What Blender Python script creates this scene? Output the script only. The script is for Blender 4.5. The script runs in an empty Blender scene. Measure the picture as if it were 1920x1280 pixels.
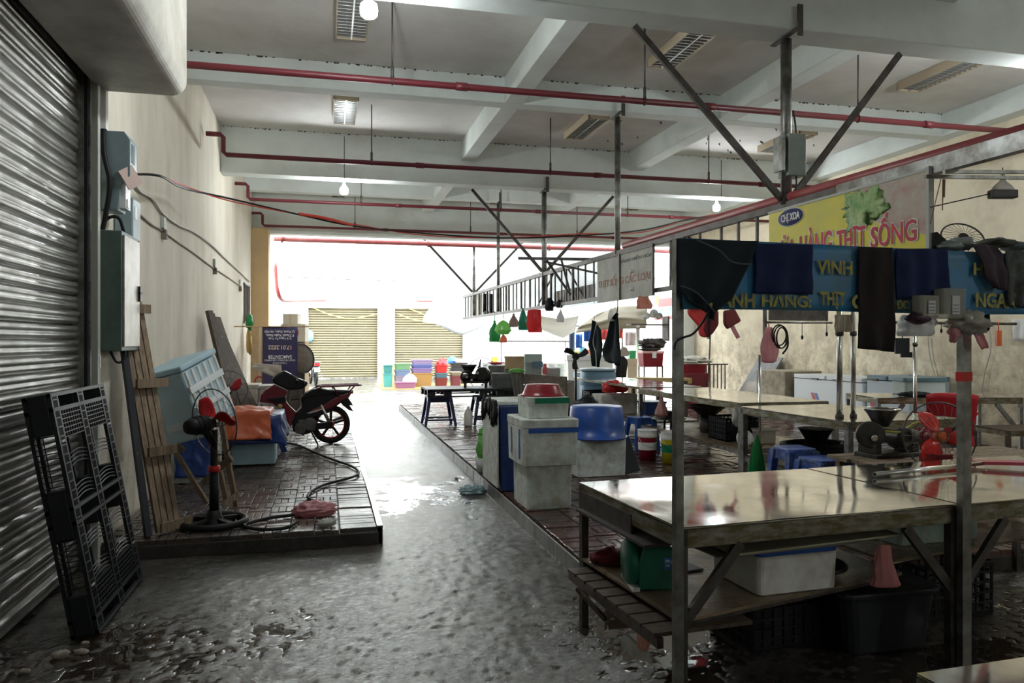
import bpy, math, random
from mathutils import Vector, Matrix, noise

random.seed(7)
SC = bpy.context.scene
COL = SC.collection
PI = math.pi
# ---------------------------------------------------------------- camera, world, exposure
F = 1420.0                       # focal length in pixels of the 1920 wide frame
YAW = math.radians(13.77)
CAMH = 1.6
cam = bpy.data.objects.new('camera', bpy.data.cameras.new('camera'))
COL.objects.link(cam)
cam.location = (0, 0, CAMH)
cam.rotation_euler = (PI / 2, 0, -YAW)
cam.data.sensor_width = 36
cam.data.lens = F / 1920 * 36
cam.data.clip_start = 0.05
cam.data.clip_end = 300
SC.camera = cam
SC.view_settings.view_transform = 'Standard'
SC.view_settings.look = 'None'
SC.view_settings.gamma = 1
SC.view_settings.use_curve_mapping = False
SC.view_settings.exposure = 0.75
SC.cycles.diffuse_bounces = 7
SC.cycles.max_bounces = 12
w = bpy.data.worlds.new('overcast_sky')
SC.world = w
w.use_nodes = True
nt = w.node_tree
bg = nt.nodes['Background']
tc = nt.nodes.new('ShaderNodeTexCoord')
sp = nt.nodes.new('ShaderNodeSeparateXYZ')
rp = nt.nodes.new('ShaderNodeValToRGB')
nt.links.new(tc.outputs['Generated'], sp.inputs[0])
nt.links.new(sp.outputs['Z'], rp.inputs[0])
nt.links.new(rp.outputs[0], bg.inputs[0])
rp.color_ramp.elements[0].color = (0.97, 0.98, 0.96, 1)
rp.color_ramp.elements[1].color = (0.86, 0.95, 1.0, 1)
SKY = 7.5
bg.inputs[1].default_value = SKY


def portal(name, loc, rot, sx, sy):
    L = bpy.data.lights.new(name, 'AREA')
    L.shape = 'RECTANGLE'
    L.size, L.size_y = sx, sy
    L.cycles.is_portal = True
    o = bpy.data.objects.new(name, L)
    o.location = loc
    o.rotation_euler = rot
    COL.objects.link(o)


portal('sky_portal_street', (3.9, 18.0, 2.0), (PI / 2, 0, PI), 10.2, 4.0)

CY, SY = math.cos(YAW), math.sin(YAW)


def ray(u, v):
    a, b = (u - 960) / F, (640 - v) / F
    return Vector((SY + a * CY, CY - a * SY, b))


C0 = Vector((0, 0, CAMH))


def at(u, v, d):
    return C0 + ray(u, v) * d


def G(u, v, z=0.0):
    r = ray(u, v)
    return C0 + r * ((z - CAMH) / r.z)


def onX(u, v, x):
    r = ray(u, v)
    return C0 + r * (x / r.x)


def onY(u, v, y):
    r = ray(u, v)
    return C0 + r * (y / r.y)


TRX, TRS = 3.998, .0255           # the truss runs along x = TRX - TRS * y


def trx(y):
    return TRX - TRS * y


def onT(u, v, off=0.0):
    r = ray(u, v)
    return C0 + r * ((TRX + off) / (r.x + TRS * r.y))


def onV(u, v, p, n):
    r = ray(u, v)
    return C0 + r * ((Vector((p[0], p[1], 0)) - Vector((0, 0, 0))).dot(n) / r.dot(n))


# ---------------------------------------------------------------- materials
MATS = {}


def mat(name, col, rough=0.6, metal=0.0, dirt=None, damt=0.5, dscale=4.0, bump=0.0, bscale=60.0,
        emit=None, estr=0.0, alpha=1.0, trans=0.0, spec=0.5, stretch=(1, 1, 1), wpos=False, coat=0.0, rvar=0.0, transl=0.0, nscale2=None):
    if name in MATS:
        return MATS[name]
    m = bpy.data.materials.new(name)
    MATS[name] = m
    m.use_nodes = True
    t = m.node_tree
    N, Lk = t.nodes, t.links
    b = N['Principled BSDF']
    b.inputs['Base Color'].default_value = (*col, 1)
    b.inputs['Roughness'].default_value = rough
    b.inputs['Metallic'].default_value = metal
    b.inputs['Specular IOR Level'].default_value = spec
    if coat:
        b.inputs['Coat Weight'].default_value = coat
        b.inputs['Coat Roughness'].default_value = 0.12
    if alpha < 1:
        b.inputs['Alpha'].default_value = alpha
    if trans:
        b.inputs['Transmission Weight'].default_value = trans
    if emit:
        b.inputs['Emission Color'].default_value = (*emit, 1)
        b.inputs['Emission Strength'].default_value = estr
    if dirt or bump or rvar:
        g = N.new('ShaderNodeNewGeometry') if wpos else N.new('ShaderNodeTexCoord')
        mp = N.new('ShaderNodeMapping')
        mp.inputs['Scale'].default_value = stretch
        Lk.new(g.outputs['Position' if wpos else 'Object'], mp.inputs[0])
    if dirt or rvar:
        n = N.new('ShaderNodeTexNoise')
        n.inputs['Scale'].default_value = dscale
        n.inputs['Detail'].default_value = 8
        n.inputs['Roughness'].default_value = 0.65
        Lk.new(mp.outputs[0], n.inputs['Vector'])
    if dirt:
        r = N.new('ShaderNodeValToRGB')
        c = 0.62 - 0.3 * damt
        r.color_ramp.elements[0].position = max(0, c - 0.1)
        r.color_ramp.elements[1].position = min(1, c + 0.17)
        r.color_ramp.elements[0].color = (*col, 1)
        r.color_ramp.elements[1].color = (*dirt, 1)
        Lk.new(n.outputs['Fac'], r.inputs[0])
        Lk.new(r.outputs[0], b.inputs['Base Color'])
    if rvar:
        mr = N.new('ShaderNodeMapRange')
        mr.inputs['From Min'].default_value = 0.35
        mr.inputs['From Max'].default_value = 0.65
        mr.inputs['To Min'].default_value = max(0.02, rough - rvar)
        mr.inputs['To Max'].default_value = min(1, rough + rvar)
        Lk.new(n.outputs['Fac'], mr.inputs[0])
        Lk.new(mr.outputs[0], b.inputs['Roughness'])
    if bump:
        n2 = N.new('ShaderNodeTexNoise')
        n2.inputs['Scale'].default_value = bscale
        n2.inputs['Detail'].default_value = 5
        Lk.new(mp.outputs[0], n2.inputs['Vector'])
        bm_ = N.new('ShaderNodeBump')
        bm_.inputs['Strength'].default_value = min(1, bump)
        bm_.inputs['Distance'].default_value = 0.01 * max(1, bump)
        Lk.new(n2.outputs['Fac'], bm_.inputs['Height'])
        Lk.new(bm_.outputs[0], b.inputs['Normal'])
    if transl:
        tr = N.new('ShaderNodeBsdfTranslucent')
        tr.inputs[0].default_value = (*col, 1)
        mx = N.new('ShaderNodeMixShader')
        mx.inputs[0].default_value = transl
        out = N['Material Output']
        Lk.new(b.outputs[0], mx.inputs[1])
        Lk.new(tr.outputs[0], mx.inputs[2])
        Lk.new(mx.outputs[0], out.inputs[0])
    return m


# ---------------------------------------------------------------- mesh builder
class MB:
    def __init__(s, M=None):
        s.v, s.f, s.sm = [], [], []
        s.M = M

    def _p(s, p):
        p = Vector(p)
        return tuple(s.M @ p) if s.M is not None else tuple(p)

    def add(s, vs, fs, smooth=False):
        o = len(s.v)
        s.v += [s._p(p) for p in vs]
        s.f += [tuple(i + o for i in f) for f in fs]
        s.sm += [smooth] * len(fs)
        return s

    def bx(s, x0, y0, z0, x1, y1, z1, R=None):
        vs = [(x, y, z) for x in (x0, x1) for y in (y0, y1) for z in (z0, z1)]
        if R is not None:
            vs = [R @ Vector(p) for p in vs]
        return s.add(vs, [(0, 1, 3, 2), (4, 6, 7, 5), (0, 4, 5, 1), (2, 3, 7, 6), (0, 2, 6, 4), (1, 5, 7, 3)])

    def box(s, cx, cy, cz, sx, sy, sz, R=None):
        if R is not None:
            vs = [(x * sx / 2, y * sy / 2, z * sz / 2) for x in (-1, 1) for y in (-1, 1) for z in (-1, 1)]
            vs = [Vector((cx, cy, cz)) + R @ Vector(p) for p in vs]
            return s.add(vs, [(0, 1, 3, 2), (4, 6, 7, 5), (0, 4, 5, 1), (2, 3, 7, 6), (0, 2, 6, 4), (1, 5, 7, 3)])
        return s.bx(cx - sx / 2, cy - sy / 2, cz - sz / 2, cx + sx / 2, cy + sy / 2, cz + sz / 2)

    def bar(s, p0, p1, w, h=None, up=(0, 0, 1)):
        h = h or w
        p0, p1 = Vector(p0), Vector(p1)
        d = (p1 - p0).normalized()
        up = Vector(up)
        if abs(d.dot(up)) > 0.98:
            up = Vector((0, 1, 0))
        a = d.cross(up).normalized()
        b = a.cross(d).normalized()
        vs = []
        for p in (p0, p1):
            for i, j in ((-1, -1), (1, -1), (1, 1), (-1, 1)):
                vs.append(p + a * (i * w / 2) + b * (j * h / 2))
        return s.add(vs, [(3, 2, 1, 0), (4, 5, 6, 7), (0, 1, 5, 4), (1, 2, 6, 5), (2, 3, 7, 6), (3, 0, 4, 7)])

    def taper(s, p0, p1, w0, h0, w1, h1, ax=(1, 0, 0), ay=(0, 1, 0)):
        ax, ay = Vector(ax), Vector(ay)
        vs = []
        for p, w_, h_ in ((Vector(p0), w0, h0), (Vector(p1), w1, h1)):
            for i, j in ((-1, -1), (1, -1), (1, 1), (-1, 1)):
                vs.append(p + ax * (i * w_ / 2) + ay * (j * h_ / 2))
        return s.add(vs, [(3, 2, 1, 0), (4, 5, 6, 7), (0, 1, 5, 4), (1, 2, 6, 5), (2, 3, 7, 6), (3, 0, 4, 7)])

    def tube(s, pts, r, n=8, closed=False, rs=None):
        pts = [Vector(p) for p in pts]
        k = len(pts)
        vs, prev = [], None
        for i, p in enumerate(pts):
            if closed:
                d = pts[(i + 1) % k] - pts[i - 1]
            else:
                d = pts[min(i + 1, k - 1)] - pts[max(i - 1, 0)]
            d.normalize()
            if prev is None:
                up = Vector((0, 0, 1)) if abs(d.z) < 0.9 else Vector((1, 0, 0))
                a = d.cross(up).normalized()
            else:
                a = (prev - d * prev.dot(d)).normalized()
            prev = a
            b = d.cross(a)
            rr = rs[i] if rs else r
            for j in range(n):
                t = 2 * PI * j / n
                vs.append(p + (a * math.cos(t) + b * math.sin(t)) * rr)
        fs = []
        for i in range(k if closed else k - 1):
            i2 = (i + 1) % k
            for j in range(n):
                j2 = (j + 1) % n
                fs.append((i * n + j, i * n + j2, i2 * n + j2, i2 * n + j))
        s.add(vs, fs, n > 4)
        if not closed:
            o = len(s.v) - len(vs)
            s.f += [tuple(o + j for j in reversed(range(n))), tuple(o + (k - 1) * n + j for j in range(n))]
            s.sm += [False, False]
        return s

    def ring(s, c, R, r, axis=(0, 0, 1), n=32, m=6, sq=1.0):
        a = Vector(axis).normalized()
        q = a.to_track_quat('Z', 'Y')
        c = Vector(c)
        return s.tube([c + q @ Vector((R * math.cos(2 * PI * i / n), sq * R * math.sin(2 * PI * i / n), 0)) for i in range(n)], r, m, True)

    def lathe(s, prof, c=(0, 0, 0), axis=(0, 0, 1), n=24, smooth=True, sx=1, sy=1, cap=True):
        q = Vector(axis).normalized().to_track_quat('Z', 'Y')
        c = Vector(c)
        vs = []
        for r, z in prof:
            for j in range(n):
                t = 2 * PI * j / n
                vs.append(c + q @ Vector((r * sx * math.cos(t), r * sy * math.sin(t), z)))
        fs = []
        for i in range(len(prof) - 1):
            for j in range(n):
                j2 = (j + 1) % n
                fs.append((i * n + j, i * n + j2, (i + 1) * n + j2, (i + 1) * n + j))
        s.add(vs, fs, smooth)
        if cap:
            o = len(s.v) - len(vs)
            if prof[0][0] > 1e-5:
                s.f.append(tuple(o + j for j in reversed(range(n))))
                s.sm.append(False)
            if prof[-1][0] > 1e-5:
                s.f.append(tuple(o + (len(prof) - 1) * n + j for j in range(n)))
                s.sm.append(False)
        return s

    def rbox(s, cx, cy, cz, sx, sy, sz, r=0.03, k=3, tp=1.0):
        """box with rounded vertical edges; tp scales the bottom"""
        out = []
        for z, q in ((cz - sz / 2, tp), (cz + sz / 2, 1.0)):
            for (qx, qy, a0) in ((1, 1, 0), (-1, 1, 90), (-1, -1, 180), (1, -1, 270)):
                for i in range(k + 1):
                    a = math.radians(a0 + 90 * i / k)
                    out.append((cx + q * (qx * (sx / 2 - r) + r * math.cos(a)), cy + q * (qy * (sy / 2 - r) + r * math.sin(a)), z))
        n = 4 * (k + 1)
        fs = [(j, (j + 1) % n, n + (j + 1) % n, n + j) for j in range(n)]
        s.add(out, fs, False)
        o = len(s.v) - 2 * n
        s.f += [tuple(o + j for j in reversed(range(n))), tuple(o + n + j for j in range(n))]
        s.sm += [False, False]
        return s

    def prism(s, poly, t, M=None):
        """poly in local XZ, thickness along Y (centred)"""
        n = len(poly)
        vs = [(x, -t / 2, z) for x, z in poly] + [(x, t / 2, z) for x, z in poly]
        if M is not None:
            vs = [M @ Vector(p) for p in vs]
        fs = [tuple(range(n)), tuple(reversed(range(n, 2 * n)))] + [((j + 1) % n, j, n + j, n + (j + 1) % n) for j in range(n)]
        return s.add(vs, fs)

    def grid(s, fn, nu, nv, smooth=True):
        vs = [fn(i / nu, j / nv) for j in range(nv + 1) for i in range(nu + 1)]
        fs = [(j * (nu + 1) + i, j * (nu + 1) + i + 1, (j + 1) * (nu + 1) + i + 1, (j + 1) * (nu + 1) + i) for j in range(nv) for i in range(nu)]
        return s.add(vs, fs, smooth)

    def blob(s, c, rx, ry, rz, amp=0.15, fr=2.0, nu=18, nv=12, seed=0, flat=None):
        c = Vector(c)

        def fn(a, b):
            th, ph = 2 * PI * a, PI * (b - 0.5)
            d = Vector((math.cos(ph) * math.cos(th), math.cos(ph) * math.sin(th), math.sin(ph)))
            k = 1 + amp * noise.noise(d * fr + Vector((seed, 0, 0))) * 1.6 + amp * 0.5 * noise.noise(d * fr * 3 + Vector((0, seed, 0)))
            p = Vector((d.x * rx * k, d.y * ry * k, d.z * rz * k))
            if flat is not None and p.z < -flat:
                p.z = -flat
            return c + p
        return s.grid(fn, nu, nv)

    def mesh(s, name, m):
        me = bpy.data.meshes.new(name)
        me.from_pydata(s.v, [], s.f)
        me.polygons.foreach_set('use_smooth', s.sm)
        if m:
            me.materials.append(m)
        me.validate()
        return me


def pt(par, name, m, mb, label=None, bev=0, sol=0, sub=0, kind=None, loc=None):
    o = bpy.data.objects.new(name, mb.mesh(name, m) if isinstance(mb, MB) else mb)
    COL.objects.link(o)
    if par is not None:
        o.parent = par
    if loc:
        o.location = loc
    if bev:
        b = o.modifiers.new('bevel', 'BEVEL')
        b.width = bev
        b.segments = 2
        b.limit_method = 'ANGLE'
    if sol:
        b = o.modifiers.new('solid', 'SOLIDIFY')
        b.thickness = sol
        b.offset = 0
    if sub:
        b = o.modifiers.new('sub', 'SUBSURF')
        b.levels = b.render_levels = sub
    if label:
        o['label'] = label
    if kind:
        o['kind'] = kind
    return o


def tag(o, label, cat, group=None):
    o['label'] = label
    o['category'] = cat
    if group:
        o['group'] = group
    return o


def th(name, label, cat, x, y, z, rz=0, group=None):
    o = bpy.data.objects.new(name, None)
    o.empty_display_size = 0.1
    COL.objects.link(o)
    o.location = (x, y, z)
    o.rotation_euler = (0, 0, rz)
    return tag(o, label, cat, group)


def one(name, label, cat, m, mb, loc=(0, 0, 0), rz=0, group=None, **k):
    o = pt(None, name, m, mb, **k)
    o.location = loc
    o.rotation_euler = (0, 0, rz)
    return tag(o, label, cat, group)


def struct(name, m, mb, par=None, **k):
    o = pt(par, name, m, mb, **k)
    if par is None:
        o['kind'] = 'structure'
    return o


def text_mb(txt, w, h, depth=0.003, bold=0.0):
    """letters as a mesh in local XZ, centred, fitted to w x h, facing -Y"""
    cu = bpy.data.curves.new('letters', 'FONT')
    cu.body = txt
    cu.size = 1
    cu.offset = bold
    cu.extrude = 0.01
    cu.resolution_u = 3
    ob = bpy.data.objects.new('letters', cu)
    me = ob.to_mesh()
    vs = [v.co.copy() for v in me.vertices]
    fs = [tuple(p.vertices) for p in me.polygons]
    ob.to_mesh_clear()
    bpy.data.objects.remove(ob)
    bpy.data.curves.remove(cu)
    mb = MB()
    if not vs:
        return mb
    x0, x1 = min(v.x for v in vs), max(v.x for v in vs)
    y0, y1 = min(v.y for v in vs), max(v.y for v in vs)
    z0, z1 = min(v.z for v in vs), max(v.z for v in vs)
    mb.add([((v.x - (x0 + x1) / 2) * w / (x1 - x0), -(v.z - z0) / (z1 - z0) * depth, (v.y - (y0 + y1) / 2) * h / (y1 - y0)) for v in vs], fs)
    return mb


def cable(pts, sag=0, k=8):
    """smooth polyline through points"""
    P_ = [Vector(p) for p in pts]
    out = []
    for i in range(len(P_) - 1):
        a, b, c, d = P_[max(i - 1, 0)], P_[i], P_[i + 1], P_[min(i + 2, len(P_) - 1)]
        for j in range(k):
            t = j / k
            out.append(0.5 * ((2 * b) + (c - a) * t + (2 * a - 5 * b + 4 * c - d) * t * t + (3 * b - a - 3 * c + d) * t ** 3))
    out.append(P_[-1])
    return out


# palette ---------------------------------------------------------
m_wall = mat('wall_plaster', (0.76, 0.71, 0.60), 0.85, dirt=(0.56, 0.51, 0.41), damt=0.35, dscale=1.1, bump=0.3, bscale=25, stretch=(1, 1, 0.35), wpos=True)
m_wallr = mat('wall_plaster_flaking', (0.80, 0.72, 0.55), 0.85, dirt=(0.60, 0.52, 0.38), damt=0.35, dscale=1.6, bump=0.6, bscale=12, wpos=True)
def stain_low(m, z1, z0, col, sc):
    """blotchy brown staining on the lower part of a wall"""
    t = m.node_tree
    N, L = t.nodes, t.links
    b = N['Principled BSDF']
    src = b.inputs['Base Color'].links[0].from_socket
    g = N.new('ShaderNodeNewGeometry')
    s = N.new('ShaderNodeSeparateXYZ')
    L.new(g.outputs['Position'], s.inputs[0])
    r = N.new('ShaderNodeMapRange')
    for k, v_ in zip(('From Min', 'From Max', 'To Min', 'To Max'), (z0, z1, 1.0, 0.0)):
        r.inputs[k].default_value = v_
    L.new(s.outputs['Z'], r.inputs[0])
    n = N.new('ShaderNodeTexNoise')
    n.inputs['Scale'].default_value = sc
    n.inputs['Detail'].default_value = 9
    n.inputs['Roughness'].default_value = .75
    L.new(g.outputs['Position'], n.inputs['Vector'])
    a = N.new('ShaderNodeMapRange')
    for k, v_ in zip(('From Min', 'From Max', 'To Min', 'To Max'), (.42, .62, 0.0, 1.0)):
        a.inputs[k].default_value = v_
    L.new(n.outputs['Fac'], a.inputs[0])
    q = N.new('ShaderNodeMath')
    q.operation = 'MULTIPLY'
    L.new(r.outputs[0], q.inputs[0])
    L.new(a.outputs[0], q.inputs[1])
    x = N.new('ShaderNodeMix')
    x.data_type = 'RGBA'
    L.new(q.outputs[0], x.inputs['Factor'])
    L.new(src, x.inputs['A'])
    x.inputs['B'].default_value = (*col, 1)
    L.new(x.outputs['Result'], b.inputs['Base Color'])


stain_low(m_wallr, 2.3, .9, (.34, .28, .19), 3.5)
stain_low(m_wall, 1.9, .2, (.36, .33, .26), 2.5)
m_ceil = mat('ceiling_paint', (0.72, 0.71, 0.68), 0.85, dirt=(0.57, 0.55, 0.52), damt=0.4, dscale=0.9, bump=0.15, bscale=40, wpos=True)
m_beam = mat('beam_paint', (0.73, 0.79, 0.77), 0.8, dirt=(0.62, 0.65, 0.62), damt=0.3, dscale=1.3, bump=0.15, bscale=40, wpos=True)
m_steel = mat('galvanised_steel', (0.40, 0.41, 0.40), 0.42, 0.9, dirt=(0.16, 0.15, 0.13), damt=0.55, dscale=7, rvar=0)
m_dsteel = mat('old_dark_steel', (0.12, 0.115, 0.11), 0.5, 0.6, dirt=(0.07, 0.055, 0.045), damt=0.5, dscale=9)
m_inox = mat('stainless_top', (0.72, 0.70, 0.66), 0.09, 1.0, dirt=(0.50, 0.47, 0.42), damt=0.3, dscale=3, bump=0.05, bscale=3, rvar=0.05)
m_chrome = mat('polished_tube', (0.75, 0.75, 0.73), 0.18, 1.0)
m_apron = mat('grimy_table_apron', (0.40, 0.40, 0.36), 0.45, 0.75, dirt=(0.16, 0.13, 0.06), damt=0.7, dscale=9, stretch=(1, 1, 3))
m_redpipe = mat('red_sprinkler_pipe', (0.14, 0.018, 0.025), 0.45)
m_redpipe2 = mat('pink_red_main_pipe', (0.36, 0.06, 0.065), 0.4, dirt=(0.34, 0.12, 0.11), damt=0.4, dscale=5)
m_black = mat('black_plastic', (0.014, 0.016, 0.018), 0.45, spec=.3)
m_blackr = mat('black_rubber', (0.009, 0.009, 0.009), 0.55, spec=.25)
m_foam = mat('white_foam', (0.76, 0.77, 0.74), 0.7, dirt=(0.50, 0.46, 0.38), damt=0.3, dscale=5, bump=0.1, bscale=90)
m_foamd = mat('grimy_foam', (0.66, 0.73, 0.70), 0.65, dirt=(0.44, 0.43, 0.37), damt=0.4, dscale=11, bump=0.15, bscale=60)
m_foamb = mat('pale_blue_foam', (0.42, 0.58, 0.66), 0.65, dirt=(0.36, 0.50, 0.56), damt=0.3, dscale=3, bump=0.08, bscale=80)
m_blue = mat('blue_plastic', (0.012, 0.035, 0.16), 0.38, dirt=(0.03, 0.05, 0.11), damt=0.3, dscale=6)
m_blueb = mat('bright_blue_plastic', (0.02, 0.09, 0.42), 0.32, dirt=(0.03, 0.07, 0.22), damt=0.4, dscale=5)
m_bluestool = mat('blue_stool_plastic', (0.03, 0.10, 0.36), 0.35)
m_navy = mat('navy_stool_plastic', (0.01, 0.02, 0.09), 0.35)
m_red = mat('red_plastic', (0.50, 0.015, 0.02), 0.3)
m_redd = mat('dark_red_plastic', (0.24, 0.012, 0.022), 0.3)
m_wood = mat('raw_wood', (0.29, 0.215, 0.14), 0.7, dirt=(0.13, 0.09, 0.055), damt=0.5, dscale=6, stretch=(6, 6, 0.6), bump=0.2, bscale=40)
m_woodd = mat('dark_wet_wood', (0.11, 0.08, 0.055), 0.45, dirt=(0.04, 0.03, 0.025), damt=0.5, dscale=6, stretch=(6, 6, 0.6), bump=0.3, bscale=40)
m_ply = mat('wet_plywood', (0.27, 0.20, 0.115), 0.33, dirt=(0.10, 0.075, 0.05), damt=0.55, dscale=3, rvar=0.15)
m_card = mat('cardboard', (0.48, 0.34, 0.19), 0.85, dirt=(0.36, 0.25, 0.14), damt=0.3, dscale=4)
m_white = mat('white_plastic', (0.78, 0.78, 0.76), 0.4)
m_bagred = mat('red_bag_film', (0.72, 0.03, 0.04), 0.25, transl=0.35)
m_baggreen = mat('green_bag_film', (0.02, 0.30, 0.08), 0.25, transl=0.35)
m_baglime = mat('lime_bag_film', (0.25, 0.62, 0.16), 0.25, transl=0.35)
m_bagpink = mat('pink_bag_film', (0.72, 0.36, 0.38), 0.25, transl=0.35)
m_bagclear = mat('clear_bag_film', (0.75, 0.75, 0.70), 0.2, alpha=0.55)
m_bagwhite = mat('white_bag_film', (0.80, 0.80, 0.80), 0.3, transl=0.35)
# ================================================================ SHELL
XL, XR = -1.6, 9.05
YB, YE = -12.0, 17.95         # rear opening, street opening
ZC, ZM, ZS = 4.95, 4.23, 4.62
mwl = MB().bx(XL - .2, YB, 0, XL, 1.0, 4.95).bx(XL - .2, 5.96, 0, XL, 18.1, 4.95).bx(XL - .2, 1.0, 3.62, XL, 5.96, 4.95)
struct('wall_left', m_wall, mwl)
struct('wall_right', m_wallr, MB().bx(XR, YB, 0, XR + .2, 18.1, 4.95))
struct('wall_rear', m_wall, MB().bx(XL - .2, YB - .2, 0, XR + .2, YB, 4.95))
struct('ceiling', m_ceil, MB().bx(XL - .2, YB - .2, ZC, XR + .2, 18.1, ZC + .15))
struct('trim_1', m_beam, MB().bx(XL, 5.63, ZM, XR, 5.93, ZC), bev=.012)
struct('trim_2', m_beam, MB().bx(XL, 9.33, ZS, XR, 9.56, ZC), bev=.01)
struct('trim_3', m_beam, MB().bx(XL, 12.5, ZM, XR, 12.8, ZC), bev=.012)
struct('trim_4', m_beam, MB().bx(XL, 15.9, ZS, XR, 16.13, ZC), bev=.01)
struct('trim_5', m_beam, MB().bx(XL, 17.8, 4.03, XR, 18.1, ZC), bev=.01)
struct('trim_6', m_beam, MB().bx(XL, 1.8, ZS, XR, 2.03, ZC), bev=.01)
struct('trim_7', m_beam, MB().bx(XL, -1.5, ZM, XR, -1.2, ZC), bev=.01)
for i, (a, b) in enumerate(((2.19, 2.42), (5.2, 5.45), (8.8, 9.05))):
    k = MB()
    for y0, y1 in ((YB, -1.5), (-1.2, 1.8), (2.03, 5.63), (5.93, 9.33), (9.56, 12.5), (12.8, 15.9), (16.13, 17.8)):
        k.bx(a, y0, ZS + .001, b, y1, ZC)
    struct('trim_%d' % (8 + i), m_beam, k, bev=.01)
struct('trim_11', mat('ochre_pillar_paint', (0.60, 0.42, 0.22), 0.8, dirt=(0.5, 0.36, 0.2), damt=.4, dscale=1.5, wpos=True), MB().bx(XL, 17.5, 0, -1.24, 18.1, 4.1), bev=.01)
struct('trim_12', m_beam, MB().bx(8.75, 17.5, 0, XR, 18.1, 4.1), bev=.01)


# floor: wet rough concrete, real relief with standing water in the hollows
def floor_mat():
    m = bpy.data.materials.new('wet_concrete')
    m.use_nodes = True
    t = m.node_tree
    N, L = t.nodes, t.links
    b = N['Principled BSDF']
    g = N.new('ShaderNodeNewGeometry')

    def nz(scale, det, rough=.6):
        n = N.new('ShaderNodeTexNoise')
        n.inputs['Scale'].default_value = scale
        n.inputs['Detail'].default_value = det
        n.inputs['Roughness'].default_value = rough
        L.new(g.outputs['Position'], n.inputs['Vector'])
        return n.outputs['Fac']

    def mr(x, a, b_, c, d):
        r = N.new('ShaderNodeMapRange')
        for k, v_ in zip(('From Min', 'From Max', 'To Min', 'To Max'), (a, b_, c, d)):
            r.inputs[k].default_value = v_
        L.new(x, r.inputs[0])
        return r.outputs[0]

    def mth(op, x, y):
        r = N.new('ShaderNodeMath')
        r.operation = op
        for i, q in enumerate((x, y)):
            if isinstance(q, (int, float)):
                r.inputs[i].default_value = q
            else:
                L.new(q, r.inputs[i])
        return r.outputs[0]
    sp_ = N.new('ShaderNodeSeparateXYZ')
    L.new(g.outputs['Position'], sp_.inputs[0])
    dry = mr(sp_.outputs['Z'], .0003, .0022, 0, 1)          # 0 = standing water
    fine, fine2, big = nz(42, 5, .7), nz(140, 3, .7), nz(1.3, 4)
    h = mth('MULTIPLY', mth('ADD', fine, mth('MULTIPLY', fine2, .5)), dry)
    bp = N.new('ShaderNodeBump')
    bp.inputs['Strength'].default_value = 1.0
    bp.inputs['Distance'].default_value = .0050
    L.new(h, bp.inputs['Height'])
    L.new(bp.outputs[0], b.inputs['Normal'])
    L.new(mr(dry, 0, 1, .03, .16), b.inputs['Roughness'])
    r = N.new('ShaderNodeValToRGB')
    r.color_ramp.elements[0].position = .4
    r.color_ramp.elements[1].position = .68
    r.color_ramp.elements[0].color = (.028, .025, .022, 1)
    r.color_ramp.elements[1].color = (.115, .106, .092, 1)
    L.new(mth('ADD', mth('MULTIPLY', fine, .45), mth('MULTIPLY', big, .55)), r.inputs[0])
    mx = N.new('ShaderNodeMix')
    mx.data_type = 'RGBA'
    L.new(dry, mx.inputs['Factor'])
    mx.inputs['A'].default_value = (.035, .026, .02, 1)
    L.new(r.outputs[0], mx.inputs['B'])
    L.new(mx.outputs['Result'], b.inputs['Base Color'])
    b.inputs['Specular IOR Level'].default_value = 1.0
    return m


def floor_height(x, y):
    k = max(0.0, min(1.0, (8.0 - y) / 4.0))                # rough near the shutter, smoother up the lane
    big = noise.fractal(Vector((x * .55, y * .4, 3.1)), 1.0, 2.0, 4)
    mid = noise.fractal(Vector((x * 5, y * 5, 9.0)), .8, 2.1, 3)
    fin = noise.fractal(Vector((x * 17, y * 17, 1.0)), .6, 2.2, 3)
    far_ = max(0.0, min(1.0, (y - 6.5) / 3.0))
    h = .0050 + .0085 * far_ + (.020 - .008 * far_) * big + .0045 * mid + (.0020 + .0060 * k) * fin
    return max(0.0, min(h, .026))


m_floor = floor_mat()
xs = [-1.78 + i * .022 for i in range(390)]
ys, y_ = [], .35
while y_ < 19:
    ys.append(y_)
    y_ += max(.022, (y_ - 2) * .006)
nx_ = len(xs)
fv = [(x, y, floor_height(x, y) if (y < 6.3 or x < 1.9) else .01) for y in ys for x in xs]
ff = [(j * nx_ + i, j * nx_ + i + 1, (j + 1) * nx_ + i + 1, (j + 1) * nx_ + i) for j in range(len(ys) - 1) for i in range(nx_ - 1)]
fm = MB()
fm.v, fm.f, fm.sm = fv, ff, [True] * len(ff)
struct('floor', m_floor, fm)
struct('street_ground', mat('lane_concrete', (.095, .09, .075), .32, dirt=(.07, .065, .055), damt=.5, dscale=1.2, bump=.5, bscale=14, wpos=True, rvar=.15), MB().bx(-20, -14, -.1, 30, 60, -.0005))

# brick paving on two platforms
m_slab = mat('platform_concrete', (.05, .045, .04), .5, dirt=(.02, .018, .015), damt=.5, dscale=5, bump=.5, bscale=20, wpos=True)


def brick_mat(name, c0, c1, rough):
    m = mat(name, c0, rough, dirt=c1, damt=.55, dscale=2.2, bump=.35, bscale=45, wpos=True, rvar=.16, spec=.6)
    return m


m_brick = brick_mat('wet_brick', (.13, .060, .048), (.045, .036, .032), .27)
m_brickl = brick_mat('wet_brick_grey', (.115, .085, .072), (.05, .043, .038), .27)


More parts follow.
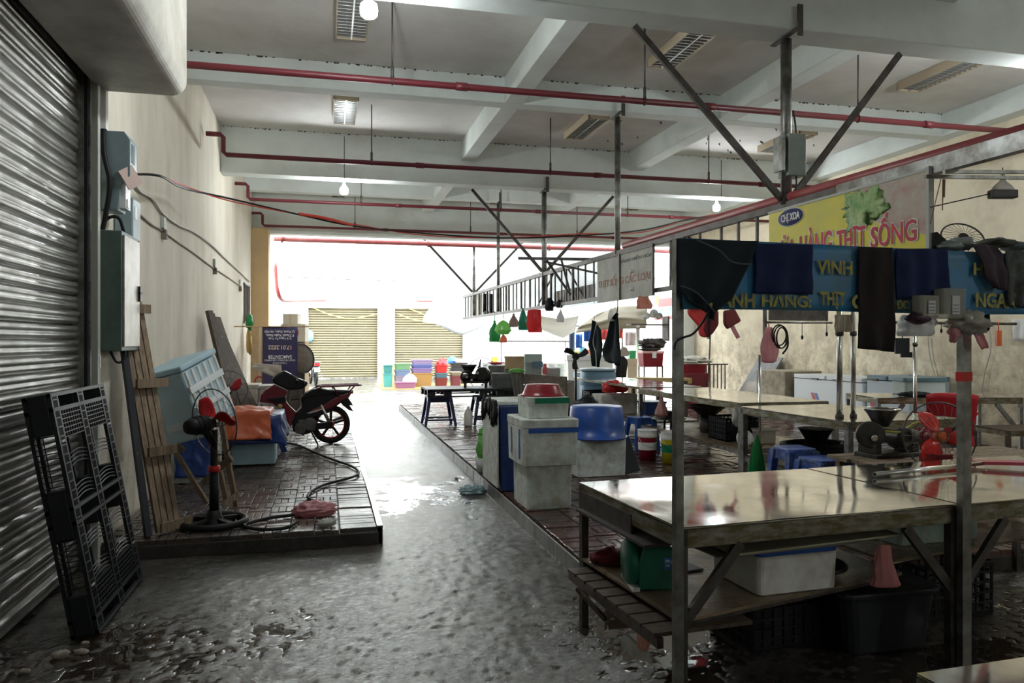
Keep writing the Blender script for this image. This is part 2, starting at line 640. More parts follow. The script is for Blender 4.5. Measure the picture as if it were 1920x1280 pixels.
def paving(par, x0, x1, y0, y1, ztop, m, edge, jseed, nearest):
    """basket weave field and a border course along the x edge; the nearest ones become brick objects"""
    R = random.Random(jseed)
    S, g = .186, .006
    cells = []
    bw = .30
    bx0, bx1 = (x1 - bw, x1 - .015) if edge > 0 else (x0 + .015, x0 + bw)
    y = y0 + .01
    while y < y1 - .08:
        cells.append(((bx0 + bx1) / 2, y + .042, bx1 - bx0 - g, .084 - g))
        y += .084
    fx0, fx1 = (x0, x1 - bw - .004) if edge > 0 else (x0 + bw + .004, x1)
    nx, ny = int((fx1 - fx0) / S), int((y1 - y0) / S)
    for i in range(nx):
        for j in range(ny):
            cx = (fx1 - (i + .5) * S) if edge > 0 else (fx0 + (i + .5) * S)
            cy = y0 + (j + .5) * S
            for k in (-1, 0, 1):
                if (i + j) % 2:
                    cells.append((cx, cy + k * S / 3, S - g, S / 3 - g))
                else:
                    cells.append((cx + k * S / 3, cy, S / 3 - g, S - g))

    def size(c):
        d = Vector((c[0], c[1], 0)).dot(Vector((SY, CY, 0)))
        r = Vector((c[0], c[1], 0)).dot(Vector((CY, -SY, 0)))
        if d < .5 or abs(r / d) > .69 or (1.45 / d) > .46 or hidden(c):
            return 1e9
        return d
    cells.sort(key=size)
    pool = {}
    rest = MB()
    for n_, c in enumerate(cells):
        z = ztop + R.uniform(-.006, .004)
        if n_ < nearest and size(c) < 1e8:
            k = (round(c[2], 3), round(c[3], 3))
            if k not in pool:
                hx, hy = c[2] / 2, c[3] / 2
                b = .004
                mb = MB()
                mb.add([(-hx, -hy, -.05), (hx, -hy, -.05), (hx, hy, -.05), (-hx, hy, -.05), (-hx, -hy, -b), (hx, -hy, -b), (hx, hy, -b), (-hx, hy, -b),
                        (-hx + b, -hy + b, 0), (hx - b, -hy + b, 0), (hx - b, hy - b, 0), (-hx + b, hy - b, 0)],
                       [(0, 1, 5, 4), (1, 2, 6, 5), (2, 3, 7, 6), (3, 0, 4, 7), (4, 5, 9, 8), (5, 6, 10, 9), (6, 7, 11, 10), (7, 4, 8, 11), (8, 9, 10, 11)])
                pool[k] = mb.mesh('brick', m)
            o = bpy.data.objects.new('brick', pool[k])
            COL.objects.link(o)
            o.parent = par
            o.location = (c[0], c[1], z)
            o.rotation_euler = (R.uniform(-.012, .012), R.uniform(-.012, .012), R.uniform(-.01, .01))
        else:
            hx, hy = c[2] / 2, c[3] / 2
            tx, ty = R.uniform(-.012, .012), R.uniform(-.012, .012)
            rest.add([(c[0] + a * hx, c[1] + b_ * hy, z + (tx * b_ * hy + ty * a * hx if zz else -.04)) for zz in (0, 1) for a, b_ in ((-1, -1), (1, -1), (1, 1), (-1, 1))],
                     [(0, 1, 5, 4), (1, 2, 6, 5), (2, 3, 7, 6), (3, 0, 4, 7), (4, 5, 6, 7)])
    pt(par, 'far_brick_paving', m, rest, kind='stuff')


def hidden(c):
    x, y = c[0], c[1]
    if x > 1.4 and y < 5.0:      # beneath the near meat table
        return y < 4.2
    return False


PLX1, PRX0 = .40, 1.64
pl = struct('left_platform', m_slab, MB().bx(XL, 6.0, 0, PLX1, 17.8, .115), bev=.012)
paving(pl, XL + .01, PLX1, 6.0, 17.8, .15, m_brickl, 1, 3, 300)
pr = struct('right_platform', m_slab, MB().bx(PRX0, 4.3, 0, XR, 17.8, .115), bev=.012)
paving(pr, PRX0, XR - .01, 4.3, 17.8, .15, m_brick, -1, 4, 300)
# metal edging strip on the left platform
es = MB()
R_ = random.Random(5)
pts = [(PLX1 + .005 + R_.uniform(-.008, .008), 6.0 + i * .9, .152 + R_.uniform(-.004, .006)) for i in range(11)]
for a, b in zip(pts[:-1], pts[1:]):
    es.bar(a, b, .045, .012).bar((a[0] + .02, a[1], .08), (b[0] + .02, b[1], .08), .006, .14)
pt(pl, 'edge_strip', mat('worn_edge_strip', (.42, .42, .40), .3, .8, dirt=(.10, .09, .08), damt=.5, dscale=5), es)
# kerb tiles on the face of the right platform
kt = MB().bx(-.012, .004, -.062, .0, .196, .062).mesh('kerb_tile', mat('kerb_tile_grey', (.17, .165, .15), .3, dirt=(.06, .055, .05), damt=.55, dscale=4, wpos=True))
for i in range(67):
    o = bpy.data.objects.new('kerb_tile', kt)
    COL.objects.link(o)
    o.parent = pr
    o.location = (PRX0 + random.uniform(-.003, .002), 4.3 + i * .2, .07)
gl = MB()
for i in range(67):
    gl.bx(PRX0 - .013, 4.3 + i * .2 - .004, .006, PRX0 + .002, 4.3 + i * .2 + .004, .135)
gl.bar((PRX0 - .012, 4.3, .135), (PRX0 - .012, 17.7, .135), .006, .008).bar((PRX0 - .012, 4.3, .008), (PRX0 - .012, 17.7, .008), .008, .01)
pt(pr, 'grout_line', mat('pale_grout', (.50, .50, .47), .6), gl)

# ---------------------------------------------------------------- near roller shutter on the left (door_1)
m_shut = mat('shutter_galvanised', (.50, .50, .48), .33, .85, dirt=(.27, .26, .24), damt=.35, dscale=6, stretch=(1, .35, 1), rvar=.08)
d1 = struct('door_1', m_dsteel, MB().bx(XL - .14, 1.0, 0, XL - .12, 5.9, 3.62))
prof = [(-.012, 0), (.010, .003), (.019, .010), (.022, .022), (.018, .036), (.021, .044), (.022, .054), (.016, .064), (.004, .068), (-.012, .070), (-.014, .075)]
prof = [(-.03, 0), (-.03, .003), (.004, .005), (.012, .011), (.015, .022), (.013, .034), (.009, .041), (.013, .048), (.018, .060), (.018, .074), (.012, .086), (-.03, .090), (-.03, .100)]
sl = MB()
seg = [1.0 + (5.86 - 1.0) * i / 6 for i in range(7)]
for k, y in enumerate(seg):
    pass
vs = [(x, y, z) for y in seg for x, z in prof]
n = len(prof)
fs = [(a * n + b, a * n + b + 1, (a + 1) * n + b + 1, (a + 1) * n + b) for a in range(len(seg) - 1) for b in range(n - 1)]
sl.add(vs, [tuple(reversed(f)) for f in fs], True)
slm = sl.mesh('slat', m_shut)
for i in range(36):
    o = bpy.data.objects.new('slat', slm)
    COL.objects.link(o)
    o.parent = d1
    o.location = (XL - .085 + random.uniform(-.004, .004), 0, .02 + i * .100)
    o.rotation_euler = (0, random.uniform(-.05, .05), random.uniform(-.0012, .0012))
pt(d1, 'guide_rail', m_steel, MB().bx(XL - .12, 5.82, 0, XL + .005, 5.835, 3.62))
pt(d1, 'guide_channel', mat('pale_rail', (.50, .52, .47), .5), MB().bx(XL - .12, 5.90, 0, XL + .03, 5.96, 3.62))
pt(d1, 'guide_edge_bracket', m_black, MB().bx(XL - .03, 5.80, 0, XL - .01, 5.815, 3.62))
# painted housing of the shutter roll
hp = [(XL + .006, 3.42), (-1.12, 3.42)] + [(-1.12 + .11 * math.sin(a), 3.53 - .11 * math.cos(a)) for a in [math.radians(q) for q in range(10, 91, 10)]] + [(-1.01, 4.94), (XL + .006, 4.94)]
hm = MB()
Mh = Matrix.Translation((0, 0, 0))
nh = len(hp)
hm.add([(x, .9, z) for x, z in hp] + [(x, 6.05, z) for x, z in hp], [tuple(range(nh)), tuple(reversed(range(nh, 2 * nh)))])
hm.add([(x, .9, z) for x, z in hp] + [(x, 6.05, z) for x, z in hp], [((j + 1) % nh, j, nh + j, nh + (j + 1) % nh) for j in range(nh)])
one('shutter_roll_housing', 'cream painted metal housing with a rounded edge above the big grey roller shutter', 'shutter housing',
    mat('housing_paint', (.55, .53, .46), .45, dirt=(.32, .30, .25), damt=.35, dscale=2), hm)

# ---------------------------------------------------------------- outside: shop fronts over the lane
m_fac = mat('facade_white', (.86, .87, .85), .8, dirt=(.74, .75, .73), damt=.3, dscale=.6, wpos=True)
YF = 33.0
fx = [onY(578, 640, YF).x, onY(708, 640, YF).x, onY(740, 640, YF).x, onY(868, 640, YF).x]
zt = 3.05
fac = MB().bx(-9, YF, 0, fx[0], YF + .3, zt).bx(fx[1], YF, 0, fx[2], YF + .3, zt).bx(fx[3], YF, 0, 32, YF + .3, zt).bx(-9, YF, zt, 32, YF + .3, 9)
fac.bx(-9, YF - .12, 3.55, 32, YF, 3.72).bx(-9, YF - .3, 4.6, 32, YF, 4.72)
struct('shop_row_facade', m_fac, fac)
struct('side_building', m_fac, MB().bx(-9.3, 19.5, 0, -4.6, YF, 7.5))
m_cs = mat('cream_shutter', (.205, .178, .108), .55, dirt=(.18, .155, .095), damt=.3, dscale=2)
for k, (a, b) in enumerate(((fx[0], fx[1]), (fx[2], fx[3]))):
    sh = MB()
    ns = 30
    pr_ = []
    for i in range(ns):
        z0 = i * zt / ns
        pr_ += [(.04, z0), (-.03, z0 + .020), (-.035, z0 + .05), (-.03, z0 + zt / ns - .028), (.04, z0 + zt / ns - .010)]
    vs = [(x, YF + .16 + y, z) for x in (a, b) for y, z in pr_]
    n = len(pr_)
    sh.add(vs, [(j, n + j, n + j + 1, j + 1) for j in range(n - 1)])
    d = struct('door_%d' % (k + 2), m_cs, sh)
    pt(d, 'bottom_rail', m_steel, MB().bx(a, YF + .08, 0, b, YF + .16, .07))
    pt(d, 'frame', mat('frame_white', (.8, .8, .78), .6), MB().bx(a - .06, YF - .03, 0, a, YF + .1, zt + .05).bx(b, YF - .03, 0, b + .06, YF + .1, zt + .05).bx(a, YF - .03, zt, b, YF + .1, zt + .06))
p0, p1 = onY(518, 577, YF - .2), onY(562, 662, YF - .2)
wn = struct('window_1', mat('window_frame_grey', (.55, .58, .6), .5), MB().bx(p0.x, YF - .06, p1.z, p1.x, YF, p0.z))
pt(wn, 'pane', mat('pane_pale', (.7, .8, .85), .15), MB().bx(p0.x + .08, YF - .075, p1.z + .08, p1.x - .08, YF - .06, p0.z - .08))
# ================================================================ OVERHEAD
m_fix = mat('fixture_housing', (.60, .50, .36), .6)
m_louv = mat('louvre_aluminium', (.55, .56, .55), .25, .8)


def fixture(x, y, label, L=1.18, W=.30):
    t = th('louvre_ceiling_lamp', label, 'lamp', x, y, 4.84, 0, 'unlit louvre lamps on the ceiling')
    b = MB()
    b.bx(-W / 2, -L / 2, .07, W / 2, L / 2, .105).bx(-W / 2, -L / 2, 0, -W / 2 + .012, L / 2, .07).bx(W / 2 - .012, -L / 2, 0, W / 2, L / 2, .07)
    b.bx(-W / 2, -L / 2, 0, W / 2, -L / 2 + .012, .07).bx(-W / 2, L / 2 - .012, 0, W / 2, L / 2, .07)
    pt(t, 'housing', m_fix, b)
    lv = MB()
    for i in range(1, 15):
        yy = -L / 2 + i * L / 15
        lv.bx(-W / 2 + .014, yy - .004, .002, W / 2 - .014, yy + .004, .045)
    lv.bx(-.008, -L / 2 + .014, .0, .008, L / 2 - .014, .05)
    pt(t, 'louvre_grid', m_louv, lv)
    tb = MB()
    for s in (-.07, .07):
        tb.tube([(s, -L / 2 + .05, .055), (s, L / 2 - .05, .055)], .013, 8)
    pt(t, 'lamp_tube', mat('dead_tube', (.45, .47, .47), .4), tb)
    return t


rows = ['over the shutter end of the market', 'in the second ceiling bay', 'in the third ceiling bay', 'in the bay by the street']
cols = ['near the left wall', 'above the ladder-like truss', 'toward the right wall']
for j, y in enumerate((7.75, 11.0, 14.3, 16.95)):
    for i, x in enumerate((.26, 3.86, 7.33)):
        fixture(x, y, 'unlit louvred ceiling lamp %s, %s' % (rows[j], cols[i]), L=1.18 if j != 0 else 1.15, W=.33 if j < 2 else .3)

m_glow = mat('lit_bulb_glass', (1, 1, 1), .3, emit=(.93, .98, 1.0), estr=380)
for x, y, z, lab in ((6.98, -1.35, 4.1, 'added fill bulb, out of view behind the viewer on the wall side'), (3.6, -8.0, 4.1, 'added fill bulb, out of view far behind the viewer'), (.31, 5.78, 4.1, 'lit white bulb under the nearest main beam'), (.28, 12.65, 4.07, 'lit white bulb under the second main beam by the left wall'),  # both bulbs behind the viewer are added as unseen fill light
                     (6.98, 12.65, 4.07, 'lit white bulb under the second main beam above the meat banner'), (6.98, 5.78, 4.1, 'lit white bulb under the nearest main beam by the right wall')):
    t = th('light_bulb', lab, 'light bulb', x, y, z - .07)
    pt(t, 'globe', m_glow, MB().lathe([(.001, 0), (.045, .004), (.062, .02), (.066, .07), (.06, .10), (.035, .12)], n=20))
    pt(t, 'socket', m_white, MB().lathe([(.036, .12), (.03, .15), (.02, .185), (.02, .20)], n=14))
    if y > 10:
        pt(t, 'wire', m_black, MB().tube([(0, 0, .2), (0, -.17, .21), (0, -.17, .55), (0, -.17, .9)], .005, 5))

# sprinkler pipes on hanger rods
names = ['in the first bay', 'in the second bay', 'in the third bay', 'just inside the street opening']
for j, y in enumerate((7.4, 10.85, 14.15, 17.3)):
    t = th('sprinkler_pipe', 'dark red sprinkler pipe crossing under the ceiling ' + names[j], 'pipe', XL, y, 0, 0)
    r = .033 if j < 2 else .03
    z1, z0 = 4.39, 4.12
    p = [(.03, 0, z1), (.21, 0, z1), (.25, 0, z1 - .04), (.25, 0, z0 + .04), (.29, 0, z0), (XR - XL - .03, 0, z0)]
    pt(t, 'pipe', m_redpipe, MB().tube(p, r, 10))
    for x in (2.9, 5.6, 8.4):
        pt(t, 'coupling', m_redpipe, MB().tube([(x - .06, 0, z0), (x + .06, 0, z0)], r * 1.25, 10))
    for x in (.62, 3.25, 5.85):
        xx = x - XL
        bz = 4.94
        pt(t, 'hanger_rod', m_dsteel, MB().tube([(xx, 0, z0 + .12), (xx, 0, bz)], .009, 6).lathe([(.02, z0 + .03), (.016, z0 + .07), (.018, z0 + .14), (.008, z0 + .16)], (xx, 0, 0), n=8).ring((xx, 0, z0), r * 1.15, .007, (1, 0, 0), 14, 5))
t = th('main_pipe', 'thick pink-red fire main crossing the top of the street opening', 'pipe', -1.18, 18.3, 3.97)
pt(t, 'pipe', m_redpipe2, MB().tube([(0, 0, 0), (5.2, 0, 0), (10, 0, 0)], .06, 12))
pt(t, 'clamp', m_redpipe2, MB().tube([(.16, 0, 0), (.2, 0, 0)], .09, 12).tube([(3.55, 0, 0), (3.6, 0, 0)], .085, 12).tube([(6.6, 0, 0), (6.65, 0, 0)], .085, 12))
one('downpipe', 'pink-red pipe dropping by the street opening, then crossing above the cream shutters', 'pipe', m_redpipe2,
    MB().tube(cable([onY(516, 492, 19.2), onY(518, 530, 19.2), onY(523, 553, 19.3), onY(529, 561, 20.0), onY(540, 563, 22), onY(600, 563, YF - .15), onY(812, 564, YF - .15)], k=4), .05, 8))
# longitudinal main along the truss
TX = 3.70
one('truss_pipe', 'long pink-red pipe lying along the top rail of the ladder-like truss', 'pipe', m_redpipe2, MB().tube([(trx(9.25) + .02, 9.25, 2.85), (trx(6) + .02, 6, 2.84), (trx(1.5) + .02, 1.5, 2.80)], .045, 12))

# ---- ladder truss
t = th('ladder_truss', 'long rusty steel ladder-like truss hung lengthwise over the stalls', 'truss', TRX, 0, 0, math.atan(TRS))
ytr0, ytr1 = 2.2, 19.6
pt(t, 'top_rail', m_dsteel, MB().bx(-.03, ytr0, 2.74, .03, ytr1, 2.80))
pt(t, 'near_channel', m_steel, MB().bx(-.035, ytr0, 2.70, .035, 5.1, 2.81))
pt(t, 'bottom_rail', m_dsteel, MB().bx(-.025, 5.0, 2.18, .025, ytr1, 2.23))
rr = random.Random(3)
y = 5.1
gaps = []
while y < ytr1:
    lean = rr.uniform(-.03, .03)
    pt(t, 'baluster', m_dsteel, MB().bar((0, y, 2.2), (0, y + lean * .3, 2.76), .022 if rr.random() < .8 else .035))
    y += rr.choice((.24, .3, .34, .22)) * (1.4 if y < 9.5 else 1)
for (ya, yb) in ((6.6, 7.6), (10.7, 11.5), (13.2, 12.2)):
    pt(t, 'brace', m_dsteel, MB().bar((.03, ya, 2.2), (.03, yb, 2.76), .02))
# hanging posts and V braces
for y, ztop, r, lab, br in ((5.78, 4.2, .048, 'thick steel post hanging from the nearest main beam above the yellow meat banner', True), (9.44, 4.58, .04, 'steel post hanging from the first shallow cross beam to the truss', False),
                            (12.65, 4.2, .045, 'steel post with crossed braces hanging from the second main beam', True), (15.9, 4.55, .035, 'thin steel post hanging from the shallow beam near the street', False),
                            (18.35, 4.0, .04, 'steel post with crossed braces just outside the street opening', True)):
    t = th('hanging_post', lab, 'post', trx(y), y, 0)
    pt(t, 'tube', m_steel, MB().tube([(0, 0, 2.24 if y > 6 else 2.78), (0, 0, ztop)], r, 10))
    if y < 18:
        pt(t, 'hook_plate', m_dsteel, MB().bar((-.02, -.20, ztop + .02), (.0, .20, ztop + .02), .05, .012).bar((0, -.2, ztop - .04), (0, -.2, ztop + .22), .05, .012))
    if br:
        w_ = 1.28 if y < 18 else 1.4
        zb = ztop - .02 if y < 18 else 4.25
        for s in (-1, 1):
            w2 = w_ * (1.1 if s < 0 else .9) if y < 7 else w_
            pt(t, 'brace', m_dsteel, MB().bar((s * .04, 0, 2.82), (s * w2, 0, zb), .035, .05))
# pole box
p = onY(1487, 290, 5.72)
t = th('pole_meter_box', 'pale grey-green electric box strapped to the thick hanging post', 'electric box', p.x, p.y, p.z - .17)
pt(t, 'housing', mat('grey_green_enamel', (.30, .36, .33), .45, dirt=(.2, .24, .22), damt=.3), MB().box(.03, .06, .17, .17, .16, .36), bev=.006)
pt(t, 'side_flap', m_steel, MB().box(-.10, .05, .18, .03, .13, .30))
pt(t, 'strap', m_chrome, MB().ring((trx(5.78) - p.x, .06, .34), .055, .008, n=16).ring((trx(5.78) - p.x, .06, .03), .055, .008, n=16))
pt(t, 'cable', m_black, MB().tube(cable([(.0, .0, .55), (.02, 0, .45), (.03, 0, .35)]), .008, 6).tube(cable([(.03, 0, 0), (.01, -.03, -.12), (.0, -.02, -.3)]), .007, 6))

# red and black cable slung from the left wall to the truss
pc = [onX(246, 327, XL + .02), onX(300, 330, XL + .25)] + [at(345, 353, 7.6), at(430, 372, 8.6), at(560, 402, 9.6), at(660, 423, 10.2), at(790, 437, 10.8), at(940, 446, 11.2), at(1080, 442, 11), at(1200, 432, 10), at(1300, 410, 8.5), at(1440, 395, 6.8)]
t = th('slung_cable', 'black and red cable slung from the left wall across to the truss', 'cable', 0, 0, 0)
pt(t, 'black_cable', m_black, MB().tube(cable(pc), .011, 6))
rp_ = [Vector(p) + Vector((0, 0, .03 * math.sin(i * 2.1))) for i, p in enumerate(pc[1:])]
pt(t, 'red_tape', mat('red_tape', (.75, .08, .05), .4), MB().tube(cable(rp_), .008, 5).tube(cable([at(560, 401, 9.6), at(610, 409, 9.8), at(660, 422, 10.2)]), .02, 5))

# ================================================================ LEFT WALL FITTINGS
m_gg = mat('green_grey_enamel', (.10, .15, .13), .45, dirt=(.07, .10, .09), damt=.4, dscale=4)
m_door = mat('scratched_door_sheet', (.36, .34, .30), .35, .3, dirt=(.25, .22, .17), damt=.5, dscale=6)
y0, y1, xf, z0, z1 = 6.0, 6.50, -1.44, 1.53, 2.405
t = th('electric_cabinet', 'big wall cabinet with dark green side and scratched pale door beside the grey shutter', 'electric cabinet', XL, y0, z0)
pt(t, 'case', m_gg, MB().bx(.004, 0, 0, xf - XL, y1 - y0, z1 - z0), bev=.006)
pt(t, 'door', m_door, MB().bx(xf - XL, .02, .03, xf - XL + .015, y1 - y0 - .02, z1 - z0 - .03), bev=.004)
pt(t, 'latch', m_black, MB().bx(xf - XL + .015, y1 - y0 - .07, .38, xf - XL + .03, y1 - y0 - .05, .5).bx(xf - XL + .015, y1 - y0 - .08, .44, xf - XL + .035, y1 - y0 - .02, .455))
pt(t, 'cable_loop', m_blackr, MB().tube(cable([(.06, .1, 0), (.10, .1, -.08), (.14, .12, -.07), (.15, .14, 0)]), .009, 6))
pt(t, 'top_cable', m_blackr, MB().tube(cable([(.02, .06, z1 - z0), (.05, .06, z1 - z0 + .09), (.12, .08, z1 - z0 + .1), (.15, .1, z1 - z0)]), .012, 6))
y0, y1, z0, z1 = 6.07, 6.27, 2.56, 3.14
m_bg = mat('blue_grey_enamel', (.27, .35, .37), .4, dirt=(.22, .29, .31), damt=.3)
t = th('meter_box', 'tall blue-grey meter box above the big cabinet with a pink paper tag', 'electric box', XL, y0, z0)
mb = MB()
pf = [(.004, 0), (.15, .0), (.15, .0), (.17, .16), (.19, .25), (.19, .55), (.15, .58), (.004, .58)]
pf = [(.004, 0), (.12, 0), (.14, .19), (.20, .26), (.20, .52), (.16, .58), (.004, .58)]
n = len(pf)
mb.add([(x, 0, z) for x, z in pf] + [(x, .2, z) for x, z in pf], [tuple(range(n)), tuple(reversed(range(n, 2 * n)))] + [((j + 1) % n, j, n + j, n + (j + 1) % n) for j in range(n)])
pt(t, 'case', m_bg, mb, bev=.005)
pt(t, 'clear_cover', m_white, MB().bx(.125, .02, .02, .165, .16, .20).bx(.165, .04, .03, .175, .09, .09))
pt(t, 'window', mat('meter_window', (.25, .32, .34), .1), MB().bx(.2, .04, .36, .204, .12, .50))
pt(t, 'paper_tag', mat('pink_paper', (.62, .46, .40), .7), MB().bar((.16, -.012, .215), (.235, .05, .28), .012, .15))
pt(t, 'thick_cable', m_blackr, MB().tube(cable([(.03, -.03, 1.0), (.03, -.03, .45), (.07, -.03, .2), (.04, -.02, -.05), (.02, -.02, -.15)]), .018, 8))
t = th('small_meter_box', 'small blue-grey box with a chamfered lower edge just right of the meter box', 'electric box', XL, 6.42, 2.40)
pt(t, 'case', m_bg, MB().bx(.004, 0, 0.0, .14, .25, .32), bev=.012)
pt(t, 'window', m_white, MB().bx(.14, .05, .16, .144, .12, .26))
t = th('switch_box', 'narrow grey-green switch box at the lower right corner of the big cabinet', 'electric box', XL, 6.56, 1.57)
pt(t, 'case', m_gg, MB().bx(.004, 0, 0, .12, .16, .30), bev=.004)
pt(t, 'switch', m_black, MB().bx(.12, .05, .1, .13, .1, .19))
pt(t, 'cable', m_black, MB().tube(cable([(.05, .08, .3), (.1, .1, .38), (.12, .12, .5), (.06, .02, .68), (-0.0 + .02, -.1, .85)]), .007, 6))
one('wall_conduit', 'white plastic trunking rising up the left wall to the roll housing', 'conduit', m_white, MB().bx(XL + .003, 6.02, 3.14, XL + .05, 6.08, 3.42).bx(XL + .003, 6.12, 3.14, XL + .03, 6.15, 4.2))
m_wire = mat('pale_cable', (.45, .42, .36), .5)
one('white_cable', 'pale cable drooping from the meter box along the left wall', 'cable', m_wire,
    MB().tube(cable([onX(u, v, XL + .02) for u, v in ((246, 335), (262, 358), (285, 372), (305, 400), (335, 422), (362, 434), (395, 458), (425, 487), (452, 512), (468, 528))]), .013, 6))
one('socket_wire', 'brown wire clipped along the left wall between the small sockets', 'cable', mat('brown_wire', (.25, .2, .15), .6),
    MB().tube(cable([onX(u, v, XL + .012) for u, v in ((258, 398), (283, 420), (303, 432), (335, 455), (360, 472), (400, 502), (425, 518), (447, 534))]), .010, 6))
for u, v, lab in ((303, 418, 'closest to the meter boxes'), (400, 493, 'in the middle of the left wall'), (448, 530, 'farthest along the left wall')):
    p = onX(u, v, XL)
    t = th('wall_socket', 'small grey wall socket ' + lab, 'socket', p.x, p.y, p.z)
    pt(t, 'plate', mat('socket_grey', (.42, .45, .42), .5), MB().bx(.003, -.05, -.06, .035, .05, .06), bev=.004)
    pt(t, 'plug', mat('socket_dark', (.18, .15, .12), .6), MB().bx(.003, -.03, -.16, .05, .04, -.07).tube(cable([(.02, -.05, -.05), (.05, 0, -.12), (.02, .06, -.03)]), .008, 5))
p = onX(172, 680, XL + .03)
one('house_number_sticker', 'small white sticker with black marks below the big cabinet', 'sticker', m_white, MB().bx(XL + .032, 5.93 - .0, p.z - .04, XL + .034, 5.958, p.z + .045))

# ================================================================ FLOOR ITEMS LEFT
# black plastic pallet leaning on the shutter
u_ = Vector((-.24, 0, 1.30)).normalized()         # up along the pallet
n_ = Vector((1.30, 0, .24)).normalized()          # out of its face, towards the aisle
Mp = Matrix(((0, u_.x, n_.x, -1.19), (1, u_.y, n_.y, 4.5), (0, u_.z, n_.z, .025), (0, 0, 0, 1)))
# local axes: x along Y (width 1.0), y up the face (height 1.32), z out of the face (0 = front skin, -0.14 back)
t = th('plastic_pallet', 'black plastic pallet standing on edge against the grey roller shutter', 'pallet', 0, 0, 0)
H, W, TH = 1.32, 1.0, .14
fr = MB(Mp)
for x in (0, .435, .89):
    for z in (-.02, -TH):
        fr.bx(x, 0, z, x + .022, H, z + .02).bx(x + .088, 0, z, x + .11, H, z + .02)
for y_ in (0, .60, H - .10):
    fr.bx(0, y_, -.02, W, y_ + .02, 0).bx(0, y_ + .08, -.02, W, y_ + .1, 0).bx(0, y_, -TH, W, y_ + .02, -TH + .02).bx(0, y_ + .08, -TH, W, y_ + .1, -TH + .02)
pt(t, 'frame', m_black, fr)
for x in (0, .435, .89):
    for (ya, yb) in ((0, .22), (.52, .80), (H - .22, H)):
        pt(t, 'block', m_black, MB(Mp).bx(x, ya, -TH + .02, x + .11, yb, -.021), bev=.008)
for xa, xb, tagn in ((.11, .435, 'a'), (.545, .89, 'b')):
    for ya, yb, dense in ((.1, .25, 1), (.62, 1.0 - .1, 0), (H - .25, H - .1, 1)):
        g_ = MB(Mp)
        if dense:
            for i in range(7):
                yy = ya + (yb - ya) * i / 6
                g_.bx(xa, yy - .003, -.018, xb, yy + .003, -.002)
            for i in range(9):
                xx = xa + (xb - xa) * i / 8
                g_.bx(xx - .003, ya, -.018, xx + .003, yb, -.002)
        else:
            for gy in (.26, .44, .72, .90):
                g_.tube([(xa + .03, gy - .01, -.012), (xa + .03, gy + .08, -.012)], .003, 4)
                for i in range(4):
                    a = [(xa + (xb - xa) * k / 6, gy + i * .022 + .018 * math.sin(PI * k / 6), -.01) for k in range(7)]
                    g_.tube(a, .004, 4)
        pt(t, 'deck_grille', m_black, g_)
for x in (0, .435, .89):
    g_ = MB(Mp)
    for k in range(26):
        yy = .03 + k * .05
        g_.bx(x + .02, yy, -.018, x + .09, yy + .007, .001)
    for dx in (.036, .055, .074):
        g_.bx(x + dx - .002, 0, -.018, x + dx + .002, H, 0)
    pt(t, 'runner_lattice', m_black, g_)
for ya in (.26, .82):
    g_ = MB(Mp)
    for k in range(10):
        g_.bx(.0, ya + k * .03, -TH + .02, .006, ya + .005 + k * .03, -.02)
    g_.bx(0, ya, -TH + .06, .006, ya + .275, -TH + .065)
    pt(t, 'side_grille', m_black, g_)
hl = MB(Mp)
for x in (.0, .89):
    hl.bx(x + .03, .25, -.012, x + .08, .262, .003).bx(x + .03, 1.05, -.012, x + .08, 1.062, .003)
pt(t, 'worn_edge', mat('worn_black_edge', (.35, .35, .34), .5), hl)

# rubble bits on the floor
m_stone = mat('rubble', (.36, .32, .28), .8, dirt=(.22, .18, .15), damt=.5, dscale=20)
for i, (u, v, s, lab) in enumerate(((115, 1232, .045, 'pale chunk of rubble below the foot of the pallet'), (152, 1226, .032, 'pinkish rubble chip beside the pale chunk'), (160, 1208, .022, 'small grey pebble at the corner of the pallet'), (45, 1262, .028, 'lone stone chip at the lower left corner'), (46, 1224, .012, 'tiny white crumb near the shutter foot'))):
    p = G(u, v)
    one('rubble_chunk', lab, 'rubble', m_stone, MB().blob((0, 0, s * .35), s, s * .7, s * .5, .35, 1.8, 10, 7, i * 7), (p.x, p.y, 0))

# dark plank and the slatted wooden rack leaning on the left wall
base = Vector((-1.13, 6.12, .155))
top = Vector((-1.56, 6.55, 1.92))
t = th('dark_plank', 'long dark blue-black plank leaning on the left wall beside the wooden rack', 'plank', 0, 0, 0)
pt(t, 'board', mat('blue_black_board', (.02, .025, .035), .5), MB().bar((-1.28, 6.08, .155), (-1.53, 6.40, 1.62), .10, .04, up=(1, .5, .3)))
pt(t, 'hinge', m_chrome, MB().box(-1.37, 6.17, .75, .012, .02, .05))
t = th('wooden_rack', 'tall raw wooden slatted rack leaning on the left wall below the cabinet', 'rack', 0, 0, 0)
ax = Vector((.22, .30, 0)).normalized()
d_ = (Vector((-1.42, 6.62, 1.93)) - Vector((-1.06, 6.26, .155)))
for i in range(4):
    o_ = ax * (i * .058)
    b0 = Vector((-1.22, 6.16, .165)) + o_
    pt(t, 'slat', m_wood, MB().bar(b0, b0 + d_ * (.96 + .03 * (i % 2)), .053, .022, up=(1, -.6, .4)))
for f, wd in ((.02, .27), (.33, .24), (.62, .27), (.95, .22)):
    c = Vector((-1.20, 6.135, .165)) + d_ * f + Vector((.03, -.02, .01))
    pt(t, 'batten', m_wood, MB().bar(c - ax * .03, c + ax * wd, .02, .07))

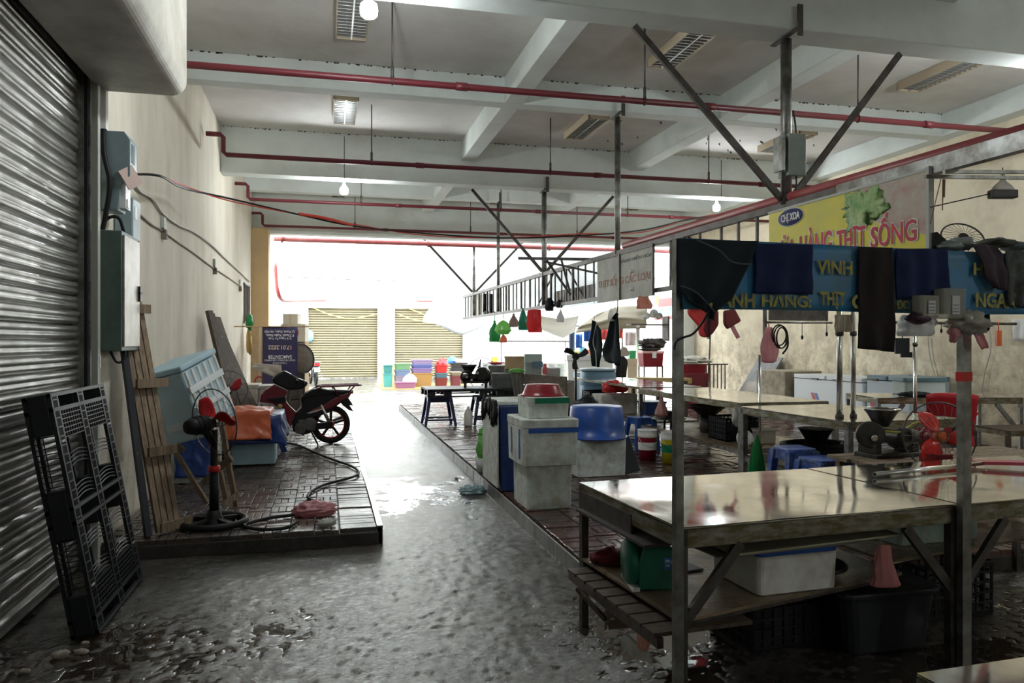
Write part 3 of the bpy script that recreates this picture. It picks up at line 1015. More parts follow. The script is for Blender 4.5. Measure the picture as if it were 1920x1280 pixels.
# wooden trestle
t = th('wooden_trestle', 'broken raw wooden trestle standing askew behind the black fan', 'trestle', 0, 0, 0)
for a, b in ((G(388, 942, .15), at(300, 800, 6.8)), (G(443, 950, .15), at(415, 790, 6.6)), (G(425, 940, .15), at(398, 820, 6.7)), (at(380, 905, 6.6), at(433, 860, 6.5)), (at(404, 878, 6.5), at(434, 858, 6.4)), (at(418, 946, 6.35), at(449, 925, 6.4)), (at(300, 800, 6.8), at(345, 845, 6.8))):
    pt(t, 'batten', m_wood, MB().bar(a, b, .05, .022, up=(.4, .6, .2)))

# pale blue foam crate tilted up by the wall
t = th('foam_crate', 'large pale blue foam crate tipped on its edge against the left wall', 'foam box', -1.18, 7.28, 1.05, 0)
R = Matrix.Rotation(math.radians(-18), 3, 'Y') @ Matrix.Rotation(math.radians(8), 3, 'X') @ Matrix.Rotation(math.radians(-22), 3, 'Z')
t.rotation_euler = R.to_euler()
pt(t, 'body', m_foamb, MB().box(0, 0, .03, .42, .60, .60), bev=.02)
rb = MB()
for i in range(6):
    rb.box(.215, -.26 + i * .104, .05, .022, .035, .54)
pt(t, 'side_rib', m_foam, rb, bev=.006)
pt(t, 'taped_band', mat('clear_tape', (.62, .66, .68), .25), MB().box(.0, -.312, -.12, .20, .004, .06).box(.219, 0, .16, .02, .60, .06).box(.219, 0, -.02, .02, .6, .05))
pt(t, 'lid', m_foamb, MB().box(0, 0, .362, .45, .63, .05), bev=.012)

# stuff beneath: boxes under blue and orange tarps
t = th('pale_foam_box', 'pale blue foam box on the bricks under the blue tarp', 'foam box', -.83, 9.45, .152, 0)
pt(t, 'body', m_foamb, MB().rbox(0, 0, .17, .50, .40, .30, .03), bev=.01)
pt(t, 'lid', m_foamb, MB().rbox(0, 0, .345, .53, .43, .05, .03), bev=.01)
t = th('blue_foam_box', 'old crate hidden behind the trestle under the blue tarp', 'foam box', -1.33, 8.6, .152, 0)
pt(t, 'body', m_foamd, MB().rbox(0, 0, .28, .42, .6, .56, .03), bev=.01)
pt(t, 'lid', m_foamd, MB().rbox(0, 0, .59, .45, .63, .06, .03), bev=.01)


def drape(name, label, m, x0, x1, y0, y1, ztop, drops, amp, seed, cat='tarp', rot=0, bulge=.05):
    """a cloth lying on a box and hanging down: drops = (near side, far side, left, right) lengths"""
    cx, cy = (x0 + x1) / 2, (y0 + y1) / 2
    hx, hy = (x1 - x0) / 2, (y1 - y0) / 2

    def fn(a, b):
        tx = -hx - drops[2] + (2 * hx + drops[2] + drops[3]) * a
        ty = -hy - drops[0] + (2 * hy + drops[0] + drops[1]) * b
        z = 0
        px, py = tx, ty
        if tx < -hx:
            z += tx + hx
            px = -hx - .12 * (-hx - tx)
        if tx > hx:
            z -= tx - hx
            px = hx + .12 * (tx - hx)
        if ty < -hy:
            z += ty + hy
            py = -hy - .12 * (-hy - ty)
        if ty > hy:
            z -= ty - hy
            py = hy + .12 * (ty - hy)
        z = max(z, -max(drops) * 1.05)
        q = Vector((tx * 4, ty * 4, seed))
        k = noise.noise(q) * amp + noise.noise(q * 3) * amp * .4
        e = min(1, -z / .15)
        return (px + k * e * (1 if px > 0 else -1), py + k * e * (1 if py > 0 else -1) , z + abs(k) * (1 - e) * .8 + .005 + bulge * max(0, 1 - (tx / hx) ** 2) * max(0, 1 - (ty / hy) ** 2))
    return one(name, label, cat, m, MB().grid(fn, 40, 40), (cx, cy, ztop), rot, sol=.004)


m_tarpb = mat('blue_tarp', (.012, .035, .15), .35, bump=.3, bscale=14)
m_tarpo = mat('orange_tarp', (.50, .10, .035), .38, dirt=(.40, .07, .02), damt=.3, dscale=7, bump=.3, bscale=12)
drape('blue_tarp', 'dark blue tarp draped over the boxes in front of the motorbike', m_tarpb, -1.35, -.50, 9.0, 9.8, .74, (.30, .1, .3, .28), .07, 3, bulge=.03)
drape('orange_tarp', 'orange tarp lying over the blue tarp beside the black fan', m_tarpo, -1.22, -.62, 8.97, 9.6, .80, (.30, .05, .05, .06), .05, 11, bulge=.03)
drape('hanging_blue_tarp', 'dark blue tarp hanging behind the wooden trestle', m_tarpb, -1.5, -1.12, 8.28, 8.9, .80, (.58, .1, .02, .05), .06, 23, bulge=.02)

# ---- fans


def fan(name, label, x, y, zb, zh, yaw, tilt, R, body, blade, hub, guard_w=.003, base=True, rad=18, bph=0, group=None, nr=5, back=False):
    """yaw: direction the grille faces (world), tilt up; parts built about the head"""
    t = th(name, label, 'fan', x, y, zb, 0, group)
    hz = zh - zb
    d = Vector((math.cos(yaw) * math.cos(tilt), math.sin(yaw) * math.cos(tilt), math.sin(tilt)))
    h = Vector((0, 0, hz))
    q = d.to_track_quat('Z', 'Y')
    if base:
        b = MB().ring((0, 0, .03), .235, .028, n=36, m=8)
        b.lathe([(.05, .12), (.06, .07), (.08, .03), (.09, .02)], n=16)
        for k in range(4):
            a = PI / 4 + k * PI / 2
            b.bar((.05 * math.cos(a), .05 * math.sin(a), .05), (.22 * math.cos(a), .22 * math.sin(a), .035), .045, .02)
        pt(t, 'base', body, b)
        pt(t, 'pole', body, MB().tube([(0, 0, .1), (0, 0, hz - .06)], .028, 12).tube([(0, 0, .1), (0, 0, hz * .5)], .036, 12))
        pt(t, 'clamp_ring', blade, MB().lathe([(.042, hz * .52), (.046, hz * .53), (.046, hz * .57), (.04, hz * .58)], n=14))
    Mq = Matrix.Translation(h) @ q.to_matrix().to_4x4()
    pt(t, 'motor', body, MB(Mq).lathe([(.01, -.25), (.05, -.245), (.066, -.2), (.07, -.12), (.06, -.05), (.045, -.03)], n=20).lathe([(.073, -.18), (.073, -.16)], n=20).lathe([(.075, -.14), (.075, -.12)], n=20))
    pt(t, 'neck', body, MB().tube([(0, 0, hz - .16), h - d * .12], .035, 10))
    for k in range(3):
        a0 = bph + 2 * PI * k / 3

        def bl(u, v, a0=a0):
            rr_ = .04 + (R * .86 - .04) * u
            a = a0 + .35 * u + (v - .5) * (1.15 - .3 * u) * math.sin(PI * min(1, .25 + .72 * u)) ** .7
            return (rr_ * math.cos(a), rr_ * math.sin(a), (v - .5) * .07 * (1 - .3 * u) + .01)
        pt(t, 'blade', blade, MB(Mq).grid(bl, 10, 6), sol=.003)
    pt(t, 'hub', hub, MB(Mq).lathe([(.04, -.01), (.045, .02), (.04, .035), (.001, .04)], n=18))
    g_ = MB(Mq)
    g_.ring((0, 0, 0), R, .0055, n=44, m=6)
    for s, dep in ((1, .075), (-1, .075)):
        for k in range(rad):
            a = 2 * PI * k / rad
            ca, sa = math.cos(a), math.sin(a)
            g_.tube([(R * ca, R * sa, 0), (R * .93 * ca, R * .93 * sa, s * dep * .5), (R * .7 * ca, R * .7 * sa, s * dep), (R * .15 * ca, R * .15 * sa, s * dep)], guard_w * .5, 3)
        g_.ring((0, 0, s * dep), R * .16, .004, n=20, m=4)
        g_.ring((0, 0, s * dep), R * .6, guard_w * .6, n=30, m=3)
    pt(t, 'guard', m_dsteel, g_)
    return t


fan('standing_fan', 'black standing fan with red blades at the front of the left platform', -.86, 6.36, .152, .965, math.radians(46), .08, .262, m_blackr, m_red, m_chrome, guard_w=.0022, rad=14, bph=.6)
fan('standing_fan', 'second fan with red blades, standing behind the first by the dark boards', -1.19, 9.98, .152, 1.0, math.radians(-75), .05, .235, m_blackr, m_red, m_redd, guard_w=.003, rad=18, bph=.3)

# dark boards leaning on the wall
t = th('leaning_boards', 'dark wet boards leaning together on the left wall behind the second fan', 'boards', 0, 0, 0)
bs = [((-1.05, 10.3, .155), (-1.49, 10.55, 2.0), .09, .05), ((-.98, 10.38, .155), (-1.49, 10.72, 1.97), .09, .05), ((-.85, 10.5, .155), (-1.47, 10.95, 1.93), .18, .04), ((-.72, 10.7, .155), (-1.47, 11.15, 1.85), .11, .04)]
for a, b, w_, h_ in bs:
    pt(t, 'board', m_woodd, MB().bar(a, b, w_, h_, up=(1, -.6, .2)))
pt(t, 'cleat', m_woodd, MB().bar((-1.40, 10.78, 1.62), (-1.34, 10.98, 1.62), .03, .12))

# hose
t = th('rubber_hose', 'black rubber hose snaking over the left brick platform to the aisle edge', 'hose', 0, 0, 0)
hp_ = [G(u, v, .17) for u, v in ((534, 830), (560, 835), (585, 846), (620, 860), (655, 872), (671, 882), (668, 891), (640, 900), (610, 908), (588, 918), (577, 930), (586, 938))]
pt(t, 'hose', m_blackr, MB().tube(cable(hp_), .014, 8))
hp_ = [G(u, v, .17) for u, v in ((552, 965), (510, 970), (475, 978), (458, 985), (475, 991), (510, 992), (540, 988), (555, 979))]
one('hose_loop', 'loop of black hose on the bricks beside the base of the black fan', 'hose', m_blackr, MB().tube(cable(hp_), .014, 8))
p = G(590, 966, .15)
one('crumpled_bag', 'crumpled pink and blue plastic bag lying on the left brick platform', 'plastic bag', m_bagpink, MB().blob((0, 0, .045), .17, .12, .07, .28, 5, 40, 24, 5, .04), (p.x, p.y, .152))
p = G(612, 986, .15)
one('crumpled_clear_bag', 'small crumpled clear bag near the front edge of the left platform', 'plastic bag', mat('grey_clear', (.5, .5, .47), .2, alpha=.8), MB().blob((0, 0, .02), .07, .05, .035, .4, 3, 16, 10, 9, .02), (p.x, p.y, .152))
p = G(886, 925)
one('aisle_bag', 'crumpled clear and pale blue bag on the wet aisle by the kerb', 'plastic bag', mat('pale_blue_film', (.45, .62, .68), .2, alpha=.85), MB().blob((0, 0, .03), .13, .08, .05, .5, 5, 36, 20, 15, .03), (p.x, p.y, 0))
p = G(410, 966, .15)
one('yellow_plug', 'small yellow plastic cap beside the fan base', 'cap', mat('yellow_plastic', (.6, .5, .05), .4), MB().lathe([(.02, 0), (.022, .03), (.012, .035)], n=12), (-1.10, 6.30, .152))
# ================================================================ HELPERS FOR THE STALLS
def foam_box(label, x, y, z, sx, sy, sz, rz=0, m=None, lidm=None, lid=.045, r=.03, tapes=(), name='foam_box', group=None, over=.012):
    m = m or m_foam
    t = th(name, label, 'foam box', x, y, z, rz, group)
    pt(t, 'body', m, MB().rbox(0, 0, (sz - lid) / 2, sx, sy, sz - lid, r, 3, .97), bev=.006)
    if lid:
        pt(t, 'lid', lidm or m, MB().rbox(0, 0, sz - lid / 2, sx + over * 2, sy + over * 2, lid, r, 3, .99), bev=.008)
    for (mm, box_) in tapes:
        pt(t, 'tape', mm, MB().bx(*box_))
    return t


def stool(label, x, y, z, s=.26, h=.42, m=None, rz=0, group=None, name='plastic_stool', flip=None):
    m = m or m_bluestool
    t = th(name, label, 'stool', x, y, z, rz, group)
    if flip:
        t.rotation_euler = flip
    sp_ = s * .62
    for a, b in ((-1, -1), (1, -1), (1, 1), (-1, 1)):
        pt(t, 'leg', m, MB().taper((a * sp_, b * sp_, 0), (a * s * .43, b * s * .43, h - .02), .045, .045, .062, .062))
    pt(t, 'seat', m, MB().rbox(0, 0, h - .015, s, s, .03, .03), bev=.006)
    rl = MB()
    for a in range(4):
        R = Matrix.Rotation(a * PI / 2, 3, 'Z')
        q = sp_ * .9
        rl.bar(R @ Vector((-q, -q, .10)), R @ Vector((q, -q, .10)), .012, .03)
        rl.bar(R @ Vector((-s * .42, -s * .45, h - .06)), R @ Vector((s * .42, -s * .45, h - .06)), .012, .07)
    pt(t, 'rail', m, rl)
    return t


def crate(label, x, y, z, sx, sy, sz, m, rz=0, group=None, nx=8, nz=5, solid=False, name='plastic_crate'):
    t = th(name, label, 'crate', x, y, z, rz, group)
    b = MB()
    b.bx(-sx / 2, -sy / 2, 0, sx / 2, sy / 2, .015)
    wt = .008
    for zz in [sz * i / nz for i in range(nz + 1)]:
        hh = .022 if zz in (0, sz) or abs(zz - sz) < 1e-6 else .012
        z0 = min(zz, sz - hh)
        b.bx(-sx / 2, -sy / 2, z0, sx / 2, -sy / 2 + wt, z0 + hh).bx(-sx / 2, sy / 2 - wt, z0, sx / 2, sy / 2, z0 + hh)
        b.bx(-sx / 2, -sy / 2, z0, -sx / 2 + wt, sy / 2, z0 + hh).bx(sx / 2 - wt, -sy / 2, z0, sx / 2, sy / 2, z0 + hh)
    for i in range(nx + 1):
        xx = -sx / 2 + (sx - .014) * i / nx
        b.bx(xx, -sy / 2, 0, xx + .014, -sy / 2 + wt, sz).bx(xx, sy / 2 - wt, 0, xx + .014, sy / 2, sz)
    ny = max(3, int(nx * sy / sx))
    for i in range(ny + 1):
        yy = -sy / 2 + (sy - .014) * i / ny
        b.bx(-sx / 2, yy, 0, -sx / 2 + wt, yy + .014, sz).bx(sx / 2 - wt, yy, 0, sx / 2, yy + .014, sz)
    if solid:
        b.bx(-sx / 2 + .01, -sy / 2 + .01, .01, sx / 2 - .01, sy / 2 - .01, sz * .8)
    pt(t, 'lattice', m, b)
    pt(t, 'rim', m, MB().tube([(-sx / 2, -sy / 2, sz), (sx / 2, -sy / 2, sz), (sx / 2, sy / 2, sz), (-sx / 2, sy / 2, sz)], .011, 6, True))
    return t


def table(label, x, y, z, L, W, H, rz=0, ap=.09, braces=('fl', 'fr'), shelf=None, topm=None, legm=None, legs='abcd', dx=0, name='steel_table', group=None, legw=.04, shelfm=None):
    t = th(name, label, 'table', x, y, z, rz, group)
    topm, legm = topm or m_inox, legm or m_steel
    pt(t, 'tabletop', topm, MB().grid(lambda a, b: (a * L, b * W, H + .002 + .0035 * noise.noise(Vector((a * L * 2.2, b * W * 2.2, x * 3)))), 30, 24).bx(0, 0, H - .012, L, W, H - .004))
    a = MB()
    a.bx(0, 0, H - ap, L, .03, H - .001).bx(0, W - .03, H - ap, L, W, H - .001).bx(0, .03, H - ap, .03, W - .03, H - .001).bx(L - .03, .03, H - ap, L, W - .03, H - .001)
    pt(t, 'apron', m_apron, a, bev=.003)
    pos = {'a': (0 + legw / 2, legw / 2), 'b': (L - legw / 2, legw / 2), 'c': (L - legw / 2, W - legw / 2), 'd': (legw / 2, W - legw / 2)}
    for k in legs:
        px, py = pos[k]
        pt(t, 'leg', legm, MB().box(px, py, (H - .01) / 2, legw, legw, H - .01))
    if 'fl' in braces:
        pt(t, 'brace', legm, MB().bar((.02, .012, H - .42), (.31, .012, H - ap), .025, .045))
    if 'fr' in braces:
        pt(t, 'brace', legm, MB().bar((L - .02, .012, H - .42), (L - .31, .012, H - ap), .025, .045))
    if shelf:
        pt(t, 'shelf_frame', legm, MB().bx(0, .01, shelf - .04, L, .04, shelf).bx(0, W - .04, shelf - .04, L, W - .01, shelf).bx(.01, 0, shelf - .04, .04, W, shelf).bx(L - .04, 0, shelf - .04, L - .01, W, shelf))
        pt(t, 'shelf', shelfm or m_ply, MB().bx(.01, .01, shelf, L - .01, W - .01, shelf + .015))
    return t


def px_bag(name, label, m, u0, v0, u1, v1, d, cat='plastic bag', seed=0, ty=.5, knot=.18, depth=.6, shape=None, group=None, hang=None):
    """hanging bag that fills the box u0..u1, v0..v1 at depth d (d None: on the plane of the truss)"""
    if d is None:
        q = onT((u0 + u1) / 2, v1, -.02)
        d = q.x * SY + q.y * CY
        hang = 2.20
    c = at((u0 + u1) / 2, v1, d)
    W_, H_ = (u1 - u0) * d / F, (v1 - v0) * d / F
    R = random.Random(seed + 77)
    pr = shape or [(.86, 0), (1.0, .14), (.98, .35), (.72, .6), (.38, .8), (knot, .93), (knot * 1.3, 1.0)]

    def fn(a, b):
        k = b * (len(pr) - 1)
        i = min(int(k), len(pr) - 2)
        f = k - i
        r = (pr[i][0] * (1 - f) + pr[i + 1][0] * f)
        z = (pr[i][1] * (1 - f) + pr[i + 1][1] * f)
        an = 2 * PI * a
        q = 1 + .28 * noise.noise(Vector((math.cos(an) * 1.6, math.sin(an) * 1.6, z * 2.5 + seed))) + .09 * math.sin(an * 9 + seed + 3 * z) * (.3 + z) + .05 * math.sin(an * 17 + 5 * z)
        return (math.cos(an) * r * W_ / 2 * q, math.sin(an) * r * W_ / 2 * depth * q, z * H_)
    mb = MB().grid(fn, 44, 20)
    mb.add([fn(i / 44, 0) for i in range(44)], [tuple(reversed(range(44)))], True)
    if hang:
        mb.tube([(0, 0, H_ * .98), (0, 0, hang - c.z)], .006, 5)
    return one(name, label, cat, m, mb, tuple(c), -YAW, group)


def cloth(name, label, m, rows, P, amp=.012, fr=3.0, off=0.0, nu=26, cat='cloth', seed=0, back=False, group=None, th_=.004, nvp=6):
    """rows = [(uL,vL,uR,vR), ...] top to bottom; P(u,v) -> point on its plane; off towards the viewer"""
    L = [(P(a, b), P(c, d)) for a, b, c, d in rows]
    o_ = (L[0][0] + L[-1][1]) / 2
    nrm = (L[0][1] - L[0][0]).cross(Vector((0, 0, 1))).normalized()
    if nrm.dot(C0 - o_) < 0:
        nrm = -nrm
    nv = (len(rows) - 1) * nvp

    def fn(a, b):
        k = b * (len(L) - 1)
        i = min(int(k), len(L) - 2)
        f = k - i
        p = L[i][0].lerp(L[i][1], a).lerp(L[i + 1][0].lerp(L[i + 1][1], a), f)
        w_ = amp * (math.sin(a * fr * 2 * PI + seed + b * .8) * (.3 + .7 * b) + noise.noise(Vector((a * 3, b * 3, seed))) * 1.2)
        if back and b == 0:
            return p - nrm * .05 - o_
        return p + nrm * (off + w_) - o_
    return one(name, label, cat, m, MB().grid(fn, nu, nv), tuple(o_), 0, group, sol=th_)


def basin(name, label, x, y, z, r0, r1, h, m, cat='basin', flip=False, oval=1.0, handles=False, group=None, lip=.02):
    """r0 bottom, r1 rim radius"""
    p = [(.001, .0), (r0 * .97, 0), (r0, .01), (r0 + (r1 - r0) * .6, h * .6), (r1, h - .005), (r1 + lip, h), (r1 + lip, h - .012), (r1 + lip * .6, h - .012)]
    pin = [(r1 - .004, h - .002), (r0 + (r1 - r0) * .6 - .006, h * .6), (r0 - .006, .014), (.001, .012)]
    t = th(name, label, cat, x, y, z, 0, group)
    M_ = Matrix.Translation((0, 0, h)) @ Matrix.Rotation(PI, 4, 'X') if flip else None
    b = MB(M_)
    b.lathe(p, n=36, sy=oval, cap=False).lathe(pin, n=36, sy=oval, cap=False)
    pt(t, 'bowl', m, b)
    b2 = MB(M_)
    b2.ring((0, 0, h - .002), r1 + lip * .5, .008, n=36, m=6, sq=oval)
    pt(t, 'rim', m, b2)
    return t


# ================================================================ NEAR MEAT TABLES
RZ = math.radians(4.1)
ct, st_ = math.cos(RZ), math.sin(RZ)


def loc(a, b, z=0, o=(1.47, 2.98)):
    return Vector((o[0] + a * ct - b * st_, o[1] + a * st_ + b * ct, z))


T1 = table('steel butcher table nearest the aisle with a bare wet stainless top', 1.47, 2.98, 0, 1.54, 1.10, .80, RZ, braces=('fl', 'fr'), legm=m_dsteel)
mats2 = loc(1.56, 0)
T2 = table('second steel butcher table with a metal tube lying across its wet top', mats2.x, mats2.y, 0, 1.75, 1.10, .80, RZ, braces=('fl',), legm=m_dsteel)
# tall banner posts
p = loc(-.022, -.022)
one('banner_post', 'tall dark steel post at the near corner of the butcher table by the aisle', 'post', m_steel, MB().box(0, 0, 1.015, .036, .036, 2.03), (p.x, p.y, 0), RZ)
p = loc(1.55, -.03)
t = th('banner_post', 'steel post with red tape standing between the two butcher tables', 'post', p.x, p.y, 0, RZ)
pt(t, 'tube', m_steel, MB().box(0, 0, 1.0, .055, .036, 2.0))
pt(t, 'red_tape', mat('red_tape2', (.55, .02, .02), .35), MB().box(0, 0, 1.43, .060, .042, .045))
# shelf under table 1: plywood + slatted pallet
sh = th('plywood_sheet', 'wet brown plywood sheet serving as the lower shelf of the butcher table', 'plywood', 0, 0, 0)
a, b, c, d = loc(.03, .05, .37), loc(1.50, .30, .37), loc(1.50, 1.08, .37), loc(.0, 1.10, .37)
pt(sh, 'sheet', m_ply, MB().add([tuple(q + Vector((0, 0, zz))) for zz in (0, .015) for q in (a, b, c, d)], [(3, 2, 1, 0), (4, 5, 6, 7), (0, 1, 5, 4), (1, 2, 6, 5), (2, 3, 7, 6), (3, 0, 4, 7)]))
pt(sh, 'joist', m_dsteel, MB().bar(loc(.0, 1.06, .345), loc(1.54, 1.06, .345), .035))
pt(sh, 'front_joist', m_dsteel, MB().bar(loc(.03, .08, .355), loc(1.5, .33, .355), .02))
a, b, c, d = loc(1.56, .45, .385), loc(3.2, .62, .385), loc(3.2, 1.08, .385), loc(1.56, 1.08, .385)
sh2 = th('plywood_sheet', 'brown plywood sheet on the lower rails of the second butcher table', 'plywood', 0, 0, 0)
pt(sh2, 'sheet', m_ply, MB().add([tuple(q + Vector((0, 0, zz))) for zz in (0, .015) for q in (a, b, c, d)], [(3, 2, 1, 0), (4, 5, 6, 7), (0, 1, 5, 4), (1, 2, 6, 5), (2, 3, 7, 6), (3, 0, 4, 7)]))
pt(sh2, 'front_tube', m_chrome, MB().tube([loc(1.0, .40, .355), loc(2.2, .62, .365)], .016, 10))
t = th('slatted_pallet', 'dark slatted wooden pallet under the plywood on the aisle side', 'pallet', 0, 0, 0)
for i in range(8):
    c0 = loc(-.10, .10 + i * .125, .335)
    c1 = loc(.40, .10 + i * .125, .335)
    pt(t, 'slat', m_woodd, MB().bar(c0, c1, .105, .018))
pt(t, 'runner', m_woodd, MB().bar(loc(-.07, .04, .30), loc(-.07, 1.05, .30), .03, .045))
pt(t, 'loose_stick', m_woodd, MB().bar(loc(-.13, .82, .30), loc(-.06, .62, .20), .02))

# green kitchen scale
S_ = G(1222, 1100, .387)
t = th('market_scale', 'green dial scale with a blue sticker on the shelf of the butcher table', 'scale', S_.x + .03, S_.y + .05, .387, math.radians(-8))
m_gs = mat('green_scale_paint', (.01, .16, .10), .35, dirt=(.008, .12, .08), damt=.3)
pb = [(-.10, 0), (.10, 0), (.10, .15), (.075, .20), (.04, .215), (-.075, .215), (-.10, .15)]
pt(t, 'housing', m_gs, MB().prism([(x, z) for x, z in pb], .22), bev=.01)
pt(t, 'dial_bulge', m_gs, MB().lathe([(.115, 0), (.115, .03), (.10, .045), (.001, .048)], (-.10, 0, .115), (-1, 0, 0), n=26))
pt(t, 'foot_strip', m_white, MB().bx(-.135, -.12, 0, -.10, .12, .018))
pt(t, 'sticker', mat('blue_sticker', (.05, .18, .5), .4), MB().bx(.02, -.1125, .10, .085, -.111, .16))
pt(t, 'sticker_print', mat('pale_print', (.6, .7, .85), .5), MB().bx(.03, -.1135, .115, .05, -.1125, .125).bx(.055, -.1135, .13, .075, -.1125, .145).bx(.028, -.1135, .137, .05, -.1125, .15))
pt(t, 'pan_support', m_black, MB().box(0, 0, .24, .05, .05, .06).bar((-.09, -.0, .27), (.09, 0, .27), .02, .015))
pt(t, 'pan_fork', m_black, MB().tube(cable([(-.13, -.1, .33), (-.12, -.05, .29), (0, 0, .275), (.12, .05, .29), (.13, .1, .33)]), .012, 6))
# dark red cloth
p = loc(.12, .93, .387)
one('red_rag', 'crumpled dark red rag on the shelf behind the green scale', 'rag', mat('dark_red_cloth', (.16, .01, .02), .8), MB().blob((0, 0, .025), .12, .08, .045, .35, 3.5, 22, 12, 31, .02), tuple(p))
# foam box with blue lid
p = G(1436, 1121, .386)
t = foam_box('white foam box with blue taped rim on the shelf of the butcher table', p.x + .19, p.y + .24, .387, .46, .42, .215, math.radians(3), m_foam, mat('blue_tape_rim', (.02, .10, .42), .4), lid=.03, over=.002)
# sheets hung under the top
t = th('cardboard_sheets', 'stack of flattened cardboard sheets jammed under the butcher table top', 'cardboard', 0, 0, 0)
m_ycard = mat('yellowed_card', (.42, .40, .27), .7, dirt=(.30, .28, .2), damt=.4)
for i, (a0, b0, a1, b1, z0, z1, m_) in enumerate(((.35, .10, 1.25, .55, .625, .655, m_ycard), (.30, .16, 1.10, .6, .60, .62, mat('grey_card', (.22, .21, .19), .6)), (.18, .2, 1.3, .9, .665, .69, mat('brown_card', (.16, .12, .09), .6)))):
    A, B, C_, D = loc(a0, b0, z0), loc(a1, b0 - .04, z1), loc(a1 + .03, b1, z1), loc(a0 - .04, b1, z0)
    pt(t, 'sheet', m_, MB().add([tuple(q + Vector((0, 0, zz))) for zz in (0, .008) for q in (A, B, C_, D)], [(3, 2, 1, 0), (4, 5, 6, 7), (0, 1, 5, 4), (1, 2, 6, 5), (2, 3, 7, 6), (3, 0, 4, 7)]))
# grey tray left beneath the top
t = th('hanging_tray', 'dark metal tray slung under the aisle edge of the butcher table', 'tray', 0, 0, 0)
pt(t, 'tray', m_dsteel, MB().bar(loc(.10, .25, .66), loc(.10, 1.05, .66), .28, .012).bar(loc(-.0, .45, .70), loc(.0, 1.06, .70), .012, .12))
p = loc(.34, .75, .387)
one('scraper_board', 'thin grey board lying on the plywood shelf next to the foam box', 'board', mat('slate_board', (.12, .12, .13), .5), MB().bx(-.17, -.12, 0, .17, .12, .008), tuple(p), .2)
# silver-red wrapped bundle, pan, clear bag
p = loc(1.20, .78, .387)
t = th('foil_tub', 'shiny plastic-wrapped tub with a red rim at the back of the shelf', 'tub', p.x, p.y, p.z)
pt(t, 'body', mat('crinkled_film', (.5, .5, .46), .18, .3, bump=.6, bscale=25), MB().blob((0, 0, .12), .24, .20, .13, .12, 4, 30, 18, 3, .115))
pt(t, 'red_rim', m_red, MB().ring((0, 0, .20), .18, .018, n=28))
p = loc(1.02, .42, .387)
basin('frying_basin', 'black shallow pan on the shelf under the butcher table', p.x, p.y, p.z, .12, .16, .06, m_black)
p = loc(1.30, .50, .387)
px_bag('pink_shelf_bag', 'limp pink plastic bag hanging over the shelf edge near the post', mat('dull_pink_film', (.50, .20, .20), .3, transl=.2), 1628, 1022, 1686, 1100, 3.62, seed=4, shape=[(.75, 0), (.95, .05), (.85, .2), (.75, .4), (.6, .6), (.5, .85), (.4, 1.0)], depth=.22)
# things on the floor under the tables
p = loc(.95, .65)
crate('black crate on the floor under the butcher table', p.x, p.y, 0, .52, .4, .26, m_black, RZ, solid=True)
p = loc(1.38, .40)
t = th('dark_tub', 'dark blue-black tub on the floor beneath the pink bag', 'tub', p.x, p.y, 0)
pt(t, 'body', m_black, MB().rbox(0, 0, .15, .58, .36, .30, .08, 4, .85), bev=.01)
pt(t, 'rim', m_black, MB().rbox(0, 0, .31, .62, .40, .03, .09, 4), bev=.008)
p = loc(2.15, .70)
crate('black slotted crate under the second butcher table', p.x, p.y, 0, .5, .36, .30, m_black, RZ)
# right part: pale foam box on shelf 2
p = loc(2.15, .85, .40)
foam_box('pale green-white foam box on the shelf of the second butcher table', p.x, p.y, p.z, .62, .40, .32, RZ, mat('pale_green_foam', (.50, .64, .60), .6, dirt=(.30, .36, .33), damt=.4, dscale=6), None, lid=.0)
# tube and red handle on table 2
t = th('mop_tube', 'long metal tube with a pinkish-red scraper head lying on the second butcher table', 'tube', 0, 0, 0)
q0, q1 = G(1640, 889, .822), G(1850, 867, .83)
pt(t, 'tube', m_chrome, MB().tube([q0, q1], .014, 10))
pt(t, 'tube_mouth', m_black, MB().tube([q0 - (q1 - q0).normalized() * .001, q0 + (q1 - q0).normalized() * .002], .011, 10))
q2 = G(1920, 872, .835)
pt(t, 'scraper_head', mat('pinkish_red', (.45, .05, .09), .35), MB().bar(q1 + Vector((-.06, .05, .0)), q2 + Vector((.1, .06, .0)), .10, .02))
# corner of a nearer table
table('steel table corner at the lower right edge of the picture', 1.42, .40, 0, 1.2, 1.14, .80, math.radians(2), braces=(), ap=.05)
# cardboard-like sticker on top
# ================================================================ BLUE BANNER AND CLOTHS
BO = loc(-.02, -.045)
BD = Vector((ct, st_, 0))
BN = Vector((st_, -ct, 0))


def onB(u, v, off=0.0):
    r = ray(u, v)
    k = (BO + BN * off - C0).dot(BN) / r.dot(BN)
    return C0 + r * k


bl = MB()
zt_, zb_ = 2.035, 1.735
p0_, p1_ = BO.copy(), BO + BD * 2.75
Mb = Matrix(((ct, -st_, 0, BO.x), (st_, ct, 0, BO.y), (0, 0, 1, 0), (0, 0, 0, 1)))
t = th('blue_banner', 'long faded blue banner with yellow lettering stretched over the butcher tables', 'banner', BO.x, BO.y, 0, RZ)
m_ban = mat('faded_blue_banner', (.025, .21, .46), .5, dirt=(.07, .18, .24), damt=.45, dscale=5, bump=.15, bscale=8)
pt(t, 'sheet', m_ban, MB().grid(lambda a, b: (a * 2.75, -.012 + .008 * math.sin(a * 24) * (1 - b) + .004 * noise.noise(Vector((a * 8, b * 4, 0))), zb_ + (zt_ - zb_) * b + .004 * math.sin(a * 9) * (1 - b)), 80, 8), sol=.003)
pt(t, 'top_rail', m_dsteel, MB().bx(0, .0, zt_ - .035, 2.75, .03, zt_ - .005))
pt(t, 'bottom_rail', m_dsteel, MB().bx(0, .0, zb_ + .005, 2.75, .025, zb_ + .03))
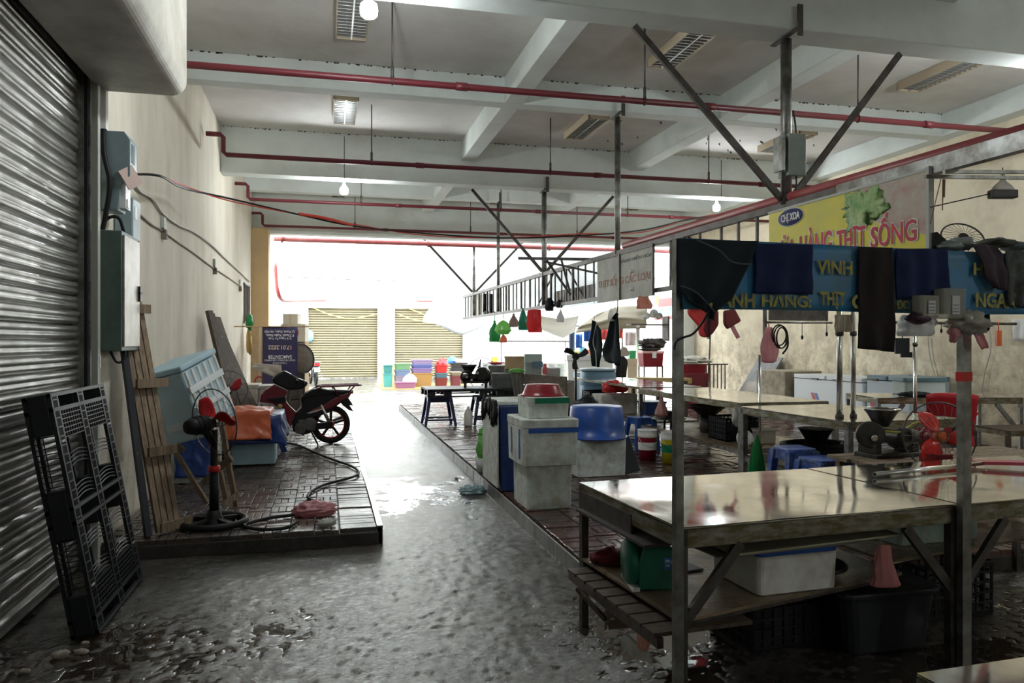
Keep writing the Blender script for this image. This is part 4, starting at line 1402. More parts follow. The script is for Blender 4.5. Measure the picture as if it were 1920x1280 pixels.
m_yel = mat('yellow_lettering', (.48, .40, .035), .6, dirt=(.13, .16, .11), damt=.5, dscale=26)


def ban_text(s, u0, v0, u1, v1, label=None):
    a, b = onB(u0, v0, .02), onB(u1, v1, .02)
    w_, h_ = (b - a).dot(BD), a.z - b.z
    mid = (a + b) / 2
    x_ = (mid - BO).dot(BD)
    o = pt(t, 'lettering', m_yel, text_mb(s, w_, h_, .002, .036), loc=(x_, -.024, (a.z + b.z) / 2))
    return o


ban_text('VINH', 1530, 487, 1597, 516)
ban_text('THÀNH', 1309, 540, 1414, 577)
ban_text('HẰNG:', 1427, 540, 1520, 577)
ban_text('THỊT', 1536, 545, 1584, 580)
ban_text('GÀ', 1596, 545, 1640, 580)
ban_text('ĐC: 03', 1680, 562, 1722, 580)
ban_text('HÀ', 1824, 487, 1862, 517)
ban_text('NGAN', 1828, 548, 1904, 578)

P_ = lambda u, v: onB(u, v, .03)
m_c1 = mat('dark_teal_towel', (.004, .014, .021), .85, bump=.3, bscale=200)
m_c2 = mat('royal_blue_towel', (.003, .013, .075), .85, bump=.3, bscale=200)
m_c3 = mat('maroon_brown_towel', (.015, .007, .009), .9, bump=.3, bscale=200)
m_c4 = mat('plum_grey_cloth', (.055, .035, .05), .85)
m_c5 = mat('olive_grey_cloth', (.10, .11, .10), .85, dirt=(.03, .03, .03), damt=.5, dscale=14)
t = cloth('towel', 'dark teal trouser-like towel hanging askew at the aisle end of the blue banner', m_c1, [(1268, 447, 1422, 452), (1267, 500, 1402, 500), (1268, 538, 1370, 560), (1290, 565, 1340, 585), (1322, 578, 1336, 602)], P_, .012, 2, seed=1, cat='towel', group='towels on the blue banner')
q_ = MB()
pp = [P_(1300, 452) - t.location, P_(1340, 470) - t.location, P_(1365, 492) - t.location, P_(1402, 497) - t.location]
pt(t, 'seam', mat('grey_seam', (.12, .13, .15), .8), MB().tube(cable([q + BN * .03 for q in pp]), .003, 4).tube(cable([P_(1270, 537) + BN * .03 - t.location, P_(1300, 550) + BN * .03 - t.location, P_(1333, 585) + BN * .03 - t.location]), .003, 4))
cloth('towel', 'blue towel with a straight hem hanging next to the teal one', m_c2, [(1416, 456, 1523, 459), (1415, 505, 1522, 505), (1414, 550, 1523, 552)], P_, .008, 2, seed=2, cat='towel', group='towels on the blue banner')
cloth('towel', 'long maroon-brown towel hanging far below the banner', m_c3, [(1608, 463, 1673, 464), (1609, 520, 1676, 520), (1611, 600, 1678, 600), (1610, 653, 1675, 660)], P_, .009, 1.5, seed=3, cat='towel', group='towels on the blue banner')
cloth('towel', 'blue towel with a slanting hem right of the maroon-brown towel', m_c2, [(1680, 466, 1774, 466), (1681, 510, 1777, 510), (1684, 562, 1779, 555)], P_, .010, 2.5, seed=4, cat='towel', group='towels on the blue banner')
cloth('towel', 'plum-grey cloth twisted over the banner near the right edge of the view', m_c4, [(1815, 458, 1856, 460), (1836, 490, 1872, 478), (1842, 520, 1880, 510), (1856, 540, 1878, 545)], P_, .012, 1.2, off=.02, seed=5, cat='towel', group='towels on the blue banner')
cloth('towel', 'spotted olive-grey cloth hanging at the right edge of the view', m_c5, [(1886, 470, 1960, 470), (1888, 520, 1960, 520), (1886, 572, 1950, 580)], P_, .010, 3, seed=6, cat='towel', group='towels on the blue banner')
# heap on top of banner
def heap(u, v, ru, rv, m, lab, seed, name='folded_rag', cat='rag'):
    c = onB(u, v, -.04)
    d = (c - C0).dot(Vector((SY, CY, 0)))
    return one(name, lab, cat, m, MB().blob((0, 0, 0), ru * d / F, .07, rv * d / F, .25, 3, 20, 12, seed), tuple(c), RZ)


heap(1775, 462, 26, 10, mat('grey_tin', (.25, .29, .28), .4, .2), 'pale grey rolled cloth on top of the banner right of the yellow sign', 41)
heap(1800, 458, 20, 12, mat('grey_rag', (.28, .30, .29), .7), 'light grey crumpled rag on top of the banner', 42)
heap(1868, 455, 32, 8, mat('olive_rag', (.09, .10, .08), .8), 'dark olive bundle on top of the banner by the right edge', 43)
heap(1905, 462, 30, 9, mat('grey_green_rag', (.16, .19, .19), .8), 'grey-green flat bundle at the right end of the banner top', 44)
a = onB(1755, 458, -.05)
one('black_umbrella_tip', 'black pointed cloth sticking up behind the banner beside the yellow sign', 'cloth', m_blackr, MB().prism([(-.03, -.08), (.09, -.08), (.045, .02), (0, .06), (-.025, .055)], .02), tuple(a), -YAW)
c = at(1805, 447, 4.7)
t = th('old_fan_guard', 'bare wire fan guard lying on top of the banner frame', 'fan guard', c.x, c.y, c.z)
g_ = MB().ring((0, 0, 0), .125, .005, (-.25, -.75, .55), 40)
qd = Vector((-.25, -.75, .55)).normalized().to_track_quat('Z', 'Y')
for k in range(24):
    a_ = 2 * PI * k / 24
    g_.tube([qd @ Vector((.12 * math.cos(a_), .12 * math.sin(a_), 0)), qd @ Vector((.03 * math.cos(a_), .03 * math.sin(a_), .03))], .0015, 3)
pt(t, 'guard', m_dsteel, g_)
pt(t, 'hub', m_dsteel, MB().lathe([(.03, 0), (.03, .02)], axis=(-.25, -.75, .55), n=14))
# egg-like clear boxes and bags tied on the banner
for k, (u0, v0, u1, v1, lab) in enumerate(((1712, 553, 1758, 596, 'clear plastic food box with a white label, taped to the banner beside the blue towel'), (1757, 540, 1805, 598, 'clear plastic food box with a white label, taped on the banner by the red-taped post'))):
    a, b = onB(u0, v0, .07), onB(u1, v1, .07)
    cc = (a + b) / 2
    t = th('clear_food_box', lab, 'plastic box', cc.x, cc.y, b.z, RZ + .05 * (1 - 2 * k))
    w_, h_ = (b - a).length * .7, a.z - b.z
    pt(t, 'shell', mat('cloudy_clear', (.42, .41, .35), .12, alpha=.55), MB().rbox(0, 0, h_ / 2, w_, .06, h_, .02), bev=.008)
    pt(t, 'label_sheet', mat('label_white', (.55, .56, .55), .6), MB().bx(-.022, -.036, .02, .022, -.0335, h_ * .75))
    pt(t, 'label_print', mat('label_grey', (.25, .25, .26), .6), MB().bx(-.016, -.0375, .03, .016, -.036, .036).bx(-.016, -.0375, .045, .016, -.036, .05).bx(-.016, -.0375, .06, .016, -.036, .066))
px_bag('white_banner_bag', 'white plastic bag with a dark lump hanging under the banner', m_bagwhite, 1682, 590, 1751, 630, 3.62, seed=7, hang=1.76, shape=[(.8, 0), (1.0, .2), (.98, .6), (.8, .85), (.6, 1)], depth=.5)
one('dark_lump', 'dark purple lump on the white bag under the banner', 'bundle', mat('purple_lump', (.05, .02, .04), .5), MB().blob((0, 0, 0), .055, .04, .03, .2, 3, 14, 9, 3), tuple(at(1722, 596, 3.50)))
t = one('tied_film', 'greyish clear plastic film knotted around the red-taped post top', 'plastic film', mat('grey_film', (.42, .40, .34), .25, alpha=.85), MB().blob((0, 0, 0), .10, .07, .055, .4, 3, 26, 14, 8), tuple(onB(1812, 605, .05)))
one('tied_film', 'pinkish film scrap hanging at the left of the post knot', 'plastic film', m_bagpink, MB().blob((0, 0, 0), .035, .02, .045, .3, 3, 14, 9, 12), tuple(onB(1789, 622, .06)))
cloth('pink_scrap', 'torn pink plastic strip hanging right of the red-taped post', m_bagpink, [(1818, 612, 1834, 610), (1826, 632, 1846, 630), (1838, 655, 1852, 652)], lambda u, v: onB(u, v, .04), .008, 1, cat='plastic film')
cloth('dark_scrap', 'dark green rag dangling behind the knotted film', m_c1, [(1828, 590, 1856, 588), (1832, 612, 1856, 608), (1838, 622, 1852, 620)], lambda u, v: onB(u, v, -.03), .008, 1, cat='rag')
# cable hanging from banner post
p = [onB(1330, 580, .05), onB(1320, 600, .04), onB(1300, 625, .03), onB(1280, 633, .03), onB(1268, 640, .03), onB(1264, 655, .03)]
one('post_cable', 'black cable looping from the teal towel to the aisle-side banner post', 'cable', m_black, MB().tube(cable(p), .005, 6))

# ================================================================ YELLOW MEAT BANNER ON THE TRUSS
ya, yb = onT(1442, 420, -.05).y, onT(1742, 420, -.05).y
t = th('meat_shop_sign', 'yellow meat shop sign with red lettering hung on the truss behind the blue banner', 'sign', trx(ya) - .05, ya, 0, -PI / 2 + math.atan(TRS))
Lw = ya - yb
z1, z0 = 2.73, 2.13
m_sy = mat('yellow_sign_sheet', (.70, .62, .06), .45, dirt=(.55, .52, .10), damt=.3, dscale=2)
pt(t, 'sheet', m_sy, MB().bx(0, 0, z0, Lw, .01, z1))
pt(t, 'frame', mat('sign_edge', (.45, .46, .42), .6), MB().bx(Lw - .015, -.012, z0 - .02, Lw + .01, .03, z1 + .02).bx(-.01, -.006, z1 - .008, Lw, .02, z1 + .012))
# printed picture: greens and meat
pr_ = MB().grid(lambda a, b: (Lw * (.60 + .39 * a) , -.0015, z1 - .01 - .42 * b * (.45 + .55 * a)), 12, 8, False)
pt(t, 'picture_meat', mat('printed_meat', (.45, .26, .22), .5, dirt=(.50, .47, .38), damt=.6, dscale=6), pr_)
pt(t, 'picture_greens', mat('printed_greens', (.10, .30, .06), .5, dirt=(.45, .55, .25), damt=.5, dscale=9), MB().blob((0, 0, 0), .20, .002, .12, .5, 3, 26, 14, 4), loc=(Lw * .66, -.003, z1 - .16))


def sgn(u, v):
    q = onT(u, v, -.05)
    return (ya - q.y, q.z)


c0 = sgn(1483, 407)
pt(t, 'oval_badge', mat('navy_badge', (.05, .06, .16), .5), MB().lathe([(.001, 0), (.17, .0), (.17, .003), (.001, .003)], (0, 0, 0), (0, -1, 0), n=36, sy=.42), loc=(c0[0], -.002, c0[1]))
pt(t, 'badge_edge', m_white, MB().ring((c0[0], -.004, c0[1]), .172, .004, (0, -1, 0), 40, 4, .42))
pt(t, 'badge_text', m_white, text_mb('CHỊ XOA', .25, .085, .003, .02), loc=(c0[0], -.006, c0[1] - .005))
m_rl = mat('red_lettering', (.52, .02, .05), .5)
m_wl = mat('white_outline', (.80, .78, .70), .5)
for s, ua, ub, va, vb in (('CỬA', 1452, 1492, 440, 484), ('HÀNG', 1500, 1561, 425, 484), ('THỊT', 1570, 1624, 425, 480), ('SỐNG', 1634, 1720, 395, 458)):
    A, B = sgn(ua, (va + vb) / 2), sgn(ub, (va + vb) / 2)
    top_, bot = sgn((ua + ub) / 2, va)[1], sgn((ua + ub) / 2, vb)[1]
    pt(t, 'lettering_outline', m_wl, text_mb(s, (B[0] - A[0]) * 1.06, (top_ - bot) * 1.04, .001, .05), loc=((A[0] + B[0]) / 2, -.004, (top_ + bot) / 2))
    pt(t, 'lettering', m_rl, text_mb(s, B[0] - A[0], top_ - bot, .002, .015), loc=((A[0] + B[0]) / 2, -.006, (top_ + bot) / 2))
# grey sign further along
ya, yb = onT(1120, 500, -.06).y, onT(1225, 500, -.06).y
t = th('grey_sign', 'weathered grey sign with faded red lettering on the truss farther down the hall', 'sign', trx(ya) - .06, ya, 0, -PI / 2 + math.atan(TRS))
Lw = ya - yb
m_gsn = mat('weathered_sign', (.46, .46, .40), .6, dirt=(.32, .32, .27), damt=.5, dscale=4)
pt(t, 'sheet', m_gsn, MB().bx(0, 0, 2.14, Lw, .012, 2.74))
pt(t, 'frame', m_dsteel, MB().bx(Lw * .44, -.02, 2.14, Lw * .46, 0, 2.74).bx(-.01, -.01, 2.72, Lw, .02, 2.75).bx(Lw - .02, -.01, 2.14, Lw, .02, 2.74))
pt(t, 'lettering', mat('faded_red', (.36, .16, .12), .6), text_mb('THỊT SỐNG CÁC LOẠI', Lw * .93, .17, .002, .02), loc=(Lw * .49, -.003, 2.40))
pt(t, 'small_lettering', mat('faded_dark', (.12, .12, .11), .6), text_mb('HÀNG HIỀN HÒA', Lw * .55, .06, .002, .01), loc=(Lw * .72, -.003, 2.64))
for zz, xx in ((2.47, .72), (2.25, .72)):
    pt(t, 'small_bulb', mat('unlit_bulb', (.8, .8, .78), .2), MB().lathe([(.001, 0), (.02, .008), (.025, .03), (.015, .05), (.012, .06)], (xx * Lw, -.02, zz), (0, -1, 0), n=12))
# rod frames over the truss
one('rod_frame', 'thin dark rods sticking out sideways over the truss next to the grey sign', 'rod', m_dsteel, MB().bar(at(972, 484, 11.5), at(1150, 487, 11.2), .04).bar(at(1025, 488, 11.5), at(1070, 553, 11.5), .035).bar(at(1052, 485, 11.3), at(1068, 545, 11.3), .03).bar(at(1020, 490, 11.3), at(1120, 512, 11.0), .03))
one('rod_frame', 'pair of steel rods running off to the right beyond the yellow sign', 'rod', m_steel, MB().bar(at(1735, 331, 4.75), at(1990, 334, 4.95), .022).bar(at(1770, 322, 4.8), at(1990, 323, 5.0), .022))
# black bag hanging there
c = at(1880, 372, 4.9)
t = th('hanging_lamp_bag', 'dark box-like lamp in a clear bag hanging at the upper right by the wall', 'lamp', c.x, c.y, c.z, -YAW)
pt(t, 'box', mat('charcoal', (.06, .06, .06), .5), MB().bx(-.085, -.03, 0, .085, .03, .055), bev=.008)
pt(t, 'clear_bag', mat('thin_clear', (.65, .65, .62), .2, alpha=.6), MB().lathe([(.08, .05), (.06, .08), (.02, .115), (.008, .14), (.014, .155)], n=14, sy=.5))
pt(t, 'string', m_black, MB().tube([(0, 0, .14), (0, 0, .2)], .003, 5).tube([(-.085, 0, .03), (-.48, -.02, -.06)], .004, 5))
t = one('hanging_straps', 'brown straps and thin wires dangling from the right end of the yellow sign', 'straps', mat('brown_strap', (.22, .10, .06), .6), MB().bar(at(1768, 336, 4.75), at(1767, 394, 4.75), .006, .003).bar(at(1764, 336, 4.75), at(1744, 420, 4.7), .005, .003).bar(at(1771, 336, 4.75), at(1770, 370, 4.75), .012, .003))
# ================================================================ MOTORBIKE
bx0, by0 = .06, 11.08
t = th('motorbike', 'dark red and black underbone motorbike with a dark red rear rack on the left platform', 'motorbike', bx0, by0, .152, math.radians(4))
KZ = .00128


def m2(zx, zy, y=0):
    return ((zx - 870) * KZ, y, (1200 - zy) * KZ)


m_bred = mat('dark_red_paint', (.13, .006, .015), .22, coat=.6)
m_bblk = mat('bike_black', (.008, .008, .010), .3, spec=.3)
for wx, nm in ((870, 'rear'), (-30, 'front')):
    c = Vector(m2(wx, 1200 - .272 / KZ))
    wh = pt(t, 'wheel', m_blackr, MB().ring(c, .235, .037, (0, 1, 0), 40, 10))
    rm = MB().ring(c, .195, .014, (0, 1, 0), 36, 6)
    rm.lathe([(.045, -.05), (.05, -.03), (.05, .03), (.045, .05)], c, (0, 1, 0), 16)
    pt(wh, 'rim', mat('bike_rim_red', (.35, .03, .03), .3, .4), rm)
    sp_ = MB()
    for k in range(5):
        a = 2 * PI * k / 5 + .3
        e = Vector((math.cos(a), 0, math.sin(a)))
        sp_.bar(c + e * .03, c + e * .19, .035, .018, up=(0, 1, 0))
    pt(wh, 'spokes', m_bblk, sp_)
pb = lambda pts: [(m2(a, b)[0], m2(a, b)[2]) for a, b in pts]
pt(t, 'side_body', m_bblk, MB().prism(pb([(545, 690), (600, 640), (700, 600), (900, 600), (1080, 610), (1070, 660), (1000, 730), (930, 780), (850, 850), (700, 900), (560, 1000), (470, 1060), (455, 960), (500, 840), (560, 780)]), .22), bev=.02)
pt(t, 'seat', m_blackr, MB().prism(pb([(545, 680), (600, 632), (680, 590), (740, 582), (830, 600), (950, 612), (1020, 622), (1020, 650), (800, 655), (640, 680), (560, 715)]), .25), bev=.03)
pt(t, 'tail_panel', m_bred, MB().prism(pb([(600, 850), (690, 800), (800, 760), (880, 700), (1000, 650), (1105, 612), (1060, 690), (960, 740), (850, 810), (700, 850)]), .26), bev=.015)
pt(t, 'side_stripe', mat('stripe_silver', (.4, .4, .4), .3), MB().prism(pb([(610, 848), (700, 818), (780, 800), (770, 812), (700, 838), (640, 854)]), .268))
pt(t, 'leg_shield', m_bred, MB().prism(pb([(120, 715), (135, 640), (180, 585), (270, 535), (400, 600), (410, 620), (390, 660), (395, 720), (440, 780), (500, 840), (470, 900), (440, 1000), (400, 930), (380, 850), (260, 740)]), .20), bev=.02)
pt(t, 'shield_insert', m_bblk, MB().prism(pb([(185, 690), (300, 670), (385, 660), (385, 730), (300, 740)]), .215), bev=.01)
pt(t, 'front_fender', m_bred, MB().prism(pb([(-190, 800), (-150, 740), (-40, 715), (60, 725), (160, 760), (120, 780), (30, 760), (-60, 762), (-150, 800)]), .10), bev=.01)
pt(t, 'fork', m_steel, MB().tube([m2(-30, 985, .07), m2(150, 700, .07)], .018, 8).tube([m2(-30, 985, -.07), m2(150, 700, -.07)], .018, 8))
pt(t, 'handlebar_cover', m_bblk, MB().prism(pb([(245, 470), (290, 430), (370, 382), (430, 410), (510, 465), (610, 505), (630, 520), (600, 560), (560, 590), (420, 600), (340, 560), (260, 520)]), .24), bev=.03)
pt(t, 'handlebar', m_bblk, MB().tube([m2(520, 500, -.33), m2(500, 490, -.15), m2(500, 490, .15), m2(520, 500, .33)], .016, 8))
pt(t, 'chrome_trim', m_chrome, MB().tube([m2(270, 430, -.13), m2(370, 385, -.13), m2(450, 425, -.13), m2(520, 465, -.13)], .005, 5))
pt(t, 'mirror_stem', m_bblk, MB().tube([m2(575, 640, -.2), m2(578, 400, -.24)], .006, 5))
pt(t, 'brake_lever', m_bblk, MB().tube([m2(440, 700, -.14), m2(540, 690, -.14)], .007, 5))
pt(t, 'fog_lamp', mat('amber_lens', (.4, .35, .12), .2), MB().lathe([(.035, 0), (.03, .02), (.001, .03)], m2(330, 768, -.10), (0, -1, 0), 14))
pt(t, 'engine', m_dsteel, MB().bx(m2(520, 0)[0], -.12, .20, m2(700, 0)[0], .12, .36).lathe([(.09, -.14), (.09, .14)], m2(640, 970), (0, 1, 0), 18), bev=.01)
pt(t, 'crankcase', m_dsteel, MB().lathe([(.075, -.16), (.08, -.14), (.08, .14), (.075, .16)], m2(540, 1010), (0, 1, 0), 18))
pt(t, 'exhaust', m_dsteel, MB().tube(cable([m2(500, 1060, .14), m2(600, 1080, .15), m2(800, 1010, .16), m2(1010, 930, .17)]), .032, 10))
pt(t, 'chain_guard', m_bblk, MB().bar(m2(600, 1000, -.1), m2(880, 990, -.1), .02, .09))
pt(t, 'swing_arm', m_bblk, MB().bar(m2(600, 1010, .09), m2(870, 987, .09), .03, .04).bar(m2(600, 1010, -.07), m2(870, 987, -.07), .03, .04))
pt(t, 'shock', m_chrome, MB().tube([m2(850, 960, .12), m2(760, 760, .12)], .022, 8).tube([m2(850, 960, -.12), m2(760, 760, -.12)], .022, 8))
pt(t, 'side_stand', m_bblk, MB().tube([m2(660, 1060, -.08), m2(725, 1196, -.16)], .012, 6))
pt(t, 'foot_peg', m_bblk, MB().tube([m2(560, 1070, -.28), m2(560, 1070, .28)], .012, 6))
pt(t, 'rear_fender', m_bblk, MB().prism(pb([(960, 730), (1010, 690), (1060, 700), (1110, 780), (1070, 780), (1115, 850), (1060, 830), (1000, 780)]), .12), bev=.005)
pt(t, 'tail_light', m_red, MB().bx(m2(1085, 0)[0], -.06, m2(0, 650)[2], m2(1110, 0)[0], .06, m2(0, 612)[2]))
rk = MB()
hz = m2(0, 560)[2]
x0, x1 = m2(690, 0)[0], m2(1190, 0)[0]
rk.tube([(x0, -.2, hz - .05), (x0 + .1, -.2, hz), (x1 - .04, -.2, hz + .01), (x1, -.16, hz + .01), (x1, .16, hz + .01), (x1 - .04, .2, hz + .01), (x0 + .1, .2, hz), (x0, .2, hz - .05)], .012, 8)
for yy in (-.12, -.04, .04, .12):
    rk.tube([(x0 + .02, yy, hz), (x1, yy, hz + .01)], .009, 6)
for xx in (x0 + .1, (x0 + x1) / 2, x1 - .1):
    rk.tube([(xx, -.2, hz), (xx, .2, hz)], .009, 6)
rk.tube([(x0 + .25, -.2, hz), m2(950, 680, -.13)], .01, 6).tube([(x0 + .25, .2, hz), m2(950, 680, .13)], .01, 6).tube([(x1 - .1, -.2, hz), m2(1050, 640, -.12)], .01, 6).tube([(x1 - .1, .2, hz), m2(1050, 640, .12)], .01, 6)
pt(t, 'luggage_rack', mat('rack_maroon', (.12, .01, .03), .35), rk)
# blue strip hanging in front of box
cloth('tarp_strip', 'short dark blue strip dangling between the pale foam box and the motorbike', m_tarpb, [(521, 827, 530, 825), (528, 848, 539, 846)], lambda u, v: at(u, v, 9.9), .003, 1, cat='strip')

# ================================================================ BEHIND THE MOTORBIKE
c = G(458, 770, .15)
foam_box('yellowed white foam box with a green tape mark behind the motorbike', onX(470, 740, -1.25).x, 11.9, .45, .56, .5, .52, 0, mat('yellowed_foam', (.62, .60, .52), .65, dirt=(.45, .40, .30), damt=.4, dscale=3), lid=.06)
foam_box('grey-white foam box standing right of the yellowed one behind the motorbike', -.80, 11.95, .45, .34, .5, .50, 0, mat('greyish_foam', (.50, .50, .48), .65), lid=.05)
one('flattened_cardboard', 'flattened cardboard and crate stack carrying the foam boxes behind the motorbike', 'cardboard', m_card, MB().bx(-.5, -.3, 0, .5, .3, .15).bx(-.52, -.32, .15, .48, .28, .165).bx(-.48, -.28, .165, .50, .3, .295), (-1.06, 11.95, .152))
cloth('white_cloth', 'white rag with a dark stripe draped over the foam boxes behind the motorbike', mat('offwhite_cloth', (.62, .58, .50), .8), [(476, 681, 527, 684), (472, 688, 529, 700), (474, 690, 527, 712)], lambda u, v: at(u, v, 11.1), .02, 2, cat='rag')
# SAMCENTER banner, upside down
bx_ = [at(493, 612, 13.6), at(557, 612, 13.6)]
t = th('navy_event_banner', 'navy event banner hung upside down at the street end of the left wall', 'banner', *((bx_[0] + bx_[1]) / 2), -math.radians(6))
Wb, Hb = (bx_[1] - bx_[0]).length, 1.15
pt(t, 'sheet', mat('navy_banner', (.028, .022, .085), .5), MB().grid(lambda a, b: ((a - .5) * Wb, .012 * math.sin(a * 5 + b * 4), -Hb * b), 14, 14), sol=.002)
pt(t, 'hanging_rod', m_card, MB().tube([(-Wb / 2 - .62, 0, .0), (Wb / 2 + .2, 0, 0)], .012, 6))
m_bt = mat('banner_print', (.75, .74, .72), .5)
m_bt2 = mat('banner_print_tan', (.70, .55, .40), .5)
for s, zz, w_, h_, m_ in (('Q.Thanh Xuân, Hà Nội', .09, .86, .055, m_bt), ('P.Thanh Xuân Nam,', .155, .80, .055, m_bt), ('515 Nguyễn Trãi,', .215, .66, .055, m_bt), ('17.01.2022', .375, .65, .075, m_bt2), ('SAMCENTER', .545, .68, .065, m_bt), ('KHAI TRƯƠNG CỬA HÀNG', .61, .86, .04, m_bt), ('TƯNG BỪNG', .66, .4, .035, m_bt)):
    mb = text_mb(s, Wb * w_, h_, .002, .015)
    mb.v = [(-x, y, -z) for x, y, z in mb.v]
    pt(t, 'lettering', m_bt if m_ is m_bt else m_, mb, loc=(0, -.02, -zz))
pt(t, 'red_motif', mat('motif_red', (.35, .07, .05), .5), MB().prism([(-.12, -.06), (0, .02), (.12, -.06), (.10, -.1), (0, -.03), (-.1, -.1)], .003), loc=(.05, -.02, -.86))
# cardboards behind / beside
for u0, v0, u1, v1, d, lab, m_ in ((475, 612, 500, 664, 14.9, 'grey-brown cardboard sheet leaning on the ochre pillar', m_card), (472, 645, 502, 700, 14.2, 'cardboard box with a red circle mark tilted beside the navy banner', m_card), (530, 588, 558, 612, 16.2, 'small carton on top of the stack right above the navy banner', mat('pale_carton', (.62, .58, .48), .8)), (526, 607, 572, 640, 16.2, 'carton with a red round mark in the stack above the navy banner', mat('pale_carton', (.62, .58, .48), .8)), (556, 640, 572, 690, 16.0, 'tall narrow carton behind the edge of the navy banner', m_card)):
    a, b = at(u0, v1, d), at(u1, v0, d)
    if u0 not in (530, 526):
        a.z = .155
    t = th('carton', lab, 'carton', (a.x + b.x) / 2, (a.y + b.y) / 2, a.z, -YAW)
    w_, h_ = (u1 - u0) * d / F, b.z - a.z
    pt(t, 'box', m_, MB().bx(-w_ / 2, 0, 0, w_ / 2, .3, h_), bev=.004)
    pt(t, 'flap_line', mat('carton_tape', (.55, .45, .3), .4), MB().bx(-.02, -.003, 0, .02, 0, h_))
    if 'red' in lab:
        pt(t, 'round_mark', mat('mark_red', (.5, .06, .06), .6), MB().ring((0, -.004, h_ * .5), min(w_, h_) * .3, .015, (0, 1, 0), 20, 4))
one('support_box', 'dark stack of crates below the cartons at the end of the left wall', 'crate', m_dsteel, MB().bx(-.26, -.0, 0, .26, .3, 1.44).bx(-.26, -.01, .45, .26, .0, .47).bx(-.26, -.01, .95, .26, .0, .97), (-.72, 16.45, .152))
one('green_wall_bag', 'green plastic bag hanging on the window bars of the left wall', 'plastic bag', m_baggreen, MB().blob((0, 0, 0), .07, .07, .15, .3, 2, 16, 10, 2), tuple(onX(468, 603, XL + .12)))
one('yellow_wall_bag', 'limp yellowish bag hanging beneath the green bag on the left wall', 'plastic bag', mat('yellowish_film', (.55, .40, .12), .4), MB().blob((0, 0, 0), .05, .06, .26, .3, 2, 14, 10, 4), tuple(onX(467, 640, XL + .1)))
q = onX(461, 572, XL)
wb = MB()
for i in range(4):
    wb.bx(XL + .003, q.y - .45 + i * .32, q.z - .35, XL + .03, q.y - .42 + i * .32, q.z + .42)
wb.bx(XL + .003, q.y - .5, q.z + .40, XL + .03, q.y + .6, q.z + .43).bx(XL + .003, q.y - .5, q.z - .37, XL + .03, q.y + .6, q.z - .34)
one('window_bars', 'small barred grille on the left wall next to the ochre pillar', 'grille', m_dsteel, wb)
# big dark round basket and the parked motorbike further out
c = at(566, 672, 15.4)
t = th('round_basket', 'big round brown basket lid leaning beside the navy banner', 'basket', c.x, c.y, c.z, .2)
pt(t, 'disc', mat('woven_brown', (.13, .10, .07), .7, dirt=(.07, .05, .04), damt=.5, dscale=20), MB().lathe([(.001, .03), (.15, .02), (.29, 0), (.3, -.01)], (0, 0, 0), (.5, -1, .2), n=26, sy=1.0))
pt(t, 'rim', m_black, MB().ring((0, 0, 0), .3, .012, (.5, -1, .2), 30))
pt(t, 'prop_stand', m_dsteel, MB().bar((0, .1, .1), (0, .15, -1.1), .05).bar((-.1, .12, -.3), (-.25, .15, -1.1), .04))
c = G(592, 722, 0)
t = th('parked_motorbike', 'silver-grey motorbike with a red tail light parked beyond the navy banner, rear end showing', 'motorbike', c.x, c.y, 0, math.radians(100))
pt(t, 'wheel', m_blackr, MB().ring((0, 0, .3), .26, .045, (0, 1, 0), 30, 8))
pt(t, 'front_wheel', m_blackr, MB().ring((1.2, 0, .3), .26, .045, (0, 1, 0), 30, 8))
pt(t, 'body', mat('silver_paint', (.42, .43, .44), .3, .5), MB().prism([(-.25, .62), (.1, .78), (.6, .78), (.75, .5), (.95, .55), (1.15, .95), (1.05, 1.0), (.8, .45), (.3, .35), (0, .5)], .24), bev=.02)
pt(t, 'seat', m_blackr, MB().prism([(-.2, .74), (.1, .84), (.6, .80), (.6, .76), (-.15, .70)], .26), bev=.02)
pt(t, 'tail_light', m_red, MB().bx(-.32, -.09, .72, -.24, .09, .82))
pt(t, 'number_plate', m_white, MB().bx(-.31, -.10, .50, -.30, .10, .64))
pt(t, 'exhaust', m_chrome, MB().tube([(.5, -.15, .28), (-.3, -.17, .36)], .045, 10))
pt(t, 'handlebar', m_bblk, MB().tube([(1.0, -.35, 1.0), (1.05, 0, .98), (1.0, .35, 1.0)], .018, 6))
pt(t, 'grab_rail', m_chrome, MB().tube([(.1, -.14, .78), (-.3, -.12, .86), (-.3, .12, .86), (.1, .14, .78)], .012, 6))
c = at(574, 690, 16.8)
one('wire_coil', 'tangle of wire hanging behind the basket lid by the parked motorbike', 'wire', m_dsteel, MB().tube([(0, .1, .2), (0, .1, -c.z + .01)], .02, 6).ring((0, 0, 0), .18, .008, (1, -1, .1), 24, 5, 1.4).ring((.05, 0, .02), .16, .008, (1, -.8, .1), 24, 5, 1.5).ring((-.04, 0, -.04), .2, .008, (1, -1.2, .1), 24, 5, 1.2), tuple(c))

